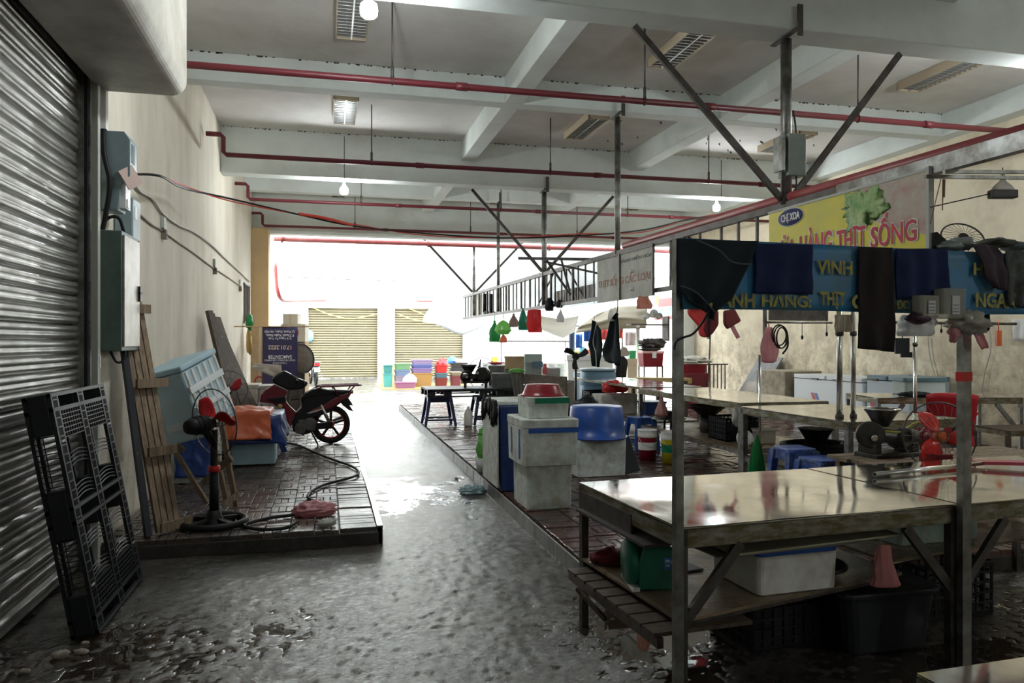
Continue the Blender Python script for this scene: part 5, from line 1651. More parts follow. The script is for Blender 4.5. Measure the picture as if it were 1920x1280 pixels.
# ================================================================ KERB SIDE STACKS
m_gt = mat('green_tape', (.0, .20, .10), .35)
m_bt_ = mat('blue_tape', (.02, .09, .38), .35)
sx = .40
foam_box('large grimy foam box at the bottom of the kerbside stack', 1.875, 6.53, .152, .41, .52, .375, 0, m_foamd, lid=0)
foam_box('grimy foam box with blue tape in the middle of the kerbside stack', 1.875, 6.53, .53, .50, .58, .40, 0, m_foamd, lid=.075, over=.006,
         tapes=((m_bt_, (-.20, -.293, .285, .252, -.289, .325)), (m_bt_, (-.255, .10, .07, -.251, .14, .30)), (m_bt_, (-.255, -.18, .05, -.251, -.14, .31))))
foam_box('small grimy foam box with green tape on top of the kerbside stack', 1.88, 6.52, .932, .37, .42, .185, 0, m_foamd, lid=0,
         tapes=((m_gt, (-.13, -.214, .13, .186, -.210, .178)),))
basin('red_basin', 'red plastic basin upside down on top of the kerbside foam boxes', 1.88, 6.52, 1.118, .15, .185, .10, m_redd, flip=True, lip=.012)
# tall blue bin with foam panel
t = th('tall_blue_bin', 'tall dark blue bin with a grimy white side panel standing on the kerb', 'bin', 1.87, 7.47, .152)
pt(t, 'body', m_blue, MB().rbox(.01, 0, .41, .50, .76, .82, .08, 5, .94), bev=.008)
pt(t, 'side_panel', m_foamd, MB().bx(-.268, -.33, .03, -.250, .37, .83), bev=.006)
pt(t, 'foam_top', m_foamd, MB().rbox(-.02, .04, .842, .46, .64, .04, .05), bev=.008)
gv = MB()
for i, (yy, zz, hh) in enumerate(((-.29, .76, .10), (-.19, .74, .13), (-.05, .78, .10), (.12, .79, .07), (.27, .76, .11))):
    gv.blob((-.278, yy, zz), .022, .06, hh, .5, 3, 16, 10, i * 5)
pt(t, 'black_gloves', m_blackr, gv)
t = th('green_carrier_bag', 'bright green plastic bag on a small basket beside the tall blue bin', 'plastic bag', 1.73, 8.28, .152)
pt(t, 'bag', m_baglime, MB().blob((0, 0, .26), .11, .12, .18, .3, 2.6, 24, 14, 12, .14).blob((.0, .02, .43), .08, .10, .06, .4, 3, 16, 10, 14))
pt(t, 'basket', m_foamd, MB().lathe([(.10, 0), (.13, .16), (.125, .16), (.095, .01)], n=18))
# inverted blue tub over a foam box
foam_box('grimy foam box under the upturned blue tub', 2.87, 7.87, .152, .56, .44, .40, .03, m_foamd, lid=0)
one('dark_sheet', 'dark sheet leaning beside the box under the blue tub', 'sheet', m_black, MB().bar((3.20, 7.72, .155), (3.12, 7.85, .52), .28, .012, up=(0, 1, 0)))
basin('blue_tub', 'large blue plastic tub turned upside down on a grimy foam box', 2.88, 7.86, .555, .285, .32, .34, m_blueb, flip=True, cat='tub', lip=.022)
# blue stools behind the stack
t = stool('dark navy plastic stool behind the red basin stack', 2.55, 8.9, .152, .28, .46, m_navy, .1)
# crates / box / red bag under table a shelf
TA = table('far steel table running away from the camera with bags beneath it', 4.3, 9.95, .152, .95, 2.95, .80, 0, ap=.03, braces=(), legm=m_steel, shelf=.30, legw=.045)
foam_box('white foam box on the shelf of the far steel table under a red bag', 4.02 + .43, 11.3, .468, .62, .42, .30, 0, m_foam, lid=.0)
c = at(1166, 722, 11.7)
one('red_bag', 'bright red plastic bag bundled on the white foam box', 'plastic bag', m_bagred, MB().blob((0, 0, .03), .20, .15, .13, .16, 3, 28, 16, 6, .05), (4.42, 11.25, .82))
crate('black crate on the shelf behind the white foam box', 4.55, 12.4, .468, .4, .4, .28, m_black, 0)
foam_box('blue lidded box deeper under the far steel table', 4.95, 11.0, .468, .34, .34, .20, 0, m_blueb, lid=.03)
stool('bright blue plastic stool at the near end of the far steel table', 4.14, 9.55, .152, .27, .43, m_bluestool, .15)
basin('wok', 'old grey wok turned over on the blue stool', 4.40, 9.25, .58, .06, .22, .10, mat('old_wok', (.20, .20, .20), .35, .8, dirt=(.08, .08, .08), damt=.5), flip=True, cat='wok', lip=.004)
t = th('wok_stand', 'low black stand carrying the old wok beside the blue stool', 'stand', 4.42, 9.2, .152)
for a_ in range(3):
    pt(t, 'leg', m_black, MB().bar((.14 * math.cos(a_ * 2.1), .14 * math.sin(a_ * 2.1), 0), (.10 * math.cos(a_ * 2.1), .10 * math.sin(a_ * 2.1), .425), .02))
pt(t, 'ring', m_black, MB().ring((0, 0, .42), .11, .01, n=20))
px_bag('striped_bag', 'red and white plastic bag hanging in front of the middle table', mat('pinkish_film', (.70, .40, .38), .3, transl=.3), 1227, 740, 1252, 782, 9.75, seed=21, hang=.955, shape=[(.5, 0), (1.0, .12), (.9, .3), (.5, .6), (.2, .85), (.15, 1.0)])


def bucket(lab, x, y, z, r, h, m, lid=True):
    t = th('paint_bucket', lab, 'bucket', x, y, z, 0)
    pt(t, 'wall', m, MB().lathe([(r * .86, 0), (r * .97, h * .78), (r * .97, h * .8)], n=28))
    pt(t, 'collar', m_white, MB().lathe([(r * .98, h * .76), (r, h * .78), (r, h * .84), (r * .98, h * .86), (r * .99, h * .98), (r * 1.03, h), (r * .97, h), (r * .93, h * .9)], n=28))
    pt(t, 'bail', m_chrome, MB().tube([(r * 1.02 * math.cos(a), -r * 1.02 * abs(math.sin(a)) , h * .8 - h * .35 * math.sin(a)) for a in [PI * i / 14 for i in range(15)]], .003, 5))
    pt(t, 'print_patch', m_white if 'red' in lab else m_gt, MB().lathe([(r * .93, h * .35), (r * .95, h * .6)], n=28, cap=False))


bucket('yellow paint bucket with a white collar next to the banner post', 4.02, 8.35, .152, .135, .37, mat('yellow_pail', (.60, .50, .02), .35))
bucket('dark red paint bucket half hidden behind the yellow one', 3.82, 8.62, .152, .12, .37, mat('red_pail', (.25, .01, .03), .35))
# table b
TB = table('long middle steel table with a lower shelf of crates', 4.22, 7.15, .152, 1.08, 2.55, .80, .02, ap=.07, braces=(), legm=m_steel, shelf=.30, legw=.045)
crate('black lattice crate on the shelf of the middle table', 4.60, 7.95, .468, .42, .42, .26, m_black, 0, solid=True)
one('white_glove', 'limp white cloth hanging from the corner of the middle table', 'cloth', mat('white_rag', (.66, .65, .60), .8), MB().blob((0, 0, 0), .05, .03, .10, .4, 3, 16, 12, 8), (4.24, 7.27, .80))
basin('wok', 'round black wok wedged under the top of the middle table', 4.62, 8.6, .66, .08, .23, .14, mat('black_wok', (.03, .03, .03), .4, .5), cat='wok', lip=.005)
one('wok_prop', 'dark metal pail under the black wok on the middle table shelf', 'pail', m_dsteel, MB().lathe([(.09, 0), (.11, .19), (.10, .19), (.085, .01)], n=20), (4.62, 8.6, .468))
foam_box('white lidded plastic tub beside the black wok', 4.75, 7.55, .468, .2, .2, .16, 0, m_white, lid=.02)
one('pale_disc', 'round pale lid leaning on the leg of the middle table', 'lid', m_white, MB().lathe([(.001, .01), (.085, .008), (.09, 0)], (0, 0, 0), (-.3, -1, .15), n=24), (4.36, 7.30, .565))
px_bag('green_hanging_bag', 'tall deep green plastic bag hanging at the near leg of the middle table', m_baggreen, 1404, 815, 1434, 890, 7.1, seed=9, shape=[(1.0, 0), (.95, .15), (.85, .4), (.6, .65), (.25, .9), (.1, 1.0)])
# table c
TC = table('near-middle steel table with tall chrome posts rising from it', 4.06, 5.25, .152, 1.12, 1.55, .80, .03, ap=.07, braces=('fl',), legm=m_steel, shelf=.30, legw=.05, shelfm=m_dsteel)
t = th('spare_tyre_pan', 'big black ridged basin on the shelf under the near-middle table', 'basin', 4.55, 6.35, .468)
pt(t, 'bowl', m_black, MB().lathe([(.15, 0), (.30, .06), (.34, .15), (.32, .17), (.27, .08), (.1, .02)], n=36, sy=.7))
pt(t, 'rim', m_blackr, MB().ring((0, 0, .15), .335, .022, n=36, sq=.7))
pt(t, 'column', m_black, MB().lathe([(.09, .02), (.10, .2), (.16, .30), (.17, .30)], n=20))
# blue stools piled behind the near table
for k, (x, y, z, s, h, lab) in enumerate(((3.78, 5.56, .152, .26, .57, 'tall blue plastic stool by the green hanging bag, farther of the pair'), (3.80, 5.22, .152, .27, .53, 'worn blue plastic stool, the nearer one of the pair by the green bag'), (4.12, 4.98, .152, .25, .50, 'blue plastic stool tucked beneath the ragged low wooden table'))):
    stool(lab, x, y, z, s, h, mat('worn_blue', (.03, .09, .38), .35, dirt=(.25, .3, .42), damt=.25, dscale=12), .1 * k)
# wood table with grinder and fan
GT = th('low_wood_table', 'low wooden table with a ragged plank top behind the butcher tables', 'table', 3.72, 4.55, .152, .05)
for i in range(4):
    pt(GT, 'plank', m_wood, MB().bx(0 + .03 * (i % 2), .13 * i, .56, 1.7, .13 * i + .12, .585))
for a, b in ((.1, .05), (1.5, .05), (.1, .45), (1.5, .45)):
    pt(GT, 'leg', m_wood, MB().box(a, b, .28, .05, .05, .56))
t = th('meat_grinder', 'old greasy meat grinder with a steel hopper on the low wooden table', 'meat grinder', 4.02, 4.86, .738, .1)
m_gr = mat('greasy_cast_iron', (.025, .025, .022), .4, .2, dirt=(.06, .055, .045), damt=.4, dscale=12)
pt(t, 'base_frame', m_gr, MB().bx(-.12, -.1, 0, .36, .12, .03).bx(-.10, -.08, .03, -.05, .1, .10).bx(.25, -.08, .03, .31, .1, .10), bev=.005)
pt(t, 'barrel', m_gr, MB().lathe([(.05, -.17), (.055, -.15), (.055, .05), (.075, .06), (.078, .11), (.05, .115), (.045, .10)], (.12, -.02, .15), (.25, -1, 0), n=24))
pt(t, 'hopper', mat('hopper_steel', (.16, .16, .15), .3, .8), MB().lathe([(.05, 0), (.10, .09), (.13, .13), (.132, .135), (.125, .13), (.09, .085), (.045, .0)], (.08, .05, .22), n=28))
pt(t, 'hopper_rim', m_chrome, MB().ring((.08, .05, .352), .131, .005, n=28))
pt(t, 'flywheel', m_gr, MB().lathe([(.09, -.02), (.10, -.015), (.10, .015), (.09, .02)], (-.10, -.02, .17), (-.6, -1, 0), n=28).ring((-.10, -.02, .17), .075, .012, (-.6, -1, 0), 24))
pt(t, 'crank_boss', m_chrome, MB().lathe([(.025, 0), (.025, .03), (.015, .035)], (-.10, -.05, .15), (-.4, -1, 0), n=14))
pt(t, 'motor', m_gr, MB().lathe([(.06, -.12), (.065, -.11), (.065, .11), (.06, .12)], (.27, .02, .12), (1, 0, 0), n=20))
pt(t, 'yellow_rope', mat('yellow_rope', (.40, .36, .06), .7), MB().tube(cable([(-.02, -.08, .20), (.1, -.12, .19), (.2, -.08, .22), (.32, -.05, .25), (.40, 0, .24)]), .010, 6))
F3 = fan('desk_fan', 'tilted desk fan with bright red blades and a white hub emblem behind the red-taped post', 4.15, 4.42, .738, .94, math.radians(-115), .10, .235, m_redd, mat('bright_red_blade', (.75, .03, .02), .25), mat('orange_hub', (.6, .12, .03), .3), guard_w=.003, base=False, rad=26, bph=1.9)
pt(F3, 'emblem', m_white, MB(Matrix.Translation((0, 0, .252)) @ Vector((math.cos(math.radians(-115)), math.sin(math.radians(-115)), .1)).normalized().to_track_quat('Z', 'Y').to_matrix().to_4x4()).prism([(-.02, -.002), (0, -.012), (.02, -.002), (0, .01)], .002, Matrix.Translation((0, 0, .045)) @ Matrix.Rotation(PI / 2, 4, 'X')))
pt(F3, 'foot', m_redd, MB().rbox(0, .03, .04, .18, .15, .08, .03).tube([(0, .05, .06), (0, .05, .25)], .03, 10))
# chrome posts with rails
for u, yq, z0, z1, r, lab in ((1574, 5.6, .955, 1.95, .024, 'chrome post rising from the near-middle table, left of the pair'), (1600, 5.62, .955, 1.95, .02, 'chrome post rising from the near-middle table, right of the pair'), (1716, 7.2, .155, 1.85, .02, 'chrome post standing right of the maroon-brown towel')):
    q = onY(u, 640, yq)
    t = th('chrome_post', lab, 'post', q.x, q.y, z0)
    pt(t, 'tube', m_chrome, MB().tube([(0, 0, 0), (0, 0, z1 - z0)], r, 12))
    pt(t, 'collar', m_dsteel, MB().lathe([(r * 1.5, .0), (r * 1.5, .02), (r * 1.1, .03)], n=12).lathe([(r * 1.4, z1 - z0 - .3), (r * 1.4, z1 - z0 - .26)], n=12))
q0, q1 = onY(1438, 604, 7.2), onY(1905, 607, 7.2)
t = th('hanging_rack', 'steel rack rail with hooks behind the lower edge of the blue banner', 'rack', 0, 0, 0)
pt(t, 'rail', m_steel, MB().tube([q0, onY(1560, 605, 7.2)], .012, 8))
pt(t, 'long_rail', m_dsteel, MB().tube([onY(1640, 604, 7.2), q1], .016, 8))
pt(t, 'back_sheet', m_dsteel, MB().bx(q0.x + .05, 7.22, q0.z + .02, onY(1555, 590, 7.2).x, 7.25, q0.z + .22))
pt(t, 'cross_tube', m_dsteel, MB().tube([(3.66, 7.25, 1.955), (7.6, 7.25, 1.955)], .014, 8))
pt(t, 'end_post', m_dsteel, MB().bx(q0.x - .03, 7.2, q0.z - .18, q0.x, 7.23, q0.z + .25))
pt(t, 'support_pole', m_chrome, MB().tube([(q0.x + .04, 7.4, .155), (q0.x + .04, 7.4, q0.z - .35)], .016, 10))
px_bag('pink_bag', 'pink plastic bag hanging from the rack rail', mat('pink_bag_film', (.72, .36, .38), .25, transl=.35), 1425, 613, 1458, 680, 8.05, seed=3, hang=1.80, shape=[(.5, 0), (.85, .05), (1.0, .3), (.85, .6), (.6, .85), (.35, 1.0)])
q = at(1461, 628, 8.05)
t = th('cable_coil', 'hanging coil of dark cable beside the pink bag', 'cable', *q)
pt(t, 'coil', m_blackr, MB().ring((0, 0, 0), .11, .008, (.3, -1, 0), 26, 6, 1.0).ring((.02, 0, -.02), .12, .008, (.4, -1, 0), 26, 6, 1.0).ring((.03, 0, -.03), .10, .008, (.5, -1, 0), 26, 6, 1.1).tube(cable([(.1, 0, .0), (.10, 0, -.12), (.04, 0, -.2)]), .01, 6))
for u, v0, v1, lab in ((1504, 604, 628, 'thin string with a hook below the rack, left one'), (1550, 590, 622, 'black plug dangling from the rack next to the chrome posts'), (1765, 605, 616, 'short black strap on the long rail')):
    a, b = onY(u, v0, 7.2), onY(u, v1, 7.2)
    one('dangling_cord', lab, 'cord', m_black, MB().tube([a, b], .004, 5).lathe([(.004, 0), (.014, -.01), (.012, -.04), (.002, -.05)], tuple(b), n=8))
px_bag('striped_cloths', 'striped beige cloths bunched on the rack next to the chrome posts', mat('striped_cloth', (.42, .36, .28), .85, dirt=(.15, .12, .1), damt=.5, dscale=2, stretch=(14, 14, .3)), 1566, 590, 1598, 622, 6.42, cat='cloth', seed=17, shape=[(.9, 0), (1, .3), (.95, .7), (.9, 1)])
one('orange_plug', 'orange box-shaped plug hanging on the right wall side', 'plug', mat('orange_plastic', (.55, .12, .03), .4), MB().bx(-.028, -.02, -.09, .028, .02, .09).tube([(0, 0, .09), (0, 0, .22)], .006, 5), tuple(at(1872, 634, 8.75)), -YAW)
cloth('white_notice', 'white cloth pinned on the right wall at the edge of the view', m_bagwhite, [(1898, 598, 1935, 598), (1900, 638, 1935, 640)], lambda u, v: onX(u, v, XR - .05), .01, 2)
for i, (a_, lab) in enumerate((([(1740, 630), (1743, 665), (1752, 700), (1757, 726)], 'thin cable running down the right wall behind the white-bagged spot'), ([(1852, 600), (1858, 650), (1846, 700), (1842, 738)], 'thin cable running down the right wall beside the orange plug'))):
    one('wall_cable', lab, 'cable', m_wire, MB().tube(cable([onX(u, v, XR - .03) for u, v in a_]), .010, 5))
one('dark_tag', 'small black and cream pouch hanging below the blue towel', 'pouch', m_black, MB().bx(-.08, -.02, -.11, .07, .02, .07).bx(-.02, -.022, -.15, .10, .018, -.09).tube([(0, 0, .06), (0, 0, .26)], .006, 5), tuple(at(1692, 645, 8.6)), -YAW - .2)

# table d, e, chair
TD = table('steel table by the right wall carrying a blue-grey cooler', 6.15, 7.45, .152, 1.7, .8, .80, -.22, ap=.07, braces=('fl', 'fr'), legm=m_steel)
TE = table('low dark wooden table against the right wall behind the red chair', 7.02, 6.55, .152, .85, .55, .50, -.15, ap=.06, braces=(), topm=m_woodd, legm=m_woodd)
t = th('red_chair', 'red plastic armchair behind the red-taped post', 'chair', 6.62, 6.95, .152, math.radians(150))
m_rc = mat('red_chair_plastic', (.50, .02, .03), .35)
pt(t, 'seat', m_rc, MB().rbox(0, 0, .42, .44, .42, .04, .06), bev=.01)
pt(t, 'backrest', m_rc, MB().grid(lambda a, b: ((a - .5) * (.44 + .06 * b), .20 + .08 * b - .10 * (2 * a - 1) ** 2 * .6, .44 + .46 * b - .03 * (2 * a - 1) ** 4), 12, 8), sol=.02)
for a, b in ((-1, -1), (1, -1), (1, 1), (-1, 1)):
    pt(t, 'leg', m_rc, MB().taper((a * .22, b * .21, 0), (a * .19, b * .18, .41), .04, .04, .055, .055))
pt(t, 'armrest', m_rc, MB().tube(cable([(-.24, .2, .68), (-.26, 0, .64), (-.25, -.18, .62), (-.22, -.2, .44)]), .018, 8).tube(cable([(.24, .2, .68), (.26, 0, .64), (.25, -.18, .62), (.22, -.2, .44)]), .018, 8))


def freezer(lab, x0, x1, y0, y1, z, h, m, trim, name='chest_freezer'):
    t = th(name, lab, 'freezer', (x0 + x1) / 2, (y0 + y1) / 2, z)
    w_, l_ = x1 - x0, y1 - y0
    pt(t, 'cabinet', m, MB().rbox(0, 0, h / 2 - .04, w_, l_, h - .08, .03), bev=.005)
    pt(t, 'lid', trim, MB().rbox(0, -l_ * .25, h - .035, w_ + .02, l_ * .49, .065, .03).rbox(0, l_ * .25, h - .035, w_ + .02, l_ * .49, .065, .03), bev=.006)
    pt(t, 'handle', m_dsteel, MB().bx(-w_ / 2 - .03, -.35, h - .08, -w_ / 2, -.2, h - .05).bx(-w_ / 2 - .03, .2, h - .08, -w_ / 2, .35, h - .05))
    pt(t, 'emblem', m_blueb, MB().add([(-w_ / 2 - .004, a, b) for a, b in ((.32, .55), (.24, .55), (.10, .30), (.18, .30))], [(0, 1, 2, 3)]))
    pt(t, 'emblem_red', m_red, MB().add([(-w_ / 2 - .004, a, b) for a, b in ((.42, .55), (.34, .55), (.20, .30), (.28, .30))], [(0, 1, 2, 3)]))
    pt(t, 'castor', m_black, MB().bx(-w_ / 2 + .05, -l_ / 2 + .05, -.0, -w_ / 2 + .1, -l_ / 2 + .1, .02).bx(w_ / 2 - .1, l_ / 2 - .1, 0, w_ / 2 - .05, l_ / 2 - .05, .02))


m_fz = mat('freezer_white', (.66, .70, .72), .35)
freezer('white chest freezer along the right wall with a red and blue emblem', 8.28, 8.98, 10.35, 12.2, .155, .86, m_fz, m_fz)
freezer('blue-grey chest freezer with a blue lid at the near end of the right wall row', 8.28, 8.98, 9.35, 10.28, .155, .92, mat('freezer_grey', (.42, .50, .54), .35), mat('freezer_blue', (.10, .20, .26), .35))
one('block_plinth', 'weathered concrete block standing against the right wall beside the white freezer', 'concrete block', mat('raw_concrete', (.42, .37, .28), .85, dirt=(.22, .19, .14), damt=.5, dscale=5), MB().bx(8.2, 12.35, .152, 8.98, 13.3, 1.05), bev=.01)
c = Vector((7.0, 7.75, .957))
t = th('blue_cooler', 'blue-grey lidded cooler on the steel table by the right wall', 'cooler', c.x, c.y, c.z, -.2)
t.location = (7.0, 7.78, .956)
pt(t, 'body', mat('cooler_body', (.45, .52, .52), .45), MB().rbox(0, 0, .08, .5, .32, .16, .03), bev=.005)
pt(t, 'lid', mat('cooler_lid', (.12, .20, .24), .4), MB().rbox(0, 0, .185, .54, .35, .05, .04), bev=.01)
one('flat_dark_bag', 'dark flat bag lying in front of the blue-grey cooler', 'bag', m_black, MB().blob((0, 0, .02), .2, .09, .03, .4, 3, 20, 10, 17, .02), (6.75, 7.55, .957), -.2)
for i, (x, y, z, s) in enumerate(((8.7, 9.0, .152, .16), (8.55, 8.6, .152, .13), (8.8, 8.1, .152, .12))):
    one('rubble_block', ('big broken concrete lump by the foot of the right wall', 'broken concrete lump next to the big one by the right wall', 'smaller concrete lump nearest the camera along the right wall')[i], 'rubble', m_stone, MB().blob((0, 0, s * .45), s, s * .8, s * .6, .25, 1.5, 12, 8, 50 + i, s * .45), (x, y, z))

# wall side clutter further back
t = th('red_cooler', 'red cooler box with pale rim on a stand by the right end of the opening', 'cooler', *G(1220, 745, .15).xy, .152)
c = at(1220, 685, 17.0)
t.location = (c.x, c.y, .152)
hz = c.z - .152
pt(t, 'body', m_redd, MB().rbox(0, 0, hz + .13, .50, .34, .30, .04, 4, .93), bev=.006)
pt(t, 'rim', mat('pale_pink_rim', (.70, .40, .38), .4), MB().rbox(0, 0, hz + .30, .53, .37, .05, .04), bev=.006)
pt(t, 'latch', m_white, MB().bx(-.05, -.2, hz + .17, .05, -.185, hz + .30))
pt(t, 'stand', m_steel, MB().bar((-.22, -.14, 0), (-.22, -.14, hz), .03).bar((.22, -.14, 0), (.22, -.14, hz), .03).bar((.22, .14, 0), (.22, .14, hz), .03).bar((-.22, .14, 0), (-.22, .14, hz), .03).bx(-.24, -.16, hz - .03, .24, .16, hz - .02))
pt(t, 'clutter', m_dsteel, MB().blob((0, 0, hz + .37), .24, .14, .05, .5, 4, 22, 10, 61).blob((.05, 0, hz + .50), .28, .15, .10, .6, 4, 26, 14, 62))
one('metal_ware_heap', 'heap of metal pans and cups above the red cooler box', 'pans', m_steel, MB().lathe([(.05, 0), (.08, .12)], (-.15, 0, 0), (0, -1, .3), 14).lathe([(.07, 0), (.10, .12)], (.02, 0, .06), (0, -1, .2), 14).lathe([(.05, 0), (.07, .12)], (.16, 0, 0), (0, -1, .3), 14), (c.x, c.y - .02, 2.26 - .12))
one('ware_shelf', 'narrow dark shelf carrying the metal pans beside the wall', 'shelf', m_dsteel, MB().bx(-.5, -.15, 0, .42, .15, .03).bx(.38, -.15, -.35, .42, .15, .2), (c.x - .03, c.y, 1.96))
q0, q1 = at(1187, 712, 14.2), at(1285, 714, 13.2)
t = th('yellow_bench', 'low yellow-topped bench behind the far steel table', 'bench', 0, 0, 0)
pt(t, 'top', mat('yellowish_wood', (.58, .44, .18), .6), MB().bar(q0, q1, .35, .10))
for q in (q0, q0.lerp(q1, .5), q1):
    pt(t, 'leg', m_woodd, MB().bar(q, (q.x, q.y, .153), .06))
pa, pb_ = onX(1226, 552, XR - .04), onX(1268, 598, XR - .04)
t = th('wall_poster', 'blue and red printed poster high on the right wall near the street', 'poster', XR - .03, (pa.y + pb_.y) / 2, (pa.z + pb_.z) / 2)
l_, h_ = abs(pa.y - pb_.y), abs(pa.z - pb_.z)
pt(t, 'sheet', mat('poster_blue', (.20, .36, .50), .5, dirt=(.4, .5, .55), damt=.4, dscale=3), MB().bx(-.004, -l_ / 2, -h_ / 2, 0, l_ / 2, h_ / 2))
pt(t, 'red_band', mat('poster_red', (.55, .12, .12), .5), MB().bx(-.007, -l_ / 2, -h_ / 2, -.004, l_ / 2, -h_ / 2 + .1).bx(-.007, -l_ * .3, .0, -.004, l_ * .3, h_ * .3))
pt(t, 'yellow_sun', mat('poster_yellow', (.7, .5, .1), .5), MB().lathe([(.001, 0), (.14, 0)], (-.006, l_ * .35, h_ * .28), (-1, 0, 0), 18, cap=False))
# red umbrellas and maroon cloth below banner
q = at(1318, 600, 7.98)
t = th('red_umbrella', 'folded red umbrella cloth hanging upside down below the blue banner', 'umbrella', *q, -YAW)
pt(t, 'canopy', mat('red_umbrella_cloth', (.70, .05, .05), .6), MB().prism([(-.17, .10), (-.12, .16), (.05, .16), (.10, .02), (.09, -.12), (.02, -.19), (-.04, -.16), (-.06, -.05), (-.15, .05)], .06), bev=.02)
pt(t, 'dark_panel', mat('dark_wine_cloth', (.16, .01, .02), .6), MB().prism([(.03, .10), (.16, .10), (.16, -.05), (.10, -.14), (.03, -.19), (-.01, -.10)], .08), bev=.02)
pt(t, 'black_strap', m_black, MB().prism([(.0, .16), (.12, .16), (.07, .0), (.06, -.2), (.05, -.2), (.045, 0)], .09))
q = at(1372, 600, 8.05)
t = th('maroon_bag', 'maroon cloth bag hanging right of the red umbrella with a pink scrap', 'bag', *q, -YAW)
pt(t, 'bag', mat('maroon_cloth', (.20, .03, .03), .7), MB().prism([(-.09, .10), (.03, .12), (.10, -.01), (.03, -.05), (-.05, -.10), (-.09, -.04)], .06), bev=.02)
pt(t, 'pink_scrap', m_bagpink, MB().prism([(-.03, -.05), (.02, -.05), (.09, -.18), (.05, -.2)], .02), bev=.005)
one('broom_stick', 'brown broomstick leaning behind the red umbrella', 'stick', m_woodd, MB().tube([(8.45, 15.6, 1.82), (7.75, 14.45, .16)], .022, 8))
c = G(1318, 772, .15)
t = th('maroon_bin', 'maroon plastic bins stacked with a white cloth on top by the right wall', 'bin', 7.75, 15.1, .152)
pt(t, 'lower_bin', mat('maroon_plastic', (.16, .02, .03), .4), MB().rbox(0, 0, .38, .62, .5, .76, .08, 4, .85), bev=.01)
pt(t, 'upper_bin', m_redd, MB().rbox(-.05, 0, .86, .62, .45, .2, .08, 4, .9), bev=.01)
pt(t, 'cloth', mat('white_rag', (.66, .65, .60), .8), MB().blob((0, 0, 1.03), .36, .26, .08, .5, 3.5, 26, 14, 71, .05))
t = th('folded_metal_frame', 'dark folded metal frame standing between the maroon bins and the grey boards', 'frame', 8.25, 14.95, .152)
for i in range(6):
    pt(t, 'bar', m_dsteel, MB().bar((i * .09 - .25, .0, 0), (i * .09 - .22, .05, .95), .02))
pt(t, 'top_bar', m_dsteel, MB().bar((-.27, .05, .95), (.3, .05, .95), .025))
t = th('grey_boards', 'grey and brown boards leaning on the right wall near the concrete block', 'boards', 0, 0, 0)
for a, b, w_, m_ in (((8.25, 14.0, .17), (8.97, 14.0, 1.27), .85, mat('grey_board', (.20, .21, .22), .6, dirt=(.12, .12, .12), damt=.4)), ((8.02, 13.65, .17), (8.42, 13.65, .78), .6, m_ply), ((8.3, 13.42, .17), (8.93, 13.42, 1.05), .2, m_woodd)):
    pt(t, 'board', m_, MB().bar(a, b, w_, .03, up=(-1, 0, .7)))

# ================================================================ MIDDLE: BLACK TABLE, MACHINE, BOXES
t = th('black_pallet_table', 'black plastic pallet laid on blue stools as a table beside the kerb', 'table', 1.66, 12.75, .152, 0)
pl_ = MB()
L_, W_ = 1.95, .95
zz = .50
for i in range(5):
    pl_.bx(0, i * W_ / 5, zz + .11, L_, i * W_ / 5 + W_ / 5 - .02, zz + .14)
pl_.bx(0, 0, zz, L_, .07, zz + .02).bx(0, W_ - .07, zz, L_, W_, zz + .02).bx(0, 0, zz + .09, L_, .05, zz + .11).bx(0, W_ - .05, zz + .09, L_, W_, zz + .11)
for x in (0, .28, .90, 1.2, 1.82):
    for y in (0, .42, W_ - .1):
        pl_.bx(x, y, zz + .02, x + .13, y + .1, zz + .11)
pt(t, 'pallet_top', m_black, pl_)
for i, x in enumerate((1.90, 2.75)):
    stool('navy plastic stool carrying the %s end of the black pallet table' % ('aisle' if i == 0 else 'inner'), x, 13.15, .152, .42, .495, m_navy, 0, group=None)
c = G(878, 798, .15)
t = th('white_bottle', 'white plastic bottle standing on the bricks in front of the black pallet table', 'bottle', c.x, c.y, .152)
pt(t, 'body', m_white, MB().lathe([(.07, 0), (.075, .02), (.075, .20), (.05, .26), (.02, .30), (.02, .33)], n=20))
c = at(892, 726, 13.2)
t = th('air_compressor', 'black piston machine with round flywheel on the black pallet table', 'machine', c.x, c.y, .80, -YAW)
m_mk = mat('machine_black', (.012, .012, .013), .25)
pt(t, 'frame', m_mk, MB().bx(-.22, -.15, .08, .22, .15, .12).bx(-.20, -.14, 0, -.16, .14, .1).bx(.16, -.14, 0, .20, .14, .1), bev=.005)
pt(t, 'tank', m_mk, MB().lathe([(.02, -.26), (.07, -.24), (.07, .24), (.02, .26)], (0, .05, .17), (1, 0, 0), 20))
pt(t, 'hopper', m_mk, MB().lathe([(.05, 0), (.13, .13), (.14, .13), (.14, .16)], (-.12, 0, .24), n=4, smooth=False))
pt(t, 'flywheel', m_mk, MB().ring((-.15, -.1, .19), .10, .016, (0, 1, 0), 26).lathe([(.03, -.03), (.03, .03)], (-.15, -.1, .19), (0, 1, 0), 14))
pt(t, 'motor', m_mk, MB().lathe([(.11, -.10), (.12, -.08), (.12, .08), (.11, .10)], (.13, -.06, .24), (.2, 1, 0), 24).lathe([(.04, -.14), (.04, -.08)], (-.02, -.08, .20), (0, 1, 0), 14))
pt(t, 'spout', m_mk, MB().lathe([(.04, .0), (.02, .05), (.012, .15), (.015, .16)], (.06, 0, .33), (.15, 0, 1), 14))
pt(t, 'shiny_nut', m_chrome, MB().lathe([(.025, 0), (.025, .02)], (.04, -.19, .26), (0, -1, 0), 10).lathe([(.02, 0), (.02, .02)], (-.06, -.19, .14), (0, -1, 0), 10).lathe([(.02, 0), (.02, .02)], (-.15, -.14, .19), (0, -1, 0), 10))
c = at(905, 700, 14.4)
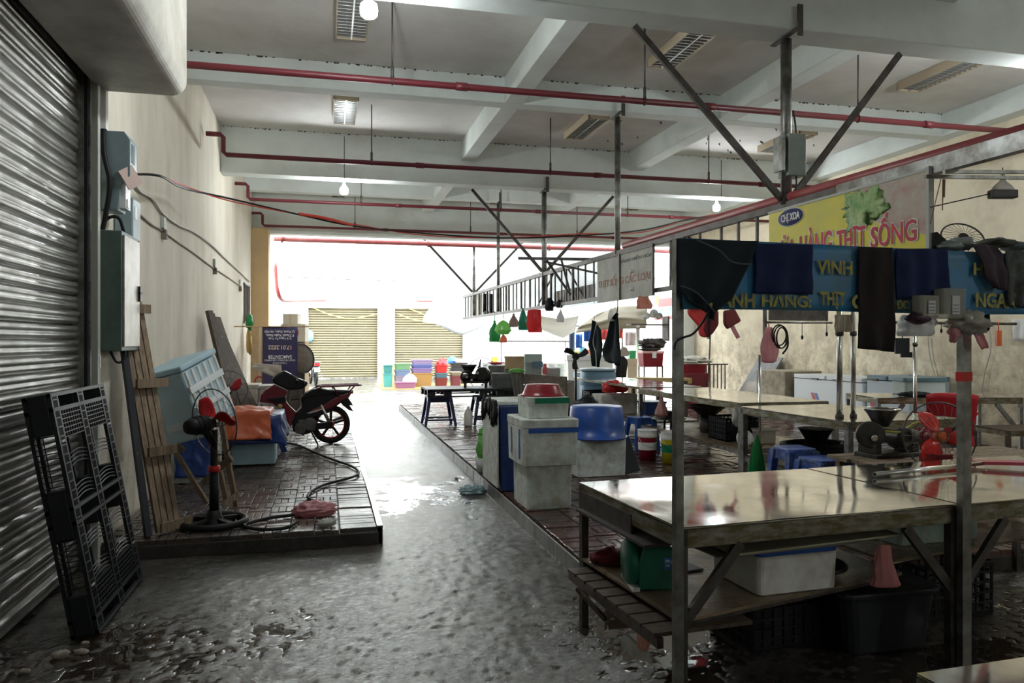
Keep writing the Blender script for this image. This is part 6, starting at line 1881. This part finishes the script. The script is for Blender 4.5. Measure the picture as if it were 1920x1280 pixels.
t = th('bare_fan', 'round fan guard standing behind the black machine', 'fan guard', c.x, c.y, c.z)
g_ = MB().ring((0, 0, 0), .30, .008, (.1, -1, .1), 36)
for k in range(16):
    a_ = 2 * PI * k / 16
    g_.tube([(.3 * math.cos(a_), 0, .3 * math.sin(a_)), (.05 * math.cos(a_), -.06, .05 * math.sin(a_))], .002, 3)
pt(t, 'guard', m_dsteel, g_)
pt(t, 'stand', m_dsteel, MB().bar((0, .05, -.2), (0, .05, -.84), .03).lathe([(.2, -.84), (.18, -.80), (.03, -.78)], (0, .05, 0), n=18))


def px_box(lab, u0, v0, u1, v1, d, dep, m, name='storage_box', cat='box', lidm=None, rz=0, zfloor=None):
    a = at((u0 + u1) / 2, v1, d)
    t = th(name, lab, cat, a.x, a.y, a.z if zfloor is None else zfloor, -YAW + rz)
    w_, h_ = (u1 - u0) * d / F, (v1 - v0) * d / F + (0 if zfloor is None else a.z - zfloor)
    pt(t, 'body', m, MB().rbox(0, dep / 2, h_ * .44, w_, dep, h_ * .88, .02, 2, .95), bev=.005)
    pt(t, 'lid', lidm or m, MB().rbox(0, dep / 2, h_ * .94, w_ * 1.04, dep * 1.04, h_ * .12, .02), bev=.004)
    return t


m_dg = mat('dark_grey_box', (.07, .075, .07), .5, dirt=(.14, .14, .13), damt=.4)
px_box('dark grey crate under the pink dish behind the black machine', 916, 686, 948, 728, 14.0, .5, m_dg, zfloor=.152)
px_box('wet dark box standing behind the grey towel', 922, 700, 960, 735, 13.4, .4, m_dg, zfloor=.152)
c = at(936, 685, 14.0)
basin('pink_dish', 'flat pink dish on the dark grey crate', c.x, c.y + .25, c.z + .01, .10, .15, .04, mat('pink_plastic', (.70, .10, .16), .4), cat='dish')
px_box('brown carton with open flaps behind the grey towel', 946, 668, 984, 692, 13.6, .4, m_card, name='open_carton', cat='carton', lidm=m_card)
px_box('pale carton carrying the open brown one', 946, 690, 982, 720, 13.7, .4, mat('grey_card', (.22, .21, .19), .6), name='open_carton', cat='carton', zfloor=.152)
px_box('tall grey-green foam box with a blue window patch beside the cartons', 984, 664, 1016, 704, 13.0, .5, mat('grey_green_box', (.30, .36, .34), .6), lidm=mat('green_box_lid', (.36, .44, .38), .6), zfloor=.152)
c = at(1008, 683, 12.95)
one('blue_patch', 'blue-grey square patch on the grey-green foam box', 'patch', mat('blue_patch', (.10, .18, .24), .4), MB().bx(-.09, -.004, -.05, .09, .0, .05), tuple(c), -YAW)
px_box('low grey box right of the grey-green foam box', 1024, 690, 1050, 704, 12.9, .4, mat('low_grey', (.36, .38, .36), .6), zfloor=.152)
px_box('yellow tub on the white counter behind the pink dish', 920, 669, 934, 680, 21.9, .2, mat('mustard_plastic', (.62, .40, .05), .4), name='yellow_tub', cat='tub')
px_bag('red_jug', 'small reddish jug beside the grey-green foam box', mat('reddish_plastic', (.55, .12, .12), .4), 1017, 682, 1027, 702, 12.8, cat='jug', seed=51, shape=[(.8, 0), (1, .2), (.9, .6), (.5, .75), (.6, 1)])
# long weathered wooden box / bench
t = th('weathered_wood_bin', 'long weathered grey-brown wooden bin behind the red basin stack', 'wooden bin', 0, 0, 0)
m_ww = mat('weathered_planks', (.19, .155, .12), .6, dirt=(.08, .07, .055), damt=.5, dscale=4, stretch=(.6, 6, 6), bump=.3, bscale=30)
A, B = at(978, 700, 11.2), at(1062, 708, 10.4)
A2, B2 = at(978, 719, 11.2), at(1062, 724, 10.4)
pt(t, 'plank', m_ww, MB().bar((A + A2) / 2, (B + B2) / 2, .03, (A - A2).z * .97))
pt(t, 'plank', m_ww, MB().bar((A2 * 2 + at(978, 760, 11.2)) / 3, (B2 * 2 + at(1062, 760, 10.4)) / 3, .03, .17))
pt(t, 'plank', m_ww, MB().bar(Vector((A.x, A.y, .42)), Vector((B.x, B.y, .42)), .03, .22))
pt(t, 'side_board', m_ww, MB().bar(Vector((B.x, B.y, .6)), Vector((B.x + .3, B.y + .6, .6)), .03, .86))
pt(t, 'back_board', m_ww, MB().bar(Vector((A.x + .25, A.y + .6, .6)), Vector((B.x + .3, B.y + .6, .6)), .03, .86))
cloth('grey_towel', 'ribbed grey towel draped over the end of the weathered wooden bin', mat('ribbed_grey_cloth', (.24, .23, .20), .85, dirt=(.14, .13, .11), damt=.5, dscale=3, stretch=(12, 12, .4)), [(957, 696, 979, 697), (961, 720, 980, 720), (966, 752, 982, 752)], lambda u, v: at(u, v, 11.12), .015, 2.5, cat='towel')
px_bag('green_scrap_bag', 'crumpled light green bag on top of the grey towel', m_baglime, 954, 690, 983, 698, 11.15, seed=33, shape=[(.9, 0), (1.0, .4), (.8, .8), (.2, 1)], knot=.3)
one('black_tarp_heap', 'black sheet slumped against the right end of the weathered wooden bin', 'tarp', m_black, MB().blob((0, 0, 0), .25, .3, .34, .25, 2, 22, 14, 81, .33), (B.x + .25, B.y - .1, .49))
# blue barrel and crate at right of it
c = G(1128, 782, .15)
t = th('blue_barrel', 'blue plastic barrel with a pale lid behind the far steel table', 'barrel', 5.0, 13.55, .152)
pt(t, 'body', mat('steel_blue_plastic', (.10, .20, .30), .4), MB().lathe([(.30, 0), (.34, .1), (.35, .3), (.34, .32), (.35, .34), (.35, .6), (.34, .62), (.35, .64), (.34, .86), (.31, .9)], n=32))
pt(t, 'lid', mat('pale_blue_lid', (.35, .45, .52), .4), MB().lathe([(.34, .9), (.35, .91), (.35, .94), (.001, .95)], n=32))
# dead black fan on a stand
c = at(1080, 668, 11.6)
t = th('bladed_stand', 'black fan stripped of its guard on a thin stand', 'fan', c.x, c.y, .152, -YAW)
hz = c.z - .152
for k in range(3):
    a = .2 + k * 2.09
    pt(t, 'blade', m_black, MB().grid(lambda u, v, a=a: ((.03 + .17 * u) * math.cos(a + (v - .5) * .9 * (1 - .5 * u) + u * .3), (v - .5) * .06, hz + (.03 + .17 * u) * math.sin(a + (v - .5) * .9 * (1 - .5 * u) + u * .3)), 8, 5), sol=.006)
pt(t, 'motor', m_black, MB().lathe([(.05, 0), (.06, .03), (.05, .12), (.02, .14)], (0, 0, hz), (0, 1, 0), 16))
pt(t, 'pole', m_black, MB().tube([(0, .05, .03), (0, .05, hz)], .018, 8))
pt(t, 'base', m_black, MB().lathe([(.18, 0), (.17, .02), (.04, .04)], (0, .05, 0), n=24))
# aprons
m_ap = mat('black_apron', (.006, .011, .013), .8, spec=.1)
X37 = lambda d: (lambda u, v: at(u, v, d))
t = cloth('apron', 'narrow black apron with pale piping hanging below the grey sign', m_ap, [(1112, 600, 1116, 603), (1108, 622, 1126, 618), (1105, 645, 1129, 645), (1108, 665, 1127, 668), (1112, 686, 1122, 688)], lambda u, v: onT(u, v, -.03), .02, 1.5, cat='apron')
q_ = [onT(a, b, -.07) - t.location for a, b in ((1119, 603), (1112, 640), (1117, 662), (1118, 688))]
pt(t, 'piping', m_white, MB().tube(cable(q_), .005, 4))
pt(t, 'cord', m_black, MB().tube([onT(1114, 600, -.03) - t.location, onT(1114, 575, -.03) - t.location, onT(1114, 562, -.0) - t.location], .004, 4))
t = cloth('apron', 'broad black apron hanging right of the narrow one', m_ap, [(1157, 586, 1158, 590), (1144, 600, 1159, 605), (1138, 630, 1161, 632), (1132, 655, 1162, 655), (1131, 667, 1163, 668), (1136, 676, 1162, 680), (1143, 679, 1160, 686)], lambda u, v: onT(u, v, -.03), .02, 1.5, cat='apron')
pt(t, 'cord', m_black, MB().tube([onT(1157, 590, -.03) - t.location, onT(1158, 575, -.03) - t.location, onT(1158, 558, .0) - t.location], .008, 4))
px_bag('clear_hanging_bag', 'clear plastic bag hanging above the broad black apron', m_bagclear, 1141, 566, 1158, 602, None, seed=14)
px_bag('black_backpack', 'dark padded bag standing upright behind the broad black apron', m_black, 1155, 667, 1175, 707.5, 12.6, cat='bag', seed=55, shape=[(.9, 0), (1, .2), (1, .6), (.9, .85), (.5, 1)])
px_bag('cream_cloth_bundle', 'cream cloth bundle on top of the dark padded bag', mat('cream_cloth', (.60, .52, .42), .8), 1161, 650, 1180, 668, 12.5, cat='cloth', seed=56, shape=[(.7, 0), (1, .4), (.6, .8), (.3, 1)])
# bags hanging from the truss
px_bag('green_truss_bag', 'dark green bag hanging leftmost under the far truss, behind the lime one', m_baggreen, 917, 601, 938, 641, None, seed=1)
px_bag('lime_truss_bag', 'lime green round bag hanging under the far truss', m_baglime, 929, 600, 958, 627, None, seed=2, shape=[(.6, 0), (1.0, .3), (.95, .6), (.5, .85), (.15, 1)])
px_bag('brown_truss_bag', 'small brown plaid pouch hanging right of the lime bag', mat('brown_pouch', (.22, .14, .12), .7), 954, 588, 972, 613, None, cat='pouch', seed=3)
px_bag('teal_truss_bag', 'teal-green bag with a tight knot next to the bright red bag', mat('teal_bag_film', (.01, .25, .14), .25, transl=.35), 971, 577, 991, 619, None, seed=4)
px_bag('red_truss_bag', 'bright red carrier bag hanging under the middle of the truss', m_bagred, 989, 580, 1016, 623, None, seed=5, shape=[(1.0, 0), (1.0, .3), (.92, .7), (.85, .95), (.8, 1)], depth=.35)
px_bag('white_truss_bag', 'small white bag hanging right of the bright red one', m_bagwhite, 1044, 580, 1058, 604, None, seed=6)
px_bag('orange_truss_bag', 'small orange-red bag hanging below the lime bag', mat('orange_film', (.75, .22, .12), .3, transl=.3), 936, 626, 951, 642, None, seed=7)
px_bag('pink_cone_bag', 'orange-pink translucent bag hanging over a dark rod beside the grey sign', mat('peach_film', (.75, .35, .25), .3, transl=.4), 1192, 555, 1222, 579, None, seed=8, shape=[(1, 0), (.9, .3), (.75, .7), (.6, 1)])
px_bag('black_truss_bundle', 'black satchel hanging on the truss bars', m_black, 1022, 558, 1038, 583, 12.6, cat='bag', seed=9, shape=[(.8, 0), (1, .3), (.9, .7), (.3, 1)])
px_bag('black_truss_bundle', 'second black satchel on the truss bars right of the first', m_black, 1042, 562, 1056, 577, 12.3, cat='bag', seed=10, shape=[(.8, 0), (1, .3), (.9, .7), (.3, 1)])
c = at(915, 575, 17.6)
t = th('black_boots', 'pair of black rubber boots hung on the far end of the truss', 'boots', c.x, c.y, c.z, .3)
for s in (-.08, .08):
    pt(t, 'boot', m_blackr, MB().tube([(s, 0, .3), (s, 0, -.12)], .05, 10).tube([(s, 0, -.12), (s + .02, -.14, -.16)], .045, 10))
one('plywood_scraps', 'grey plywood pieces wedged between the bars at the far end of the truss', 'board', mat('greyed_ply', (.38, .35, .30), .7), MB().bx(0, -.55, 0, .02, .55, .5).bx(0, -1.35, .02, .02, -.75, .48), (trx(18.4) + .04, 18.4, 2.235), math.atan(TRS))
one('brown_truss_board', 'brown board lying along the bottom rail of the truss next to the grey sign', 'board', m_woodd, MB().bx(0, -.9, 0, .03, .9, .20), (trx(11.3) + .03, 11.3, 2.235), math.atan(TRS))
# ================================================================ STREET SIDE
m_tarpw = mat('white_awning', (.40, .41, .41), .6, transl=.5, bump=.2, bscale=2)


def sheet(name, lab, m, rows, cat='awning', fold=.05, nu=24, sd=0):
    """rows of [(u,v,d),...] lofted"""
    L = [[at(*p) for p in r] for r in rows]
    o_ = L[0][0].copy()

    def pick(r, a):
        k = a * (len(r) - 1)
        i = min(int(k), len(r) - 2)
        return r[i].lerp(r[i + 1], k - i)

    def fn(a, b):
        k = b * (len(L) - 1)
        i = min(int(k), len(L) - 2)
        p = pick(L[i], a).lerp(pick(L[i + 1], a), k - i)
        return p - o_ + Vector((.3, -1, .2)) * fold * noise.noise(Vector((a * 5, b * 5, sd)))
    return one(name, lab, cat, m, MB().grid(fn, nu, 24), tuple(o_), sol=.004)


sheet('white_awning', 'large sheer white tarp sagging over the lane in front of the right cream shutter', m_tarpw,
      [[(798, 440, 24), (880, 445, 23), (985, 452, 21), (1180, 466, 20)], [(806, 500, 24), (885, 520, 23), (1000, 520, 21), (1180, 520, 20)], [(814, 560, 24), (880, 570, 23), (1000, 560, 21), (1190, 560, 20)], [(793, 604, 24), (868, 628, 23), (960, 590, 21), (1070, 575, 20)]], fold=.35)
sheet('cream_canopy', 'cream market umbrella canopy at the right side of the street opening', mat('cream_canopy_cloth', (.40, .36, .27), .7, transl=.3),
      [[(1120, 588, 19.0), (1160, 574, 19.2), (1215, 572, 19.0)], [(1085, 612, 18.7), (1150, 596, 18.6), (1212, 600, 18.6)], [(1078, 624, 18.6), (1150, 616, 18.5), (1212, 616, 18.5)]], fold=.05, sd=3, cat='canopy')
sheet('sagging_canopy', 'sagging pale canopy hanging left of the cream umbrella canopy', mat('pale_canopy_cloth', (.42, .40, .35), .7, transl=.35),
      [[(1000, 590, 21), (1050, 598, 20.5), (1085, 592, 20)], [(1010, 612, 21), (1050, 620, 20.5), (1080, 612, 20)], [(1015, 618, 21), (1055, 634, 20.5), (1078, 622, 20)]], fold=.05, sd=5, cat='canopy')
one('canopy_pole', 'white pole carrying the cream canopy at the right', 'pole', m_white, MB().tube([at(1196, 610, 18.5), G(1196, 735, 0)], .05, 10))
# yellow ropes
for a, lab in (([(586, 576), (620, 590), (660, 597), (708, 588)], 'yellow rope sagging across the left cream shutter'), ([(745, 588), (780, 600), (820, 604)], 'yellow rope crossing the right cream shutter, upper one'), ([(762, 576), (800, 592), (840, 612), (865, 622)], 'yellow rope falling under the white tarp')):
    one('yellow_rope', lab, 'rope', mat('rope_yellow', (.75, .68, .15), .6), MB().tube(cable([onY(u, v, YF - .06) for u, v in a]), .02, 5))
one('blue_wall_tag', 'light blue rag hung at the left edge of the left cream shutter', 'rag', mat('light_blue_rag', (.15, .42, .68), .6), MB().blob((0, 0, 0), .15, .05, .22, .3, 3, 14, 10, 3), tuple(onY(581, 630, YF - .1)))
one('facade_lamp', 'small white lamp fixture on the facade between tarp and opening edge', 'lamp', mat('off_white_fix', (.6, .62, .58), .5), MB().bx(-.3, -.1, -.1, .3, 0, .1), tuple(onY(764, 519, YF - .13)))
one('facade_wire', 'thin black wires strung across the white facade above the shutters', 'wire', m_dsteel, MB().tube([onY(530, 519, YF - .135), onY(750, 527, YF - .135)], .015, 4).tube([onY(530, 527, YF - .135), onY(640, 531, YF - .135)], .012, 4))

# baskets and tubs across the lane
R6 = random.Random(12)
YS = 27.5


def ground_stack(u0, u1, vs, cols, labs, names, ybase=26.5):
    """a stack of baskets: vs = v edges from bottom to top"""
    for i, (c_, lab, nm) in enumerate(zip(cols, labs, names)):
        a = onY((u0 + u1) / 2, vs[i], ybase)
        b = onY((u0 + u1) / 2, vs[i + 1], ybase)
        w_ = (u1 - u0) * 26.2 / F
        h_ = b.z - a.z
        base = max(a.z, .02) if i else .022
        t = th(nm, lab, nm.split('_')[-1], a.x, a.y, base)
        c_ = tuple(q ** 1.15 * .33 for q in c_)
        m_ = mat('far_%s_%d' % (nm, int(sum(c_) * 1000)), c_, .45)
        h_ = b.z - base - .004
        pt(t, 'body', m_, MB().rbox(0, .25, h_ / 2 - .015, w_, .5, h_ - .03, .06, 3, .86))
        pt(t, 'rim', m_, MB().rbox(0, .25, h_ - .015, w_ * 1.06, .53, .03, .07))


one('orange_mat', 'orange and yellow plastic mats spread on the lane beneath the baskets', 'mat', mat('orange_mat', (.28, .11, .04), .4, dirt=(.28, .21, .06), damt=.5, dscale=1.5), MB().bx(0, 0, 0, 5.6, 3.4, .02), (onY(712, 700, 26).x, 25.2, 0))
ground_stack(720, 736, [713, 700, 684], [(.15, .62, .58), (.10, .45, .42)], ['turquoise tub at the left end of the basket row', 'dark teal tub on top of the turquoise one'], ['turquoise_tub', 'teal_tub'])
ground_stack(741, 770, [716, 704, 693, 681], [(.50, .45, .55), (.30, .42, .62), (.30, .58, .30)], ['pale mauve tray at the foot of the second basket stack', 'blue-grey basin in the second basket stack', 'green-rimmed basin on top of the second basket stack'], ['mauve_tray', 'blue_basin', 'green_basin'])
ground_stack(772, 812, [716, 699, 690, 683, 674], [(.60, .36, .12), (.42, .30, .62), (.22, .28, .66), (.52, .42, .66)], ['orange-brown woven basket at the foot of the tall basket stack', 'purple tray on the orange-brown woven basket', 'blue tray below the top of the tall basket stack', 'lilac tray topping the tall basket stack'], ['woven_basket', 'purple_tray', 'blue_tray', 'lilac_tray'])
ground_stack(817, 840, [719, 708, 699, 684], [(.30, .03, .03), (.12, .28, .36), (.80, .03, .03)], ['dark red box under the teal tray', 'teal tray between the dark red box and red basket', 'vivid red basket topping the third stack'], ['red_box', 'teal_tray', 'red_basket'])
c = onY(829, 684, 26.7)
one('red_bag_pile', 'red bag heaped in the vivid red basket', 'plastic bag', m_bagred, MB().blob((0, 0, 0), .2, .15, .22, .3, 3, 18, 12, 6), tuple(c))
ground_stack(846, 866, [716, 704, 697], [(.26, .05, .07), (.45, .42, .30)], ['maroon tub right of the third basket stack', 'beige tray on the maroon tub'], ['maroon_tub', 'beige_tray'])
ground_stack(845, 880, [700, 690, 680], [(.05, .06, .07), (.06, .07, .08)], ['black mesh crate behind the maroon tub, lower', 'black mesh crate behind the maroon tub, upper'], ['mesh_crate', 'mesh_crate'], ybase=28)
c = onY(848, 676, 28.2)
one('blue_rag_pile', 'small bright blue cloth behind the red bag', 'cloth', mat('sky_blue_rag', (.05, .25, .75), .6), MB().blob((0, 0, 0), .18, .12, .14, .3, 3, 14, 9, 8), tuple(c))
c = onY(866, 676, 28.2)
one('white_sheet_top', 'white sheet laid over the black mesh crates', 'cloth', m_bagwhite, MB().blob((0, 0, 0), .42, .3, .06, .3, 3, 18, 8, 9), tuple(c))
px_bag('white_rice_bag', 'white sack lying on the mauve tray', m_bagwhite, 755, 700, 782, 716, 26.3, cat='sack', seed=60, shape=[(1, 0), (.9, .4), (.5, .8), (.1, 1)])
ground_stack(742, 780, [722, 716], [(.55, .25, .45)], ['pinkish purple tray on the orange mat'], ['pink_tray'], ybase=25.6)
a = onY(740, 664, 27.8)
t = th('wire_basket', 'small wire cage basket standing before the right cream shutter', 'basket', a.x, a.y, a.z - .28)
g_ = MB()
for i in range(9):
    g_.bx(-.30 + i * .075, 0, 0, -.285 + i * .075, .01, .28)
for i in range(4):
    g_.bx(-.30, 0, i * .09, .31, .01, i * .09 + .012)
pt(t, 'wires', m_dsteel, g_)
one('basket_board', 'plywood board standing behind the turquoise tub', 'board', m_card, MB().bx(-.25, 0, 0, .95, .3, .80), (onY(728, 690, 27.6).x, 27.78, 0))
# stalls further right
m_q = mat('pale_counter', (.42, .42, .39), .6)
a, b = onY(905, 690, 21), onY(1070, 690, 21)
t = th('white_counter', 'long white counter cloth across the lane behind the boxes', 'counter', a.x, 21, 0)
pt(t, 'top', m_q, MB().bx(0, 0, .94, b.x - a.x, .7, 1.0))
pt(t, 'skirt', mat('patterned_skirt', (.36, .37, .34), .6, dirt=(.24, .26, .24), damt=.35, dscale=7), MB().grid(lambda p, q: ((b.x - a.x) * p, .02 * math.sin(p * 60), .94 * q), 60, 4))
q = at(1000, 641, 20.3)
one('counter_rail', 'dark rail with a shelf behind the hanging bags', 'rail', m_dsteel, MB().bar(at(917, 639, 23.2), at(1075, 640, 23.2), .04).tube([at(940, 640, 23.2), at(940, 640, 23.2) * .0 + Vector((at(940, 640, 23.2).x, at(940, 640, 23.2).y, 0))], .02, 6).tube([at(1060, 640, 23.2), Vector((at(1060, 640, 23.2).x, at(1060, 640, 23.2).y, 0))], .02, 6))
for u0, v0, u1, v1, d, col, lab, nm, zf in ((1067, 612, 1078, 690, 20.5, (.10, .14, .22), 'grey-blue curtain strip left of the blue banners', 'curtain', None), (1094, 610, 1112, 640, 20.0, (.02, .10, .42), 'blue hanging cloth behind the narrow apron', 'hanging_cloth', None), (1079, 626, 1092, 652, 19.9, (.08, .22, .70), 'bright blue hanging cloth with a white dot by the black fan', 'hanging_cloth', None),
                                           (1126, 617, 1142, 637, 20.1, (.65, .08, .08), 'red patterned hanging cloth between the two aprons', 'hanging_cloth', None), (1160, 614, 1168, 634, 20.1, (.60, .12, .10), 'red hanging cloth right of the broad apron', 'hanging_cloth', None), (1172, 622, 1196, 648, 20.4, (.38, .30, .30), 'mauve-grey parasol cloth beside the canopy pole', 'hanging_cloth', None)):
    cloth(nm, lab, mat('fab_%d' % int(sum(col) * 997 + u0), col, .8), [(u0, v0, u1, v0), (u0, v1, u1, v1)], X37(d), .03, 1.5, nu=10, cat='cloth')
px_box('green crate on the pale drawer unit by the canopy pole', 1180, 657, 1193, 672, 19.5, .3, mat('crate_green', (.05, .45, .18), .5), name='green_crate', cat='crate')
px_box('pale wooden drawer unit under the green crate', 1176, 672, 1195, 712, 19.5, .4, mat('pale_wood', (.58, .50, .36), .6), name='drawer_unit', cat='cabinet', zfloor=0)
px_box('white market shelf unit behind the aprons', 1064, 665, 1150, 700, 20.2, .5, m_q, name='market_shelf', cat='shelf', zfloor=0)
px_box('turquoise tub on the market shelf beside the black fan', 1087, 650, 1097, 664.6, 20.4, .3, mat('turquoise2', (.25, .62, .68), .5), name='turquoise_bin', cat='tub')
px_box('yellow vegetable tray on the market shelf', 1067, 658, 1086, 664.6, 20.4, .3, mat('yel2', (.70, .58, .12), .5), name='vegetable_tray', cat='tray')
px_box('orange-red basket on the market shelf', 1099, 655, 1109, 664.6, 20.4, .3, mat('orr', (.70, .22, .12), .5), name='orange_basket', cat='basket')
px_box('long pale blue plastic sheet draped at the foot of the market shelf', 1078, 698, 1092, 745, 15.8, .3, mat('pbl', (.45, .60, .72), .5), name='blue_sheet', cat='sheet', zfloor=.152)
for u, v0, d, lab in ((1155, 590, 19, 'thin pole left of the canopy edge'), (1167, 600, 19.6, 'grey pole between the aprons and the canopy pole')):
    one('stall_pole', lab, 'pole', m_steel, MB().tube([at(u, v0, d), G(u, 735, 0)], .03, 8))

# flaking paint on the ceiling and mould along the beams
R7 = random.Random(21)
fk = MB()
for i in range(46):
    x, y = R7.uniform(4.3, 8.2), R7.uniform(9.8, 12.3)
    if R7.random() < .5:
        x, y = R7.gauss(6.4, .7), R7.gauss(11.2, .4)
    if not (5.5 < x < 8.7 or 2.6 < x < 5.1) or not 9.6 < y < 12.45:
        continue
    a, s = R7.uniform(0, 6.28), R7.uniform(.015, .04)
    fk.add([(x, y, 4.948), (x + s * math.cos(a), y + s * math.sin(a), 4.94), (x + s * math.cos(a + 1.2), y + s * math.sin(a + 1.2), 4.947), (x, y, 4.90)], [(0, 1, 2), (0, 3, 1), (1, 3, 2), (0, 2, 3)])
for yb in (9.33, 12.5, 15.9):
    for i in range(150):
        x = R7.uniform(XL, 8.8)
        s = R7.uniform(.004, .016)
        fk.bx(x, yb - .006, 4.945 - s, x + s * 2, yb - .001, 4.949)
pt(bpy.data.objects['ceiling'], 'paint_flake', mat('dark_flake', (.07, .06, .05), .9), fk, kind='stuff')

one('stall_rail', 'thin rail from which the blue and red cloths hang near the canopy pole', 'rail', m_steel, MB().tube([at(1060, 611, 20.35), at(1200, 611, 20.3)], .02, 6))
